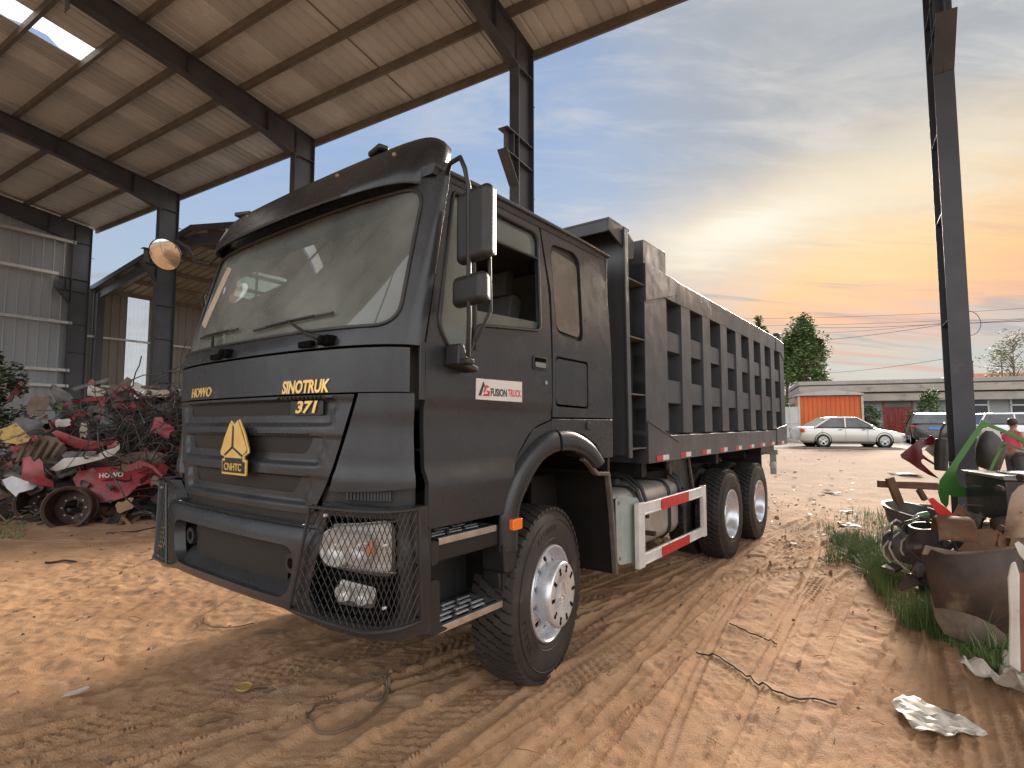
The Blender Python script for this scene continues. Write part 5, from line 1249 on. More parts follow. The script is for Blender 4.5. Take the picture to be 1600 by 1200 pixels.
def trace(name, label, cat, pts, Y, mt, thick=.02, bulge=0., slope=0., vslope=0., holes=(), h=None, bevel=.004, crump=0., group=None, parent=None, sm=40):
    """panel with a measured outline: stands at depth Y, turned by slope (depth per sideways metre), leaning by vslope, bulging, with real thickness"""
    cu = sum(p[0] for p in pts)/len(pts); cv = sum(p[1] for p in pts)/len(pts); C = at(cu, cv, Y); k = pxs(Y)
    P = [((u-cu)*k, -(v-cv)*k) for u, v in pts]; Hh = [[((u-cu)*k, -(v-cv)*k) for u, v in hp] for hp in holes]
    xs = [p[0] for p in P]; ys = [p[1] for p in P]; wx = max(xs)-min(xs); wy = max(ys)-min(ys); mx_ = (max(xs)+min(xs))/2; my_ = (max(ys)+min(ys))/2
    sd_ = random.uniform(0, 50)
    def fn(a, b, o):
        d = slope*a+vslope*b+bulge*(((a-mx_)/(wx/2))**2*.6+((b-my_)/(wy/2))**2*.4)+(crump*float(fbm(np.array(a*4+sd_), np.array(b*4+sd_), 3)) if crump else 0)
        sc_ = (Y+d-o)/Y; zc = C.z-CAMZ
        return ((C.x+a)*sc_-C.x, d-o, (zc+b)*sc_-zc)
    m = MB(); m.sheet(P, Hh, h or max(wx, wy)/9, fn, -thick)
    o = m.build(name, mt, parent, smooth=sm, bevel=bevel, loc=C if parent is None else C-parent.location)
    if parent is None: tag(o, label, cat, group)
    return o
# ------------------------------------------------------------------ the scrap heap on the left
def heap(x, y):
    a = math.exp(-((y-12.6)/2.6)**2)*2.25; w = ramp(x, -11.6, -9.0)*.75+.25; e = 1-ramp(x, -3.2, -1.6)
    return max(0, a*w*e*ramp(y, 8.9, 11.3))
m = MB(); vs = []; gx = np.linspace(-12.5, -1.5, 60); gy = np.linspace(8.8, 16, 42)
for y in gy:
    for x in gx: vs.append((x, y, max(0, heap(x, y)-.12)*(1+.25*float(fbm(np.array(x*2.), np.array(y*2.), 3)))-.02))
nn = 60; m.add(vs, [(j*nn+i, j*nn+i+1, (j+1)*nn+i+1, (j+1)*nn+i) for j in range(41) for i in range(59)])
sc = m
mats_s = [blackp, greyp, brownp, rust, maroon]
for k in range(2400):
    x = random.uniform(-12, -2.0); y = random.uniform(9.2, 14.5); z = heap(x, y)
    if z < .05 and random.random() < .6: continue
    s = random.uniform(.06, .30); R = Matrix.Rotation(random.uniform(0, 6), 3, 'Z') @ Matrix.Rotation(random.uniform(-1, 1), 3, 'X') @ Matrix.Rotation(random.uniform(-1, 1), 3, 'Y')
    mi = random.choice((0, 0, 0, 1, 1, 2, 2, 3, 3, 4)); c = (x, y, z+random.uniform(-.08, .08))
    if random.random() < .5: m.cbox(c, (s, s*random.uniform(.2, .9), random.uniform(.01, .05)), R, mi)
    elif random.random() < .5: m.cbox(c, (s*1.8, s*.22, s*.18), R, mi)
    else:
        d = R @ Vector((s*1.3, 0, 0)); n_ = R @ Vector((0, 0, s*.4)); cc = Vector(c); m.tube([cc-d, cc-d*.3+n_, cc+d*.4+n_*.6, cc+d-n_], random.choice((.008, .014, .03)), 6, mi=mi)
tag(m.build('scrap_rubble', mats_s, smooth=0), 'dark mass of broken vehicle scraps forming the heap at left', 'scrap', kind='stuff')
# tangled cables over the right part of the heap
m = MB()
for k in range(150):
    u = random.gauss(218, 28); v = random.gauss(672, 32); Y = 10.6+random.uniform(-.5, .5)-(v-672)*.012; c = at(u, v, Y)
    r = random.uniform(.12, .42); a0 = random.uniform(0, 6); n = random.randint(8, 16); pts = []
    ax = Vector((random.gauss(0, 1), random.gauss(0, .6), random.gauss(0, 1))).normalized(); bx_ = ax.orthogonal().normalized(); cx_ = ax.cross(bx_); dr = Vector((random.gauss(0, .08), random.gauss(0, .03), random.gauss(0, .05)))
    for i in range(n):
        a = a0+i*.55; pts.append(c+(bx_*cos(a)*r+cx_*sin(a)*r*random.uniform(.6, 1.1))+dr*i)
    pts = [p for p in pts if p.z > .03]
    if len(pts) > 3: m.tube(pts, random.choice((.006, .008, .012)), 5, mi=random.choice((0, 0, 1)))
tag(m.build('cable_tangle', [blackp, greyp], smooth=60), 'tangled black cables and hoses spilling over the right side of the scrap heap', 'cables', kind='stuff')
def dpanel(name, label, cat, box, Y, mt, rot=0, **k):
    x0, y0, x1, y1 = box; w, h_ = (x1-x0)/2, (y1-y0)/2; cx, cy = (x0+x1)/2, (y0+y1)/2; a = radians(rot)
    q = [(-w*.95, -h_*.8), (-w*.5, -h_), (-w*.1, -h_*.8), (w*.7, -h_*.9), (w, -h_*.4), (w*.8, h_*.1), (w*.93, h_*.8), (w*.4, h_), (-w*.2, h_*.75), (-w*.8, h_*.9), (-w, h_*.2)]; q = [(x_*random.uniform(.8, 1.08), y_*random.uniform(.7, 1.1)) for x_, y_ in q]; k['crump'] = max(k.get('crump', 0), .05); k['bevel'] = min(k.get('bevel', .004), .012); k['h'] = max(w, h_)*2*pxs(Y)/14; k['sm'] = 28
    return trace(name, label, cat, [(cx+x*cos(a)-y*sin(a), cy+x*sin(a)+y*cos(a)) for x, y in q], Y, mt, **k)
# red bonnet-like front panel with lettering
rp = trace('scrap_bonnet', 'long red truck front panel with white letters at the foot of the scrap heap', 'truck panel', [(114, 748), (122, 737), (150, 731), (200, 727), (252, 722), (262, 730), (258, 742), (240, 752), (215, 760), (200, 775), (180, 782), (142, 788), (124, 768)], 9.7, red, thick=.03, bulge=.14, slope=.15, vslope=.5, crump=.03)
m = MB(); C = rp.location; text_on(m, 'HOWO', .115, lambda a, b, t: (a-.12, -.05-.03-t, b+.10+a*.06), width=.42, bold=.003, ext=.003); m.build('lettering', whitp, rp, smooth=0)
m = MB()
for q in ((-.45, -.02), (.25, -.16), (.05, -.30)): m.tube([(q[0], -.06, q[1]), (q[0]+.35, -.07, q[1]+.05), (q[0]+.62, -.03, q[1]+.02)], .010, 5)
m.build('panel_crease', maroon, rp)
trace('bumper_bar', 'curved red bumper bar lying slantwise across the middle of the heap', 'bumper', [(80, 676), (88, 672), (110, 680), (135, 688), (158, 690), (164, 688), (160, 697), (145, 703), (120, 700), (95, 690)], 9.9, red, thick=.10, bulge=.08, crump=.02, bevel=.02)
trace('cab_panel', 'upright folded pink-red panel left of the lettered red panel', 'truck panel', [(34, 716), (46, 713), (52, 722), (60, 716), (66, 722), (70, 745), (84, 752), (86, 762), (56, 756), (34, 750)], 9.3, red, thick=.03, bulge=.10, crump=.06)
s = trace('seat_cushion', 'brown ribbed seat cushion in the middle of the heap', 'seat cushion', [(42, 708), (52, 690), (68, 680), (88, 684), (104, 700), (96, 712), (72, 724), (52, 720)], 9.8, brownp, thick=.16, bulge=.10, bevel=.03)
m = MB(); k = pxs(9.8)
for i in range(5):
    a = -.30+i*.15; m.tube([(a, -.20, -.20+i*.02), (a+.10, -.23, .0), (a+.14, -.17, .20-i*.02)], .035, 7)
m.build('cushion_rib', brownp, s)
trace('side_plate', 'dirty yellow rectangular plate at the left edge of the heap', 'plate', [(-4, 672), (24, 661), (48, 684), (44, 690), (30, 694), (10, 692), (-4, 680)], 9.4, yelp, thick=.03, vslope=.6)
dpanel('mudguard', 'grey plastic mudguard above the yellow plate', 'mudguard', (18, 651, 72, 680), 9.9, greyp, rot=4, thick=.04, bulge=.12, bevel=.015)
trace('trim_strip', 'long pale strip with pink torn edge lying above the lettered red panel', 'trim strip', [(78, 734), (100, 716), (150, 712), (160, 705), (178, 700), (186, 693), (186, 702), (176, 712), (150, 720), (110, 730), (90, 736)], 9.6, whitp, thick=.03, crump=.06, vslope=.3)
dpanel('trim_strip', 'short dark grey beam resting on the pale strip', 'beam', (97, 703, 156, 716), 9.65, greyp, rot=-3, thick=.08)
dpanel('broken_panel', 'bright red corner fragment standing right of the red bumper bar', 'panel', (168, 690, 188, 708), 9.7, red, rot=-30, thick=.02, crump=.05)
trace('hoop_frame', 'crumpled dark red hoop-shaped frame high in the heap', 'frame', [(96, 634), (104, 628), (135, 622), (160, 618), (168, 624), (158, 638), (140, 650), (112, 650), (100, 644)], 11.6, red, thick=.05, holes=[[(107, 634), (135, 628), (155, 626), (150, 634), (135, 641), (115, 643)]], crump=.08, bevel=.01)
dpanel('green_panel', 'pale green panel piece inside the dark red hoop', 'panel', (80, 629, 128, 642), 11.8, lgreen, rot=3, thick=.02)
dpanel('top_panel', 'bright red shard on top of the heap', 'panel', (136, 594, 158, 604), 12.3, red, rot=15, thick=.02)
dpanel('lamp_unit', 'white broken lamp unit on top of the heap below the red shard', 'lamp', (134, 603, 166, 622), 12.1, whitp, rot=8, thick=.12, bevel=.03, bulge=.1)
dpanel('curved_sheet', 'long brown curved panel leaning at the top of the heap, pointing right', 'panel', (168, 594, 212, 622), 12.0, brownp, rot=-28, thick=.03, bulge=.1)
dpanel('hose', 'pale thick pipe lying across the top of the heap', 'pipe', (108, 597, 176, 604), 12.3, greyp, rot=-16, thick=.10, bevel=.04)
dpanel('white_box', 'small white box on top of the heap right of the brown panel', 'box', (205, 597, 225, 612), 11.9, whitp, rot=18, thick=.25, bevel=.01)
t = dpanel('expansion_tank', 'cream plastic tank with dark cap on the right top of the heap', 'tank', (224, 608, 269, 622), 11.4, cream, thick=.30, bevel=.04, bulge=.05)
m = MB(); m.lathe([(0, .06), (.16, .05), (.17, .0)], 18, Matrix.Translation((-.05, -.15, .10))); m.build('cap', brownp, t); m = MB(); m.lathe([(0, .02), (.04, .015), (.045, 0)], 12, Matrix.Translation((0.02, -.30, .0)) @ Matrix.Rotation(pi/2, 4, 'X')); m.build('plug', blackp, t)
dpanel('cover_lid', 'shallow grey round lid at the right top of the heap', 'lid', (238, 629, 273, 650), 11.0, greyp, thick=.04, bulge=.14)
dpanel('slatted_backrest_scrap', 'grey slatted seat back in the upper middle of the heap', 'seat back', (152, 651, 186, 686), 10.6, greyp, rot=20, thick=.07, bulge=.12, bevel=.02)
dpanel('cardboard', 'tan upright board piece left of the grey seat back', 'board', (124, 657, 138, 686), 10.5, cream, thick=.03)
dpanel('step_plate', 'light grey perforated plate in the middle of the heap', 'plate', (85, 654, 112, 668), 10.6, whitp, rot=-6, thick=.03)
dpanel('torn_panel', 'torn dark red panel with pink edge at the right end of the heap', 'panel', (234, 655, 274, 684), 10.2, red, rot=24, thick=.02, crump=.08)
dpanel('pressed_panel', 'broad dark pressed panel above the lettered red panel', 'panel', (150, 705, 262, 728), 10.0, brownp, rot=-2, thick=.04, bulge=.08)
dpanel('carton', 'brown squashed carton in front of the lettered red panel', 'carton', (180, 779, 212, 799), 9.4, mat('carton', (.30, .19, .11), .8), rot=-30, thick=.10)
dpanel('flat_panel', 'dark flat panel leaning on the left shoulder of the heap', 'panel', (42, 615, 76, 652), 11.0, brownp, rot=12, thick=.03)
dpanel('grey_duct', 'long grey duct lying on the left shoulder of the heap', 'duct', (76, 607, 118, 624), 11.4, greyp, rot=28, thick=.12, bevel=.02)
# bent red strips and crushed pieces
for i in range(22):
    u = random.uniform(0, 270); v = random.uniform(610, 760); Y = 12.0-(v-600)*.0165+random.uniform(-.25, .15); w = random.uniform(10, 30)
    if at(u, v, Y).z < .3: continue
    c = at(u, v, Y); a = random.uniform(-.7, .7); m = MB(); pts = [c+Vector((cos(a)*t*w*pxs(Y), random.uniform(-.06, .06), sin(a)*t*w*pxs(Y)+.10*math.sin(t*2+i))) for t in np.linspace(-1, 1, 7)]
    for p_, q_ in zip(pts[:-1], pts[1:]): m.beam(p_, q_+(q_-p_)*.1, .02, random.uniform(.04, .14))
    tag(m.build('bent_strip', red if i % 3 else maroon, smooth=0, bevel=.004), 'bent red strip of bodywork sticking out of the heap', 'scrap', 'bent red strips scattered through the heap')
# further anonymous pieces
kinds = [(blackp, 'dark bent scrap piece on the heap'), (brownp, 'dusty brown scrap piece on the heap'), (greyp, 'grey scrap piece on the heap')]
for i in range(46):
    u = random.uniform(-10, 275); v = random.uniform(612, 770); Y = 12.2-(v-600)*.0165+random.uniform(-.2, .3); q = i % 3
    w = random.uniform(7, 20); h_ = random.uniform(3, 10)
    if at(u, v, Y).z < .25: continue
    dpanel('scrap_piece', kinds[q][1], 'scrap', (u-w, v-h_, u+w, v+h_), Y, kinds[q][0], rot=random.uniform(-60, 60), thick=random.uniform(.02, .1), bulge=random.uniform(-.1, .15), crump=.05, group=('dark', 'brown', 'grey')[q]+' scrap pieces filling the heap')
for i in range(26):
    u = random.uniform(-10, 290); v = random.uniform(740, 812); p = onground(u, v+8)
    if p.y > 12: continue
    m = MB(); s = random.uniform(.05, .16); m.cbox((0, 0, s*.25), (s*random.uniform(1, 2.4), s, s*.35), Matrix.Rotation(random.uniform(0, 3), 3, 'Z') @ Matrix.Rotation(random.uniform(-.5, .5), 3, 'X')); o = m.build('debris', random.choice((blackp, brownp, greyp, rust)), smooth=0, loc=p, bevel=.008)
    tag(o, 'small scrap fragment lying at the foot of the heap', 'debris', 'small fragments along the foot of the scrap heap')
def rimdrum(label, u, v, rpx, Y, ax, mt):
    m = MB(); r = rpx*pxs(Y); W = .34
    m.lathe([(r*.80, -.02), (r*.97, .0), (r, .015), (r*1.0, .035), (r*.92, .05), (r*.88, .10), (r*.86, W-.10), (r*.90, W-.04), (r*1.0, W-.02), (r*1.02, W), (r*.97, W+.012), (r*.86, W-.01), (r*.83, W-.08), (r*.82, .12), (r*.78, .02)], 48)
    m.lathe([(r*.80, .03), (r*.55, .05), (r*.38, .06), (r*.36, .05), (r*.55, .035), (r*.80, .01)], 48)
    c = at(u, v, Y); M = Vector(ax).normalized().to_track_quat('Z', 'Y')
    o = m.build('discarded_rim', mt, smooth=35, loc=c); o.rotation_mode = 'QUATERNION'; o.rotation_quaternion = M
    o.location = c-(M @ Vector((0, 0, W)))
    b = MB()
    for k in range(8): a = k*pi/4; b.lathe([(0, .060), (.014, .060), (.014, .04)], 8, Matrix.Translation((r*.48*cos(a), r*.48*sin(a), -.0)))
    b.build('bolt_hole', whitp, o, smooth=0)  # white discs painted where light would show through the bolt holes
    return tag(o, label, 'wheel rim')
rimdrum('', 104, 794, 33, 9.0, (.35, -1, .12), rustd)['label'] = 'rusty brown empty wheel rim lying at the front foot of the scrap heap'
rimdrum('', 56, 782, 30, 9.5, (.25, -1, .30), rustd)['label'] = 'empty wheel rim with pale lip half hidden behind the rusty rim'
trace('cloth_sheet', 'white cloth sheet draped beside the empty wheel rims', 'cloth', [(3, 750), (18, 744), (38, 750), (58, 758), (52, 764), (30, 770), (26, 776), (10, 762)], 9.25, cloth, thick=.01, bulge=.1, crump=.12, vslope=.6, bevel=0)
# cables on the ground before the heap
for i, (a, b, c_) in enumerate((((140, 806), (200, 803), (250, 800)), ((150, 812), (210, 808), (262, 790)), ((165, 836), (215, 832), (245, 826)))):
    p = [onground(*q)+Vector((0, 0, .02)) for q in (a, b, c_)]; m = MB(); m.tube(dens3(p, 5, False), .012, 6)
    tag(m.build('cable', blackp), ('upper black cable lying on the sand before the scrap heap', 'long black cable curling up to the foot of the heap', 'lowest black cable, short, on open sand before the heap')[i], 'cable')
# ------------------------------------------------------------------ scrap on the right
def Z6(l): return [(1340+a/5.454, 640+b/5.454) for a, b in l]
trace('forked_panel_scrap', 'maroon forked fender panel sticking out left of the steel column', 'fender', Z6([(365, 385), (450, 318), (545, 245), (560, 272), (640, 218), (668, 260), (690, 300), (600, 290), (552, 335), (556, 380), (600, 420), (690, 480), (690, 500), (620, 455), (560, 420), (540, 430), (545, 455), (600, 510), (690, 590), (600, 555), (500, 495), (440, 450), (375, 412)]), 6.6, maroon, thick=.05, bulge=.10, bevel=.012)
trace('tan_pad', 'tan pad held inside the maroon fender', 'pad', Z6([(570, 340), (650, 285), (680, 290), (690, 420), (640, 400)]), 6.75, cream, thick=.06, bevel=.015)
m = MB(); a = at(1340+715/5.454, 640+250/5.454, 6.3); b = at(1340+712/5.454, 640+560/5.454, 6.3); b.z = a.z-.36*1.0; m.tube([a, a+(b-a)*.5, b], [.06, .07, .062], 16); BPZ = m.build('damper', blackp, bevel=.01); tag(BPZ, 'upright black cylinder between the maroon fender and the green frame', 'cylinder')
m = MB(); m.tube([a+Vector((-.02, 0, 0)), a+Vector((.0, 0, .10)), a+Vector((.05, 0, .17)), a+Vector((.08, .05, .18))], .014, 6); m.build('hose', plastic, BPZ)
trace('door_frame', 'bright green cab frame leaning against the steel column', 'cab frame', Z6([(672, 700), (690, 600), (770, 500), (880, 350), (980, 215), (1055, 130), (1075, 88), (1110, 105), (1250, 165), (1418, 240), (1470, 262), (1470, 300), (1418, 285), (1240, 195), (1130, 150), (1085, 165), (1000, 275), (920, 390), (860, 470), (832, 540), (840, 600), (865, 640), (912, 662), (915, 735), (800, 738), (765, 722), (755, 800), (735, 830), (690, 780)]), 5.3, green, thick=.06, bulge=.0, slope=-.12, bevel=.012, h=.06, sm=30)
trace('front_shell', 'black and white moulded shell leaning behind the green frame', 'shell', Z6([(1000, 420), (1010, 330), (1050, 230), (1100, 180), (1160, 185), (1220, 240), (1250, 290), (1282, 300), (1255, 400), (1200, 525), (1110, 520), (1010, 480)]), 5.7, blackp, thick=.10, bulge=.18, bevel=.02)
trace('shell_lining', 'off-white lining edge behind the black moulded shell', 'lining', Z6([(985, 430), (1000, 300), (1040, 200), (1100, 152), (1170, 152), (1215, 190), (1225, 240), (1160, 200), (1100, 200), (1050, 260), (1015, 400)]), 5.85, whitp, thick=.05, bulge=.12, bevel=.01)
trace('trim_bar', 'thin green trim bar lying over the black shell', 'trim', Z6([(1110, 520), (1150, 440), (1225, 310), (1275, 292), (1282, 305), (1240, 330), (1180, 440), (1135, 525)]), 5.25, green, thick=.03, bevel=.006)
trace('roof_rail', 'dark green narrow rail running to the right edge above the black box', 'rail', Z6([(1275, 290), (1300, 296), (1440, 350), (1440, 362), (1280, 312)]), 5.2, mat('dark_green', (.03, .10, .03), .4), thick=.03)
# rusty frame of bars
RF = empty('bar_assembly', at(1415, 800, 6.0), 0, 'rusty brown steel frame of flat bars standing left of the green cab frame', 'steel frame')
C = RF.location
for (a, b, w) in (((175, 632), (680, 655), .10), ((225, 815), (640, 835), .09), ((270, 580), (385, 870), .11), ((520, 680), (575, 770), .07)):
    p = at(*Z6([a])[0], 6.0 if w < .11 else 5.93)-C; q_ = at(*Z6([b])[0], 6.0 if w < .11 else 5.93)-C; m = MB(); m.beam(p, q_, .05, w*.75, up=(0, -1, 0) if False else (0, 0, 1) if abs(p.z-q_.z) < .2 else (1, 0, 0)); m.build('bar', rust, RF, bevel=.008)
trace('lamp_bar', 'bright red lamp bar with white end lying over the rusty scrap', 'lamp bar', Z6([(605, 768), (650, 752), (690, 790), (760, 840), (825, 905), (822, 960), (770, 990), (725, 940), (660, 860)]), 4.55, mat('bright_red', (.55, .015, .015), .35), thick=.09, bevel=.01, slope=-.3)
trace('lamp_unit', 'grey cracked lamp glass beside the red lamp bar', 'lamp', Z6([(800, 960), (850, 925), (900, 980), (940, 1040), (900, 1075), (840, 1050)]), 4.75, greyp, thick=.08, bulge=.06, bevel=.02)
# black steel boxes: real boxes
def rbox(name, label, cat, c, sz, rz_, mt, rx=0, ry=0, bev=.01):
    m = MB(); m.cbox((0, 0, 0), sz); o = m.build(name, mt, bevel=bev, loc=c, rot=(rx, ry, rz_)); return tag(o, label, cat)
blk = mat('black_steel_box', (.02, .02, .022), .42, col2=(.05, .048, .045), nscale=3, rvar=.1, col3=(.14, .11, .09), n3=3, lo3=.6, hi3=.75)
slate = mat('grey_slab', (.19, .20, .21), .5, col2=(.13, .14, .15), nscale=2, col3=(.25, .24, .23), n3=3, lo3=.55, hi3=.8, rvar=.08)
o = rbox('toolbox', 'black steel box with grey top slab right of the green cab frame', 'steel box', (4.75, 4.75, 1.03), (1.15, .70, .36), radians(-18), blk, bev=.012)
m = MB(); m.cbox((-.0, 0, .196), (1.19, .76, .028)); m.cbox((-.38, -.30, .22), (.38, .16, .02), Matrix.Rotation(.1, 3, 'Y')); m.build('lid', slate, o, bevel=.004)
m = MB(); m.cbox((-.1, -.352, .02), (.45, .01, .18)); m.build('side_opening', darkm, o)
o = rbox('toolbox', 'lower dark steel box with pale sloping edge under the black box', 'steel box', (4.68, 4.72, .39), (1.05, .62, .80), radians(-20), blk, bev=.012)
m = MB(); m.cbox((0, -.31, .405), (1.02, .12, .02), Matrix.Rotation(.35, 3, 'X')); m.build('pale_edge', whitp, o, bevel=.004)
trace('wheel_cover', 'tall tan rusty panel with bolts at the right edge of the scrap', 'panel', Z6([(1225, 1085), (1250, 960), (1290, 800), (1320, 720), (1380, 660), (1470, 620), (1560, 620), (1560, 1085)]), 3.95, mat('tan_rust', (.28, .20, .135), .7, col2=(.36, .27, .19), nscale=2.5, col3=(.16, .09, .06), n3=3, lo3=.5, hi3=.7, bump=.001, bscale=60), thick=.04, bulge=.10, bevel=.01)
WC = bpy.data.objects['wheel_cover']
for (bx_, bz_) in ((-.14, .12), (-.03, -.04), (-.14, -.16), (.02, .20)):
    m = MB(); m.lathe([(0, .030), (.014, .026), (.020, .010), (.028, -.02)], 7, Matrix.Translation((bx_, -.01, bz_)) @ Matrix.Rotation(pi/2, 4, 'X')); m.build('bolt', rustd, WC)
# the big rusty bumper trough
TR2 = trace('rusty_trough', 'large dark rusty steel bumper trough standing in the grass', 'trough', [(1441, 864), (1446, 856), (1480, 868), (1530, 868), (1596, 858), (1600, 845), (1598, 900), (1578, 950), (1570, 990), (1500, 990), (1470, 985), (1460, 950), (1450, 900)], 4.15, rustd, thick=.03, bulge=.22, slope=-.35, bevel=.006, h=.04)
o = trace('trough_lip', 'x', 'x', [(1441, 866), (1447, 852), (1500, 862), (1560, 858), (1600, 846), (1600, 852), (1560, 866), (1500, 872)], 4.28, mat('pale_rust', (.32, .25, .18), .7, col2=(.18, .12, .08), nscale=6), thick=.05, slope=-.35, bevel=.01); o['label'] = 'pale dusty upper flange along the rusty trough'; o['category'] = 'flange'
trace('rear_plate', 'brown notched steel plate standing behind the rusty trough', 'steel plate', [(1482, 862), (1500, 856), (1518, 835), (1524, 828), (1565, 826), (1566, 838), (1600, 842), (1600, 850), (1560, 862), (1520, 866)], 4.5, rust, thick=.02, bevel=.004)
trace('skirt_panel', 'lower rusty side panel under the trough half hidden in grass', 'panel', [(1456, 930), (1476, 936), (1500, 935), (1560, 950), (1572, 960), (1566, 1010), (1520, 1006), (1475, 990), (1462, 965)], 4.2, brownp, thick=.04, bulge=.14, slope=-.3, bevel=.01)
# curved brown shell lying in the trough
m = MB(); n = 14; vs = []
for i in range(n):
    a = radians(200-i*13); 
    for w in (-.11, -.09, .09, .11): vs.append((.17*cos(a)*1.25+.05, w*1.1, .19*sin(a)+(abs(w) > .1)*-.02))
m.add(vs, [(i*4+j, i*4+j+1, (i+1)*4+j+1, (i+1)*4+j) for i in range(n-1) for j in range(3)]); o = m.build('fender_shell', rust, smooth=50, loc=at(1492, 842, 4.35), rot=(0, radians(28), radians(60))); o.modifiers.new('s', 'SOLIDIFY').thickness = .008; tag(o, 'curved rusty brown wheel fender lying over the trough edge', 'fender')
m = MB(); m.lathe([(0, 0), (.10, .0), (.115, .03), (.115, .46), (.105, .50), (.09, .50), (.09, .44), (0, .44)], 32); tag(m.build('steel_drum', blackp, smooth=40, loc=at(1452, 870, 4.75)-Vector((0, 0, .22)), rot=(.1, -.15, 0)), 'dark upright drum behind the left end of the rusty trough', 'drum')
m = MB(); m.tube([at(1378, 862, 5.4), at(1400, 838, 5.35), at(1425, 815, 5.3), at(1437, 806, 5.3), at(1450, 803, 5.3)], [.022, .026, .028, .03, .026], 10); tag(m.build('bumper_tube', mat('pale_green_paint', (.40, .48, .36), .35, col2=(.10, .28, .10), nscale=6), bevel=0), 'pale green tube slanting down into the grass left of the drum', 'tube')
m = MB(); m.lathe([(0, -.14), (.08, -.13), (.13, -.07), (.14, 0), (.13, .07), (.08, .13), (0, .14)], 24); o = m.build('motor_ball', greyp, smooth=50, loc=at(1405, 852, 5.3)); tag(o, 'grey round casing with loose hoses in the grass by the green tube', 'casing')
m = MB(); m.lathe([(.20, 0), (.21, .0), (.27, .16), (.29, .17), (.26, .17), (.20, .01), (0, .01)], 32); tag(m.build('tub', greyp, smooth=40, loc=at(1424, 806, 5.7)-Vector((0, 0, .10)), rot=(.2, .1, 0)), 'grey shallow tub below the rusty frame', 'tub')
for i in range(7):
    c = at(1400+i*8, 848+random.uniform(-14, 14), 5.1+random.uniform(-.2, .2)); r = random.uniform(.10, .22); a0 = random.uniform(0, 3)
    pts = [c+Vector((r*cos(a0+q*.4), .05*sin(q), r*sin(a0+q*.4))) for q in range(9)]; m = MB(); m.tube([p for p in pts if p.z > .02], .009, 6)
    if len(m.v): tag(m.build('loose_hose', blackp if i % 2 else whitp), 'thin curled hose among the grass and scrap by the green tube', 'hose', 'curled hoses beside the grey casing')
rbm = mat('redbrown', (.16, .05, .03), .55, col2=(.22, .09, .05), nscale=4)
DP = trace('door_panel', 'white painted door panel with red-brown face at the lower right edge', 'door panel', [(1570, 1032), (1576, 960), (1577, 905), (1583, 884), (1591, 880), (1596, 900), (1592, 960), (1588, 1045)], 3.25, whitp, thick=.05, slope=-.25, bevel=.012)
trace('hinge_plate', 'white hinge plate with screw holes above the white door panel', 'hinge', [(1586, 850), (1592, 846), (1600, 852), (1606, 872), (1600, 876), (1592, 866)], 3.5, whitp, thick=.015)
trace('inner_face', '', '', [(1589, 1046), (1593, 960), (1598, 898), (1680, 910), (1680, 1050)], 3.27, rbm, thick=.04, slope=.2, parent=DP)
for i in range(30):
    u = random.uniform(1395, 1600); v = random.uniform(850, 930); Y = random.uniform(4.5, 5.6); p = at(u, v, Y)
    if p.z < .02: p.z = .05
    m = MB(); s = random.uniform(.08, .25); m.cbox((0, 0, 0), (s*1.6, s*.7, random.uniform(.02, .10)), Matrix.Rotation(random.uniform(0, 3), 3, 'Z') @ Matrix.Rotation(random.uniform(-.8, .8), 3, 'X')); o = m.build('scrap_piece', random.choice((blackp, rust, rustd, brownp)), smooth=0, loc=p, bevel=.006)
    tag(o, 'dark rusty scrap piece buried behind the trough', 'scrap', 'rusty pieces behind the trough')
for i in range(30):
    u = random.uniform(1418, 1606); v = random.uniform(805, 905); Y = random.uniform(4.45, 5.3); w = random.uniform(8, 26); h_ = random.uniform(4, 16)
    if at(u, v+h_, Y).z < .03: continue
    dpanel('bent_plate', 'bent rusty or blackened plate jammed among the scrap behind the trough', 'scrap', (u-w, v-h_, u+w, v+h_), Y, random.choice((rust, rustd, blackp, blackp, greyp)), rot=random.uniform(-60, 60), thick=random.uniform(.01, .05), bulge=random.uniform(-.1, .15), slope=random.uniform(-.6, .6), group='bent plates jammed behind the trough')
for i in range(10):
    c = at(random.uniform(1430, 1590), random.uniform(815, 870), random.uniform(4.4, 4.9)); r = random.uniform(.07, .22); a0 = random.uniform(0, 6)
    pts = [c+Vector((r*cos(a0+q*.45)*1.2, .06*sin(q*1.3), r*sin(a0+q*.45))) for q in range(8)]; m = MB(); m.tube([p for p in pts if p.z > .03], .008, 6)
    tag(m.build('scrap_cable', blackp, smooth=60), 'black cable looping over the scrap behind the trough', 'cable', 'black cables over the scrap behind the trough')
# ------------------------------------------------------------------ plastic, wires and small litter on the sand
def crumple(name, label, cat, outline, mt, amp=.05, h=.05, seed=1, base=.01):
    P = [onground(u, v) for u, v in outline]; c = sum(P, Vector())/len(P); pts = [((p-c).x, (p-c).y) for p in P]
    def fn(a, b, o):
        z = abs(float(fbm(np.array(a*5+seed), np.array(b*5+seed*3), 4, .6)))*amp*2+base; return (a, b, z+o+float(ground_h(np.array(a+c.x), np.array(b+c.y)))*.9+.012)
    m = MB(); m.sheet(pts, [], h, fn, 0); o = m.build(name, mt, smooth=25, loc=c); o.modifiers.new('s', 'SOLIDIFY').thickness = .003; return tag(o, label, cat)
crumple('plastic_sheet', 'flattened clear plastic sheet alone on the sand near the bottom right', 'plastic sheet', [(1393, 1104), (1402, 1095), (1428, 1097), (1450, 1104), (1500, 1128), (1540, 1146), (1544, 1155), (1480, 1154), (1430, 1148), (1410, 1128)], film, .018, .03, 2)
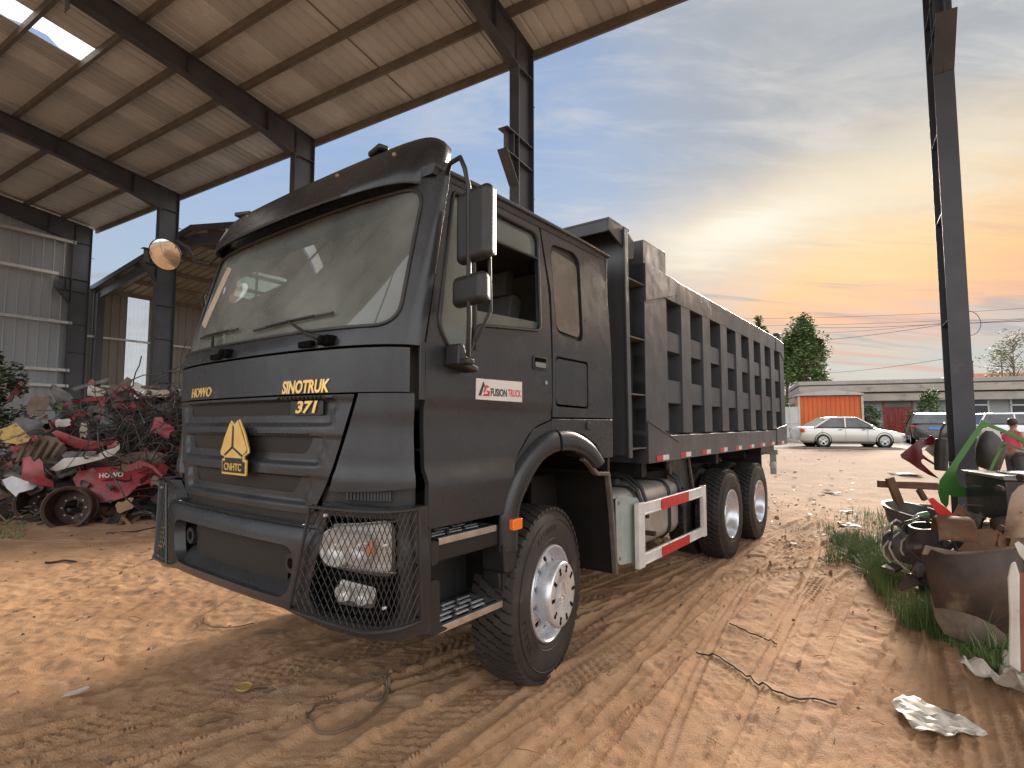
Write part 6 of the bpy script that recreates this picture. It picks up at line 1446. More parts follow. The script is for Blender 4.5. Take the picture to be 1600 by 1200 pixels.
crumple('plastic_bag', 'crumpled pale plastic bag at the right edge under the white door panel', 'plastic bag', [(1496, 1066), (1530, 1062), (1560, 1068), (1568, 1048), (1590, 1040), (1640, 1040), (1640, 1120), (1600, 1116), (1570, 1090), (1540, 1078)], film, .11, .03, 5, .03)
def gcurve(pts, dz=.012, k=6): 
    P = [onground(*q) for q in pts]; o = []
    for i in range(len(P)-1):
        p0, p1, p2, p3 = P[max(0, i-1)], P[i], P[i+1], P[min(len(P)-1, i+2)]
        for j in range(k):
            t = j/k; q = .5*((2*p1)+(p2-p0)*t+(2*p0-5*p1+4*p2-p3)*t*t+(3*p1-p0-3*p2+p3)*t**3); o.append(Vector((q.x, q.y, q.z+dz+float(ground_h(np.array(q.x), np.array(q.y))))))
    return o
twine = mat('dusty_wire', (.17, .115, .07), .8); wire = mat('dark_wire', (.03, .027, .025), .6)
for nm, lb, ct, pts, r, mt in (
    ('wire', 'thin black wire lying across the sand right of the front wheel', 'wire', [(1088, 1020), (1120, 1028), (1160, 1052), (1200, 1076), (1250, 1092), (1314, 1101)], .006, wire),
    ('wire', 'short black wire near the plastic sheet on the tyre tracks', 'wire', [(1140, 980), (1165, 988), (1200, 1000), (1216, 1003)], .005, wire),
    ('rope_loop', 'dusty rope loop on the sand in front of the truck', 'rope', [(520, 1098), (555, 1098), (590, 1096), (604, 1080), (600, 1062), (575, 1058), (605, 1068), (606, 1085), (590, 1110), (560, 1134), (520, 1148), (490, 1145), (478, 1130), (490, 1110), (520, 1098)], .009, twine),
    ('wire_loop', 'thin pale wire bent into a hook on the sand before the bumper', 'wire', [(378, 930), (345, 952), (320, 966), (315, 975), (335, 984), (370, 986), (400, 983)], .005, twine),
    ('stick', 'dry stick lying alone on the sand at lower left', 'stick', [(308, 1140), (330, 1134), (356, 1125)], .010, twine),
    ('stick', 'thin twig crossing the lit sand far left of the truck', 'stick', [(70, 882), (95, 880), (122, 881)], .012, wire)):
    m = MB(); m.tube(gcurve(pts), r, 6); tag(m.build(nm, mt), lb, ct)
m = MB(); m.lathe([(.0, .006), (.038, .006), (.045, .012), (.048, .004)], 24); tag(m.build('jar_lid', mat('lid', (.40, .27, .08), .6), loc=onground(381, 1081)+Vector((0, 0, .02)), rot=(.1, .1, 0)), 'small yellow jar lid on the sand in front of the truck', 'lid')
for i, (u, v, s, mt) in enumerate(((407, 1084, .05, brownp), (118, 1088, .07, whitp), (1325, 866, .12, whitp), (1330, 824, .22, whitp), (1300, 772, .25, whitp), (1325, 800, .20, whitp), (1240, 852, .1, brownp), (1415, 742, .5, whitp))):
    lb = ['brown scrap of bark beside the yellow jar lid', 'white paper scrap with dark twigs at lower left', 'pale torn paper at the edge of the grass', 'flat white board between tyre tracks and grass', 'white strip of litter on the yard before the silver car', 'pale flat litter midway to the silver car', 'thin brown chip on the track right of the rear wheels', 'long white pole lying behind the rusty frame'][i]
    p = onground(u, v); m = MB()
    m.sheet([(-s, -s*.3), (s*.2, -s*.5), (s, -s*.1), (s*.8, s*.4), (-s*.5, s*.35)], [], s*.4, lambda a, b, o: (a, b, o+.02+.25*s*float(fbm(np.array(a*9+i), np.array(b*9.), 2))), .004); tag(m.build('litter', mt, smooth=0, loc=p+Vector((0, 0, .01)), rot=(0, 0, i*.7)), lb, 'litter')
# clods and twigs scattered over the sand
m = MB()
for k in range(1500):
    r_ = random.random()**.8; x = random.uniform(-6.5, 6.5); y = 1.7+r_*12; s = random.uniform(.004, .022)*(1+(y > 6)*.8)
    z = float(ground_h(np.array(x), np.array(y)))+gz(x, y); n0 = len(m.v)
    c = Vector((x, y, z+s*.2)); 
    vs = [c+Vector((random.gauss(0, 1), random.gauss(0, 1), random.gauss(0, 1))).normalized()*s*random.uniform(.7, 1.2) for _ in range(6)]
    m.add(vs, [(0, 1, 2), (0, 2, 3), (0, 3, 1), (4, 2, 1), (4, 3, 2), (4, 1, 3), (5, 1, 2), (5, 3, 0)], random.choice((0, 0, 1)))
tag(m.build('clods', [sand, brownp], smooth=0), 'small clods and grit scattered over the sand', 'clods', kind='stuff')
m = MB()
for k in range(420):
    x = random.uniform(-8, 6.5); y = 2+random.random()*13; a = random.uniform(0, 6.3); l = random.uniform(.03, .16); z = float(ground_h(np.array(x), np.array(y)))+gz(x, y)+.006
    p = Vector((x, y, z)); d = Vector((cos(a), sin(a), random.uniform(-.02, .12)))*l; m.tube([p, p+d*.5+Vector((random.uniform(-.01, .01), 0, .005)), p+d], [.0025, .002, .001], 4)
tag(m.build('twigs', twine, smooth=0), 'dry twigs and straw strewn on the sand', 'twigs', kind='stuff')
m = MB()
for k in range(300):
    y = random.uniform(8, 26); x = random.uniform(.28, .62)*y; s = random.uniform(.015, .06); c = Vector((x, y, gz(x, y)+.02)); R3 = Matrix.Rotation(random.uniform(0, 6.3), 3, 'Z') @ Matrix.Rotation(random.uniform(-.3, .3), 3, 'X')
    m.cbox(c, (s*random.uniform(1, 3), s*random.uniform(.4, 1), s*.15), R3, random.choice((0, 0, 0, 0, 1, 2, 2)))
tag(m.build('yard_litter', [brownp, whitp, blackp], smooth=0), 'small scraps and chips littering the yard towards the road', 'litter', kind='stuff')
# ------------------------------------------------------------------ grass along the scrap
gm = mat('grass_blade', (.10, .17, .045), .6, col2=(.17, .235, .075), nscale=3, col3=(.28, .26, .12), n3=6, lo3=.6, hi3=.7)
def blade(m, p, h_, lean, az, w, mi=0):
    d = Vector((cos(az), sin(az), 0)); s_ = Vector((-sin(az), cos(az), 0))*w; pts = []
    for i in range(5):
        t = i/4; pts.append(p+d*(lean*t*t)+Vector((0, 0, h_*(t-.35*t*t*min(1.4, lean/h_)))))
    vs = []
    for i, q in enumerate(pts): k = (1-(i/4)**1.5); vs += [q-s_*k, q+s_*k]
    m.add(vs, [(i*2, i*2+1, i*2+3, i*2+2) for i in range(4)], mi)
EDGE = [(1300, 845), (1330, 870), (1360, 905), (1385, 945), (1420, 975), (1460, 990), (1500, 1010), (1540, 1050), (1585, 1062)]
EP = [onground(*q) for q in EDGE]
m = MB(); m_t = MB()
for k in range(17000):
    i = random.randrange(len(EP)-1); t = random.random(); b = EP[i].lerp(EP[i+1], t)
    off = abs(random.gauss(0, .38)); p = b+Vector((.80, .45, 0)).normalized()*(off+random.uniform(-.12, .02)); 
    dens_ = .75+1.3*float(fbm(np.array(p.x*1.8), np.array(p.y*1.8), 3))
    if random.random() > dens_: continue
    p.z = gz(p.x, p.y)+float(ground_h(np.array(p.x), np.array(p.y)))-.01
    h_ = random.uniform(.05, .24)*(1+.4*(i in (2, 3, 4)))*(1-.35*(i > 5)); blade(m, p, h_, random.uniform(.02, .16), random.uniform(0, 6.3), random.uniform(.0014, .0032)*(1+p.y*.12))
for k in range(4200):
    u = random.uniform(1290, 1440); v = random.uniform(800, 880); p = onground(u, v)
    if random.random() > .45+1.4*float(fbm(np.array(p.x*1.5+3), np.array(p.y*1.5), 3)): continue
    p.z = gz(p.x, p.y); blade(m, p, random.uniform(.05, .26), random.uniform(.02, .18), random.uniform(0, 6.3), .004)
for k in range(900):
    u = random.uniform(-40, 42); v = random.uniform(812, 846); p = onground(u, v); blade(m, p, random.uniform(.03, .12), random.uniform(.02, .1), random.uniform(0, 6.3), .006)
tag(m.build('grass', gm, smooth=0), 'green grass growing along the foot of the right hand scrap', 'grass', kind='stuff')
tall = mat('tall_grass', (.14, .19, .07), .55, col2=(.22, .27, .11), nscale=3)
for j, (u, v, n, hh) in enumerate(((1425, 905, 16, .45), (1470, 975, 12, .4), (1530, 1010, 34, .5), (1555, 1030, 26, .42), (1498, 985, 18, .45))):
    m = MB(); 
    for k in range(n):
        p = Vector((random.gauss(0, .06), random.gauss(0, .05), 0)); blade(m, p, hh*random.uniform(.5, 1.1), random.uniform(.12, .42), random.uniform(0, 6.3), .0045)
    lb = ['tuft of long arching grass by the curled hoses', 'small tuft of long grass at the left foot of the trough', 'biggest tuft of long grass before the trough', 'tuft of long grass nearest the white door panel', 'tuft of long grass at the middle foot of the trough'][j]
    tag(m.build('grass_tuft', tall, smooth=0, loc=onground(u, v)), lb, 'grass tuft')
# ================================================================== far side: road, building, cars, trees
FD = Vector((.925, -.38, 0)); FNv = Vector((.38, .925, 0)); P0 = Vector((23.6, 44, 0))
ANG = math.atan2(-.38, .925)
def sheet_road(nm, w0, w1, mt, dz, s0=-90, s1=120):
    m = MB(); vs = []; n = 60
    for i in range(n+1):
        s = s0+(s1-s0)*i/n
        for w in (w0, w1): p = FD*s+FNv*w; vs.append((p.x, p.y, gz(p.x, p.y)+dz if True else 0))
    m.add(vs, [(i*2, i*2+1, i*2+3, i*2+2) for i in range(n)]); return m.build(nm, mt, smooth=0)
asph = mat('old_asphalt', (.15, .125, .11), .85, col2=(.20, .165, .14), nscale=.8, col3=(.27, .21, .16), n3=.5, lo3=.5, hi3=.75, bump=.003, bscale=40)
# road surface flat at z=.55 where it is seen
m = MB(); 
def quad(m, s0, s1, w0, w1, z0, z1=None, mi=0):
    z1 = z0 if z1 is None else z1
    P = [FD*s0+FNv*w0, FD*s1+FNv*w0, FD*s1+FNv*w1, FD*s0+FNv*w1]; m.add([(P[0].x, P[0].y, z0), (P[1].x, P[1].y, z0), (P[2].x, P[2].y, z1), (P[3].x, P[3].y, z1)], [(0, 1, 2, 3)], mi)
quad(m, -60, 120, 28.2, 39.0, .575); tag(m.build('road', asph, smooth=0), kind='structure')
conc = mat('old_concrete', (.36, .33, .29), .85, col2=(.28, .26, .23), nscale=.7, col3=(.20, .18, .16), n3=1.5, lo3=.55, hi3=.75)
m = MB(); M = Matrix.Rotation(ANG, 4, 'Z'); m.box(-40, 120, 39.0, 60, .2, .66, M=M); tag(m.build('pavement', conc, smooth=0), kind='structure')
# ---- low building: root at its left front corner; local x along the facade, y into the building
BL = empty('long_building', (P0.x, P0.y, .60), ANG, 'long low grey building with flat banded roof behind the road', 'building')
def fu(u):   # picture column -> distance along the facade
    d = Vector(((u-800)/FPX, 1, 0)); 
    # P0 + s FD = t d
    den = FD.x*d.y-FD.y*d.x; return (P0.y*d.x-P0.x*d.y)/den
def fz(u, v):
    s = fu(u); p = P0+FD*s; return CAMZ+(662-v)*p.y/FPX-.60
plaster = mat('grey_plaster', (.25, .26, .26), .8, col2=(.32, .32, .31), nscale=.6, col3=(.16, .16, .155), n3=.8, lo3=.5, hi3=.72, stretch=(1, 1, .6))
band = mat('roof_band', (.38, .32, .26), .8, col2=(.28, .25, .22), nscale=.9, col3=(.14, .12, .11), n3=1.5, lo3=.56, hi3=.72, stretch=(1, 1, 2.5))
dk = mat('dark_eave_board', (.10, .09, .08), .8); winm = mat('far_window', (.03, .035, .04), .12); alw = mat('window_frame_alu', (.5, .5, .48), .4, .3)
reddoor = mat('red_door', (.26, .035, .028), .4, col2=(.20, .03, .025), nscale=3)
zt = fz(1380, 594); S1 = 60
for (nm, y0, y1, z0, z1) in (('roof_slab', -.55, 9, zt-.30, zt), ('upper_band', -.95, 9, zt-.95, zt-.42), ('lower_band', -.8, 9, zt-1.62, zt-1.05)):
    m = MB(); m.box(-.5, S1, y0, y1, z0, z1); m.build(nm, band if nm != 'roof_slab' else conc, BL, bevel=.03)
m = MB(); m.box(-.4, S1, -.5, 9, zt-1.05, zt-.95); m.box(-.4, S1, -.45, 9, zt-.42, zt-.30); m.build('eave_board', dk, BL)  # dark boards set back between the roof bands
m = MB(); m.box(0, S1, 0, 8, -.3, zt-1.6); m.build('wall', plaster, BL)
for k in range(2):
    m = MB(); m.box(-.5, S1, -.60-.02*k, -.56, zt-.15, zt-.02) if k == 0 else None
s0, s1 = fu(1379), fu(1426.5); zd = fz(1400, 622); zs = fz(1400, 636)
m = MB(); m.box(s0, s0+.12, -.08, -.004, 0, zd); m.box(s1-.12, s1, -.08, -.004, 0, zd); m.box(s0, s1, -.08, -.004, zd-.12, zd); m.box(s0+.12, s1-.12, -.08, -.004, zs-.08, zs); DRR = m.build('gate_frame', reddoor, BL, bevel=.01)
m = MB(); m.box(s0+.12, s1-.12, -.05, -.004, zs, zd-.12); m.build('transom_glass', mat('dusty_pane', (.16, .16, .15), .3), DRR)
mid = (s0+s1)/2
for a, b in ((s0+.12, mid-.01), (mid+.01, s1-.12)):
    m = MB(); m.box(a, b, -.06, -.006, .02, zs-.08); L_ = m.build('door_leaf', reddoor, BL, bevel=.01)
    cx_, w_ = (a+b)/2, (b-a)/2; m = MB()
    for sc_ in (1, .6): m.tube([(cx_+w_*.62*sc_*x, -.065, (zs-.08)*.66+(zs*.26)*sc_*y) for x, y in ((-.6, -1), (.6, -1), (1, -.5), (1, .5), (.6, 1), (-.6, 1), (-1, .5), (-1, -.5))], .025, 5, closed=True)
    for xx in (-.35, .35): m.tube([(cx_+w_*(xx+x*.25), -.065, zs*.18+zs*.13*y) for x, y in ((-1, -1), (1, -1), (1, 1), (0, 1.4), (-1, 1))], .02, 5, closed=True)
    m.build('door_moulding', mat('door_mould', (.17, .022, .018), .4) if 'door_mould' not in MATS else MATS['door_mould'], L_)
for u0, u1 in ((1519, 1545), (1578, 1606), (1640, 1670)):
    a, b = fu(u0), fu(u1); zz0, zz1 = fz(u0, 651), fz(u0, 620); m = MB()
    for x0, x1, y0, y1 in ((a, a+.09, zz0, zz1), (b-.09, b, zz0, zz1), (a, b, zz1-.09, zz1), (a, b, zz0, zz0+.09), (a, b, zz0+(zz1-zz0)*.55, zz0+(zz1-zz0)*.55+.10)): m.box(x0, x1, -.07, -.004, y0, y1)
    W_ = m.build('window', alw, BL); m = MB(); m.box(a+.05, b-.05, -.04, -.003, zz0+.05, zz1-.05); m.build('pane', winm, W_)
m = MB(); m.box(s0-.4, s1+.4, -.9, 0, -.05, .10); m.build('door_step', conc, BL)
# orange sheet-metal shed
def fpt(u, w):   # point on the line at distance w along the facade normal
    d = Vector(((u-800)/FPX, 1, 0)); t = w/(d.dot(FNv)); return d*t
wO = 43.5; a = fpt(1250, wO); b = fpt(1345, wO); L_ = (b-a).length; hO = CAMZ+(662-619)*a.y/FPX-.66
OS = empty('orange_shed', (a.x, a.y, .66), ANG, 'small orange sheet-metal shed standing between the fence and the building', 'shed')
org = mat('orange_sheet', (.62, .13, .025), .5, col2=(.52, .10, .02), nscale=1, stretch=(1, 1, .2))
m = MB(); r = ribs(0, L_, .28, .05, .05); n = len(r); vs = [(x, -q, 0) for x, q in r]+[(x, -q, hO) for x, q in r]; m.add(vs, [(i, i+1, n+i+1, n+i) for i in range(n-1)]); m.box(.0, L_, .06, 3.5, 0, hO); m.build('wall', org, OS, smooth=0)
m = MB(); m.prism([(-.25, hO), (L_+.25, hO), (L_+.1, hO+.12), (L_*.5, hO+.38), (-.1, hO+.12)], 0, 1, lambda x, z, t: (x, -.25+4*t, z+.02)); m.build('roof', mat('pale_roof', (.42, .41, .40), .6, col2=(.34, .33, .32), nscale=2), OS)
m = MB(); m.box(-.14, -.01, -.12, .05, 0, hO); m.box(L_+.01, L_+.14, -.12, .05, 0, hO); m.build('corner_post', cream, OS)
# pale panel fence
a = fpt(1120, 42.5); b = fpt(1249, 42.5); n = 9; FE = empty('panel_fence', (a.x, a.y, .66), ANG, 'pale sheet fence left of the orange shed', 'fence'); hF = CAMZ+(662-637)*a.y/FPX-.66; Lf = (b-a).length
for i in range(n):
    m = MB(); x0 = Lf*i/n; x1 = Lf*(i+1)/n-.06; m.box(x0, x1, 0, .03, .05, hF); m.box(x0, x1, -.03, -.002, hF*.48, hF*.52); m.build('fence_panel', mat('fence_sheet', (.50, .50, .48), .5, col2=(.42, .41, .39), nscale=1.5) if 'fence_sheet' not in MATS else MATS['fence_sheet'], FE)
for i in range(n+1):
    m = MB(); m.box(Lf*i/n-.06, Lf*i/n, -.05, .05, 0, hF+.05); m.build('fence_post', MATS['fence_sheet'], FE)
# ---- vegetation
leafA = mat('leaf_green', (.065, .115, .035), .55, col2=(.11, .165, .05), nscale=.6)
leafB = mat('leaf_green_light', (.12, .18, .06), .55, col2=(.16, .21, .08), nscale=.8)
leafC = mat('leaf_dark', (.03, .055, .02), .6, col2=(.05, .08, .03), nscale=1)
bark = mat('bark', (.12, .09, .065), .9, col2=(.18, .14, .10), nscale=5)
def tree(name, label, cat, loc, H_, Wd, zb, n, ls, shape='oval', group=None, mats_=(leafA, leafB), seed=0, clump=26, spire=0):
    rs = random.Random(seed); R_ = empty(name, loc, rs.uniform(0, 6), label, cat, group)
    m = MB(); m.tube([(0, 0, -.2), (.05, .02, H_*.3), (0, -.03, H_*.6), (.03, 0, H_*.88)], [H_*.018+.04, H_*.014+.03, H_*.008+.02, .015], 9)
    cl = []
    for k in range(clump):
        t = rs.random(); zz = zb+(H_-zb)*t
        if shape == 'spire': rr = Wd/2*(1-t**2.2)*(.5+.5*min(1, t*4))
        elif shape == 'bush': rr = Wd/2*math.sqrt(max(0, 1-(t*1.0)**2))
        elif shape == 'full': rr = Wd/2*min(1, (1.02-t)*3.0)**.7*min(1, .8+t)
        else: rr = Wd/2*math.sqrt(max(.02, 1-(2*t-.85)**2/1.35))
        a = rs.uniform(0, 6.3); d = rr*rs.uniform(.35, .95); c = Vector((d*cos(a), d*sin(a), zz)); cl.append((c, Wd*rs.uniform(.10, .20)*(1 if shape != 'spire' else .8), rs.random()))
        m.tube([(0, 0, max(.1, zz-d*.9)), (c.x*.5, c.y*.5, zz-d*.25), tuple(c)], [.02+H_*.003, .02, .008], 5)
    for k in range(spire):
        a = rs.uniform(0, 6.3); d = rs.random()*Wd*.46; h0 = H_*(1-.42*(d/(Wd*.46))**1.6)*rs.uniform(.9, 1.03); 
        for j in range(4): cl.append((Vector((d*cos(a), d*sin(a), h0-j*Wd*.09)), Wd*(.035+.025*j), rs.random()))
    m.build('trunk', bark, R_)
    m = MB()
    for k in range(n):
        c, r_, tone = cl[rs.randrange(len(cl))]
        v = Vector((rs.gauss(0, 1), rs.gauss(0, 1), rs.gauss(0, 1))); v = v.normalized()*r_*rs.random()**.4; v.z *= 1.15
        p = c+v; s = ls*rs.uniform(.6, 1.3); R3 = Matrix.Rotation(rs.uniform(0, 6.3), 3, 'Z') @ Matrix.Rotation(rs.uniform(-1.2, 1.2), 3, 'X')
        m.add([p+R3 @ Vector(q) for q in ((-s/2, 0, 0), (0, -s*.3, .0), (s/2, 0, s*.06), (0, s*.3, 0))], [(0, 1, 2, 3)], 0 if rs.random() < .35+.5*(tone < .5) else 1)
    m.build('crown', list(mats_), R_, smooth=0)
    return R_
def tz(u, v, Y, base): return CAMZ+(662-v)*Y/FPX-base
p = at(1259, 662, 60); tree('poplar_tree', 'tall leafy green tree behind the orange shed, right beside the dump body', 'tree', (p.x, 60, .55), tz(0, 497, 60, .55), 6.0, .8, 19000, .34, 'full', seed=3, clump=80, spire=30)
p = at(1232, 662, 66); tree('poplar_tree', 'dark green tree partly hidden behind the dump body and the tall tree', 'tree', (p.x, 66, .55), tz(0, 525, 66, .55), 5.4, .8, 11000, .34, 'full', seed=4, clump=50, mats_=(leafA, leafC), spire=20)
p = at(1190, 662, 58); tree('poplar_tree', 'tree whose tip shows just above the rear of the dump body', 'tree', (p.x, 58, .55), tz(0, 494, 58, .55), 3.6, 1.5, 7000, .30, 'spire', seed=5, clump=26, spire=12)
p = at(1590, 662, 52); tree('street_tree', 'feathery pinkish-green tree at the far right above the building', 'tree', (p.x, 52, .55), tz(0, 528, 52, .55), 6.0, 2.5, 2600, .22, 'oval', seed=6, clump=60, mats_=(leafB, mat('leaf_pinkish', (.26, .17, .12), .6)))
p = fpt(1357, 45.5); tree('bush', 'dark green bush between the orange shed and the red door', 'bush', (p.x, p.y, .66), 2.3, 2.0, .1, 3200, .16, 'bush', seed=7, mats_=(leafA, leafC))
p = fpt(1454, 45.5); tree('bush', 'round light green bush right of the red door', 'bush', (p.x, p.y, .66), 2.9, 3.0, .4, 5200, .16, 'bush', seed=8, mats_=(leafA, leafB))
for i, (u, w_, hh) in enumerate(((1270, 6, 2.2), (1310, 5, 1.6))):
    p = at(u, 662, 75); tree('bush', ('far hedge clump left behind the building roof', 'far hedge clump right behind the building roof')[i], 'bush', (p.x, 75, .55), 6.0-i*.6, w_, 1, 2200, .3, 'bush', seed=20+i)
p = at(10, 640, 12.6); tree('shrub', 'dark green shrub growing at the left edge above the scrap heap', 'shrub', (p.x-.3, 12.6, .6), 2.75, 1.9, .2, 6500, .10, 'bush', seed=9, mats_=(leafC, leafA))
# ---- power lines
wm = mat('power_line', (.07, .07, .08), .6)
PL = [((1130, 498), (1475, 489), (1700, 472)), ((1140, 509), (1475, 501), (1700, 492)), ((1270, 521), (1475, 505), (1700, 496)), ((1270, 533), (1475, 507), (1700, 489)), ((1290, 583), (1480, 560), (1570, 578)), ((1262, 512), (1475, 506), (1700, 494))]
for i, (a, b, c) in enumerate(PL):
    Y0 = 62 if i != 4 else 50; A = at(*a, Y0); B = at(*b, Y0-14); C_ = at(*c, Y0-22)
    pts = [];
    for t in np.linspace(0, 1, 14): q = A.lerp(B, t); q.z -= .45*math.sin(pi*t)*.3; pts.append(q)
    for t in np.linspace(0, 1, 8)[1:]: q = B.lerp(C_, t); q.z -= .1*math.sin(pi*t); pts.append(q)
    m = MB(); m.tube(pts, .014 if i not in (3, 5) else .020, 4); lb = ['topmost power line crossing the sky', 'second power line from the top', 'third power line, converging towards the column', 'lowest of the upper bundle of power lines', 'separate low power line sagging over the building roof', 'thin power line between second and third'][i]
    tag(m.build('power_line', wm), lb, 'power line')
c = at(1514, 505, 46); m = MB(); m.tube([c+Vector((1.0*cos(a), 0, 1.05*sin(a))) for a in np.linspace(-2.2, 1.9, 20)], .03, 5); tag(m.build('cable_coil', wm), 'spare cable coil hanging from the power lines right of the column', 'cable coil')
p = at(1571, 662, 50); m = MB(); m.cyl((0, 0, -1), (0, 0, tz(0, 565, 50, .55)), .07, 8, .05); m.beam((-.8, 0, tz(0, 572, 50, .55)), (.8, 0, tz(0, 572, 50, .55)), .06, .06); tag(m.build('utility_pole', wm, loc=(p.x, 50, .55)), 'thin utility pole above the building roof at right', 'pole')
p = at(1523, 662, 54); m = MB(); m.lathe([(.16, -1), (.16, tz(0, 566, 54, .55)), (.20, tz(0, 566, 54, .55)), (.20, tz(0, 566, 54, .55)+.15), (0, tz(0, 566, 54, .55)+.15)], 12); tag(m.build('chimney_pipe', rust, loc=(p.x, 54, .55)), 'short rusty chimney pipe behind the building roof', 'chimney')
p = at(1555, 662, 70); RH = empty('far_house', (p.x, 70, .55), ANG, 'far house with salmon tiled roof behind the long building', 'house'); m = MB(); m.prism([(-5, tz(0, 596, 70, .55)), (5, tz(0, 596, 70, .55)), (3.6, tz(0, 583, 70, .55)), (-3.6, tz(0, 583, 70, .55))], 0, 1, lambda a, b, t: (a, 6*t, b)); m.build('roof', mat('tile', (.45, .20, .13), .8, col2=(.55, .28, .2), nscale=2), RH); m = MB(); m.box(-4.6, 4.6, .2, 5.8, 0, tz(0, 596, 70, .55)); m.build('wall', cream, RH)
# ---- cars
def loft(m, stations, n=20, pw=3.2, mi=0):
    """stations: (x, halfwidth, zlow, ztop); superelliptic sections"""
    vs = []
    for x, w, z0, z1 in stations:
        cz, hz = (z0+z1)/2, (z1-z0)/2
        for k in range(n):
            a = 2*pi*k/n; c_, s_ = cos(a), sin(a); vs.append((x, math.copysign(w*abs(c_)**(2/pw), c_), cz+math.copysign(hz*abs(s_)**(2/pw), s_)))
    N_ = len(stations); m.add(vs, [(i*n+k, i*n+(k+1) % n, (i+1)*n+(k+1) % n, (i+1)*n+k) for i in range(N_-1) for k in range(n)]+[tuple(range(n)), tuple((N_-1)*n+k for k in range(n))], mi)
carglass = mat('car_glass', (.05, .055, .055), .08, col2=(.10, .11, .11), nscale=2)
tyre_s = mat('car_tyre', (.02, .02, .02), .8); rimm = mat('car_rim', (.6, .6, .6), .3, .7)
def car(name, label, cat, loc, rz_, body, L_=4.6, W_=1.76, H_=1.45, suv=False, plate=None):
    R_ = empty(name, loc, rz_, label, cat); h = W_/2; rw = .315 if not suv else .37; g = .17 if not suv else .22
    belt = .93 if not suv else 1.10; xf, xr = L_/2, -L_/2; fa, ra = xf-.92, xr+.98
    m = MB(); hd = belt-.08
    st = [(xf, h*.70, g+.12, belt-.36), (xf-.06, h*.86, g+.06, belt-.27), (xf-.25, h*.96, g+.02, belt-.20), (xf-.8, h, g, belt-.10), (xf-1.25, h, g, belt-.02), (0, h*1.01, g, belt+.01), (xr+1.1, h, g, belt+.03), (xr+.35, h*.97, g+.02, belt+.03), (xr+.10, h*.92, g+.06, belt-.01), (xr, h*.80, g+.14, belt-.12)]
    loft(m, st, 28, 5.5); B = m.build('body', body, R_, smooth=50)
    # roof and pillars over a glass cabin
    if not suv: cab = [(xf-1.22, belt-.03), (xf-1.98, H_-.06), (xf-2.35, H_), (xr+1.75, H_-.01), (xr+1.35, H_-.07), (xr+.62, belt)]
    else: cab = [(xf-1.15, belt-.03), (xf-1.9, H_-.05), (xf-2.5, H_), (xr+.9, H_-.02), (xr+.45, H_-.08), (xr+.12, belt)]
    def cf(s=0.): return lambda a, b, t: (a, (-1+2*t)*(h*.95-(b-belt)*.36+s), b)
    m = MB(); m.prism(cab, 0, 1, cf()); m.build('glass', carglass, R_, bevel=.05, segs=3)
    rc = [p for p in cab if p[1] > H_-.2]; zr = min(p[1] for p in rc)
    m = MB(); m.prism([(p[0]+(.03 if p[0] > 0 else -.03), p[1]+.012) for p in rc]+[(rc[-1][0]+.10, zr-.01), (rc[0][0]-.10, zr-.01)], 0, 1, cf(.015)); m.build('roof_skin', body, R_, bevel=.03)
    m = MB()
    for sg in (-1, 1):
        def sp(a, b): return (a, sg*(h*.95-(b-belt)*.36+.006), b)
        xm = (cab[1][0]+cab[-2][0])/2+.05
        for p, q in ((cab[0], cab[1]), (cab[-1], cab[-2]), ((xm-.05, belt), (xm, H_-.06))):
            m = MB(); m.beam(sp(*p), sp(*q), .05, .07, up=(0, 1, 0)); m.build('pillar', body, R_)
    for x in (fa, ra):
        for sg in (-1, 1):
            m = MB(); Mw = Matrix.Translation((x, sg*(h-.01), rw)) @ Matrix.Rotation(-sg*pi/2, 4, 'X'); m.lathe([(rw*.62, -.02), (rw*.66, .015), (rw*.95, .01), (rw, -.02), (rw, -.19), (rw*.6, -.2)], 32, Mw); WW = m.build('wheel', tyre_s, R_)
            m = MB(); m.lathe([(0, .0), (rw*.2, .01), (rw*.22, -.01), (rw*.25, -.05)], 20, Mw); m.lathe([(rw*.58, -.03), (rw*.62, .012), (rw*.66, .014)], 28, Mw)
            for k in range(5):
                a = 2*pi*k/5+.3; m.add([Mw @ Vector(q) for q in ((rw*.18*cos(a)-.025*sin(a), rw*.18*sin(a)+.025*cos(a), .005), (rw*.18*cos(a)+.025*sin(a), rw*.18*sin(a)-.025*cos(a), .005), (rw*.62*cos(a)+.04*sin(a), rw*.62*sin(a)-.04*cos(a), .004), (rw*.62*cos(a)-.04*sin(a), rw*.62*sin(a)+.04*cos(a), .004))], [(0, 1, 2, 3)])
            m.build('rim', rimm, WW)
            m = MB(); m.lathe([(0, -.16), (rw+.06, -.16), (rw+.06, .012), (rw+.035, .014)], 32, Matrix.Translation((x, sg*(h-.01), rw+.01)) @ Matrix.Rotation(-sg*pi/2, 4, 'X')); m.build('wheel_arch', darkm, R_)
    lampw = MATS['lamp_reflector']; tail = MATS.get('tail_red') or mat('tail_red', (.5, .02, .02), .2)
    for sg in (-1, 1):
        m = MB(); m.cbox((xf-.16, sg*(h*.80), belt-.34), (.30, .22, .13)); m.build('headlight', lampw, R_, bevel=.03)
        m = MB(); m.cbox((xr+.10, sg*(h*.82), belt-.14), (.16 if not suv else .1, .26 if not suv else .42, .17 if not suv else .10)); m.build('tail_light', tail, R_, bevel=.02)
        m = MB(); m.cbox((xf-1.5, sg*(h+.09), belt+.06), (.10, .18, .12)); m.build('door_mirror', body, R_, bevel=.03)
        m = MB(); 
        for x in ((xm_ := (cab[1][0]+cab[-2][0])/2)-.0, xm_-.05-.95, xm_+.95): m.box(x-.004, x+.004, sg*(h*1.012), sg*(h*1.016), g+.15, belt-.03)
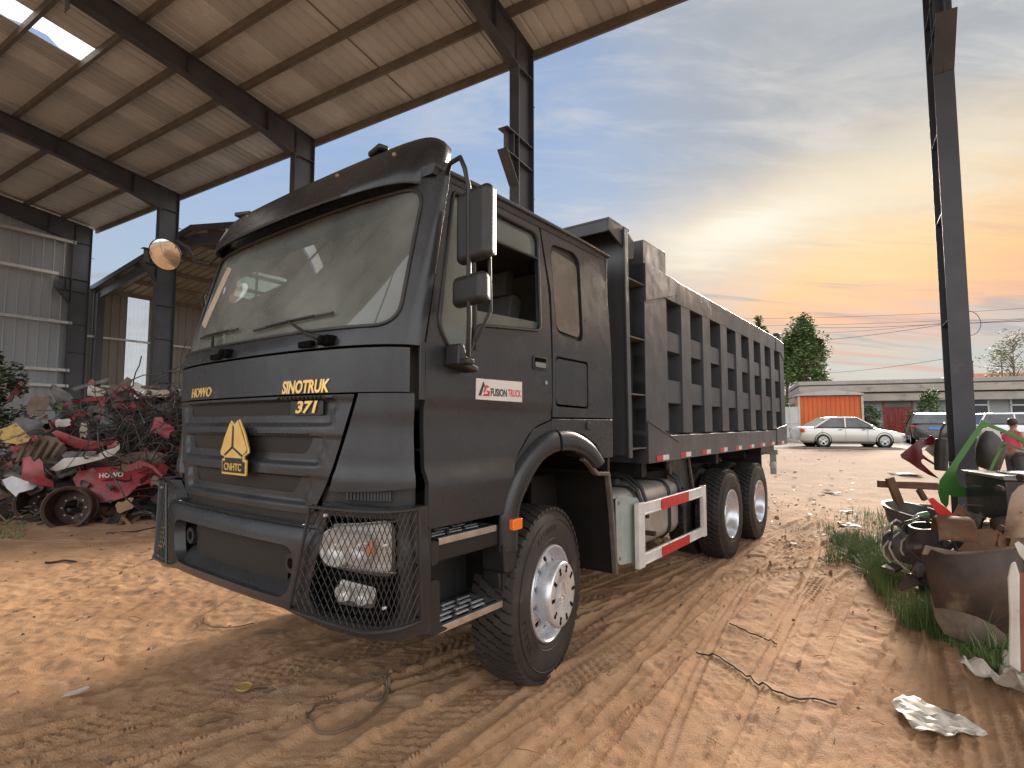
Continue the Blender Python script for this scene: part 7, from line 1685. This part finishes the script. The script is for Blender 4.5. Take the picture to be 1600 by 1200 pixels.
        for x in (xm_-.2, xm_+.8): m.box(x-.10, x+.06, sg*(h*1.012), sg*(h*1.03), belt-.12, belt-.09)
        m.box(fa-.45, ra+.45, sg*h*1.005, sg*(h*1.02), g+.0, g+.08)
        m.build('door_seam', blackp, R_, smooth=0)
    if plate:
        m = MB(); m.box(xr-.05, xr-.02, -.24, .24, belt-.30, belt-.16); m.build('number_plate', plate, R_)
    m = MB(); m.box(xr-.03, xr+.12, -h*.7, h*.7, g+.02, g+.16); m.build('rear_bumper', greyp if suv else body, R_, bevel=.03)
    return R_
silver = mat('silver_paint', (.56, .55, .50), .3, .35, coat=.5); darkc = mat('bronze_grey_paint', (.055, .05, .05), .25, .4, coat=.6, col2=(.07, .065, .065), nscale=2); whitec = mat('white_car_paint', (.72, .73, .73), .3, coat=.5)
p = fpt(1318, 30.6); car('sedan', 'silver sedan parked side-on in front of the orange shed', 'car', (p.x, p.y, .575), ANG+.24, silver, L_=4.55, W_=1.70, H_=1.44)
p = fpt(1449, 36.6); car('suv', 'dark grey SUV seen from behind with blue number plate before the red door', 'car', (p.x, p.y, .575), math.atan2(p.y, p.x)+.10, darkc, L_=4.6, W_=1.88, H_=1.68, suv=True, plate=mat('blue_plate', (.10, .22, .55), .4))
p = at(1628, 690, 26); car('suv', 'white SUV parked behind the man at the right edge', 'car', (p.x, 27.0, .56), ANG+.15, whitec, L_=4.6, W_=1.86, H_=1.66, suv=True)
p = at(1518, 690, 32); car('hatchback', 'white car half hidden by the steel column', 'car', (p.x+3.8, 38.0, .57), ANG+1.3, whitec, L_=4.3, W_=1.75, H_=1.5, suv=True)
# ---- the man
def person():
    p = at(1581, 660, 12.8); gzv = gz(p.x, 12.8); R_ = empty('person', (p.x, 12.8, gzv), radians(0), 'man in a pink-red shirt and dark trousers standing sideways at the right edge, looking right', 'person')
    skin = mat('skin', (.30, .15, .10), .5, col2=(.36, .19, .13), nscale=8); shirt = mat('pink_shirt', (.62, .10, .14), .8, col2=(.54, .08, .11), nscale=5); vest = mat('grey_cloth', (.42, .42, .38), .85); trous = mat('dark_trousers', (.05, .05, .052), .85); hair = mat('hair', (.015, .012, .01), .6)
    def skinmesh(nm, V, E_, rad, mt, root=0, par=R_, sub=2):
        me = bpy.data.meshes.new(nm); me.from_pydata(V, E_, []); me.materials.append(mt); o = link(nm, me, par)
        md = o.modifiers.new('skin', 'SKIN'); md.use_smooth_shade = True
        for i, v in enumerate(me.skin_vertices[0].data): r = rad[i]; v.radius = r if isinstance(r, tuple) else (r, r); v.use_root = (i == root)
        s = o.modifiers.new('sub', 'SUBSURF'); s.levels = s.render_levels = sub; return o
    # body facing +x (to the right)
    V = [(0, 0, .95), (0, 0, 1.15), (.01, 0, 1.32), (.0, 0, 1.44), (.02, 0, 1.52), (.03, 0, 1.60), (.035, 0, 1.68), (0, .19, 1.42), (.02, .23, 1.16), (.26, .18, 1.12), (.36, .14, 1.12), (0, -.19, 1.42), (.03, -.24, 1.17), (.30, -.20, 1.14), (.40, -.17, 1.15), (0, .10, .90), (.02, .11, .50), (-.02, .12, .09), (.14, .13, .04), (0, -.10, .90), (.04, -.12, .50), (.03, -.13, .09), (.18, -.14, .04)]
    E_ = [(0, 1), (1, 2), (2, 3), (3, 4), (4, 5), (5, 6), (3, 7), (7, 8), (8, 9), (9, 10), (3, 11), (11, 12), (12, 13), (13, 14), (0, 15), (15, 16), (16, 17), (17, 18), (0, 19), (19, 20), (20, 21), (21, 22)]
    rad = [.13, .125, .14, .10, .05, .075, .07, .06, .042, .034, .028, .06, .042, .034, .028, .085, .058, .042, .035, .085, .058, .042, .035]
    b = skinmesh('body', V, E_, rad, skin)
    skinmesh('shirt', [(0, 0, 1.0), (0, 0, 1.2), (.01, 0, 1.34), (.0, 0, 1.43), (0, .19, 1.42), (.012, .215, 1.24), (0, -.19, 1.42), (.015, -.22, 1.24)], [(0, 1), (1, 2), (2, 3), (3, 4), (4, 5), (3, 6), (6, 7)], [(.155), .15, .16, .115, .085, .07, .085, .07], shirt)
    skinmesh('trousers', [(0, 0, 1.0), (0, .10, .90), (.02, .11, .50), (-.02, .12, .10), (0, -.10, .90), (.04, -.12, .50), (.03, -.13, .10)], [(0, 1), (1, 2), (2, 3), (0, 4), (4, 5), (5, 6)], [.145, .11, .082, .065, .11, .082, .065], trous)
    m = MB(); m.lathe([(0, .125), (.06, .11), (.092, .06), (.098, .0), (.09, -.03)], 20, Matrix.Translation((.015, 0, 1.665)) @ Matrix.Rotation(-.35, 4, 'Y')); m.build('hair', hair, R_)
    m = MB(); m.cbox((.115, 0, 1.635), (.035, .025, .04)); m.cbox((.10, 0, 1.595), (.02, .045, .01)); m.build('nose', skin, R_, bevel=.01)
    for sg in (-1, 1):
        m = MB(); m.lathe([(0, .02), (.018, .012), (.028, 0), (.02, -.01)], 10, Matrix.Translation((.02, sg*.078, 1.63)) @ Matrix.Rotation(-sg*pi/2, 4, 'X')); m.build('ear', skin, R_)
        y = -.17 if sg < 0 else .14; x = .40 if sg < 0 else .36
        for k in range(4): m = MB(); m.tube([(x, y-.03+k*.02, 1.14-.0), (x+.05, y-.032+k*.021, 1.13), (x+.08-.01*abs(k-1.5), y-.03+k*.02, 1.11)], [.010, .009, .007], 6); m.build('finger', skin, R_)
        m = MB(); m.tube([(x-.01, y+.03*sg, 1.14), (x+.03, y+.05*sg, 1.12), (x+.055, y+.045*sg, 1.11)], [.012, .010, .008], 6); m.build('thumb', skin, R_)
    m = MB(); m.tube([(.38, -.17, 1.13), (.45, 0, 1.12), (.38, .15, 1.10)], .012, 6); h_ = m.build('held_bar', blackp); h_.parent = None; h_.location = R_.location; tag(h_, 'short dark bar held in the hands of the man', 'bar')
    return R_
person()
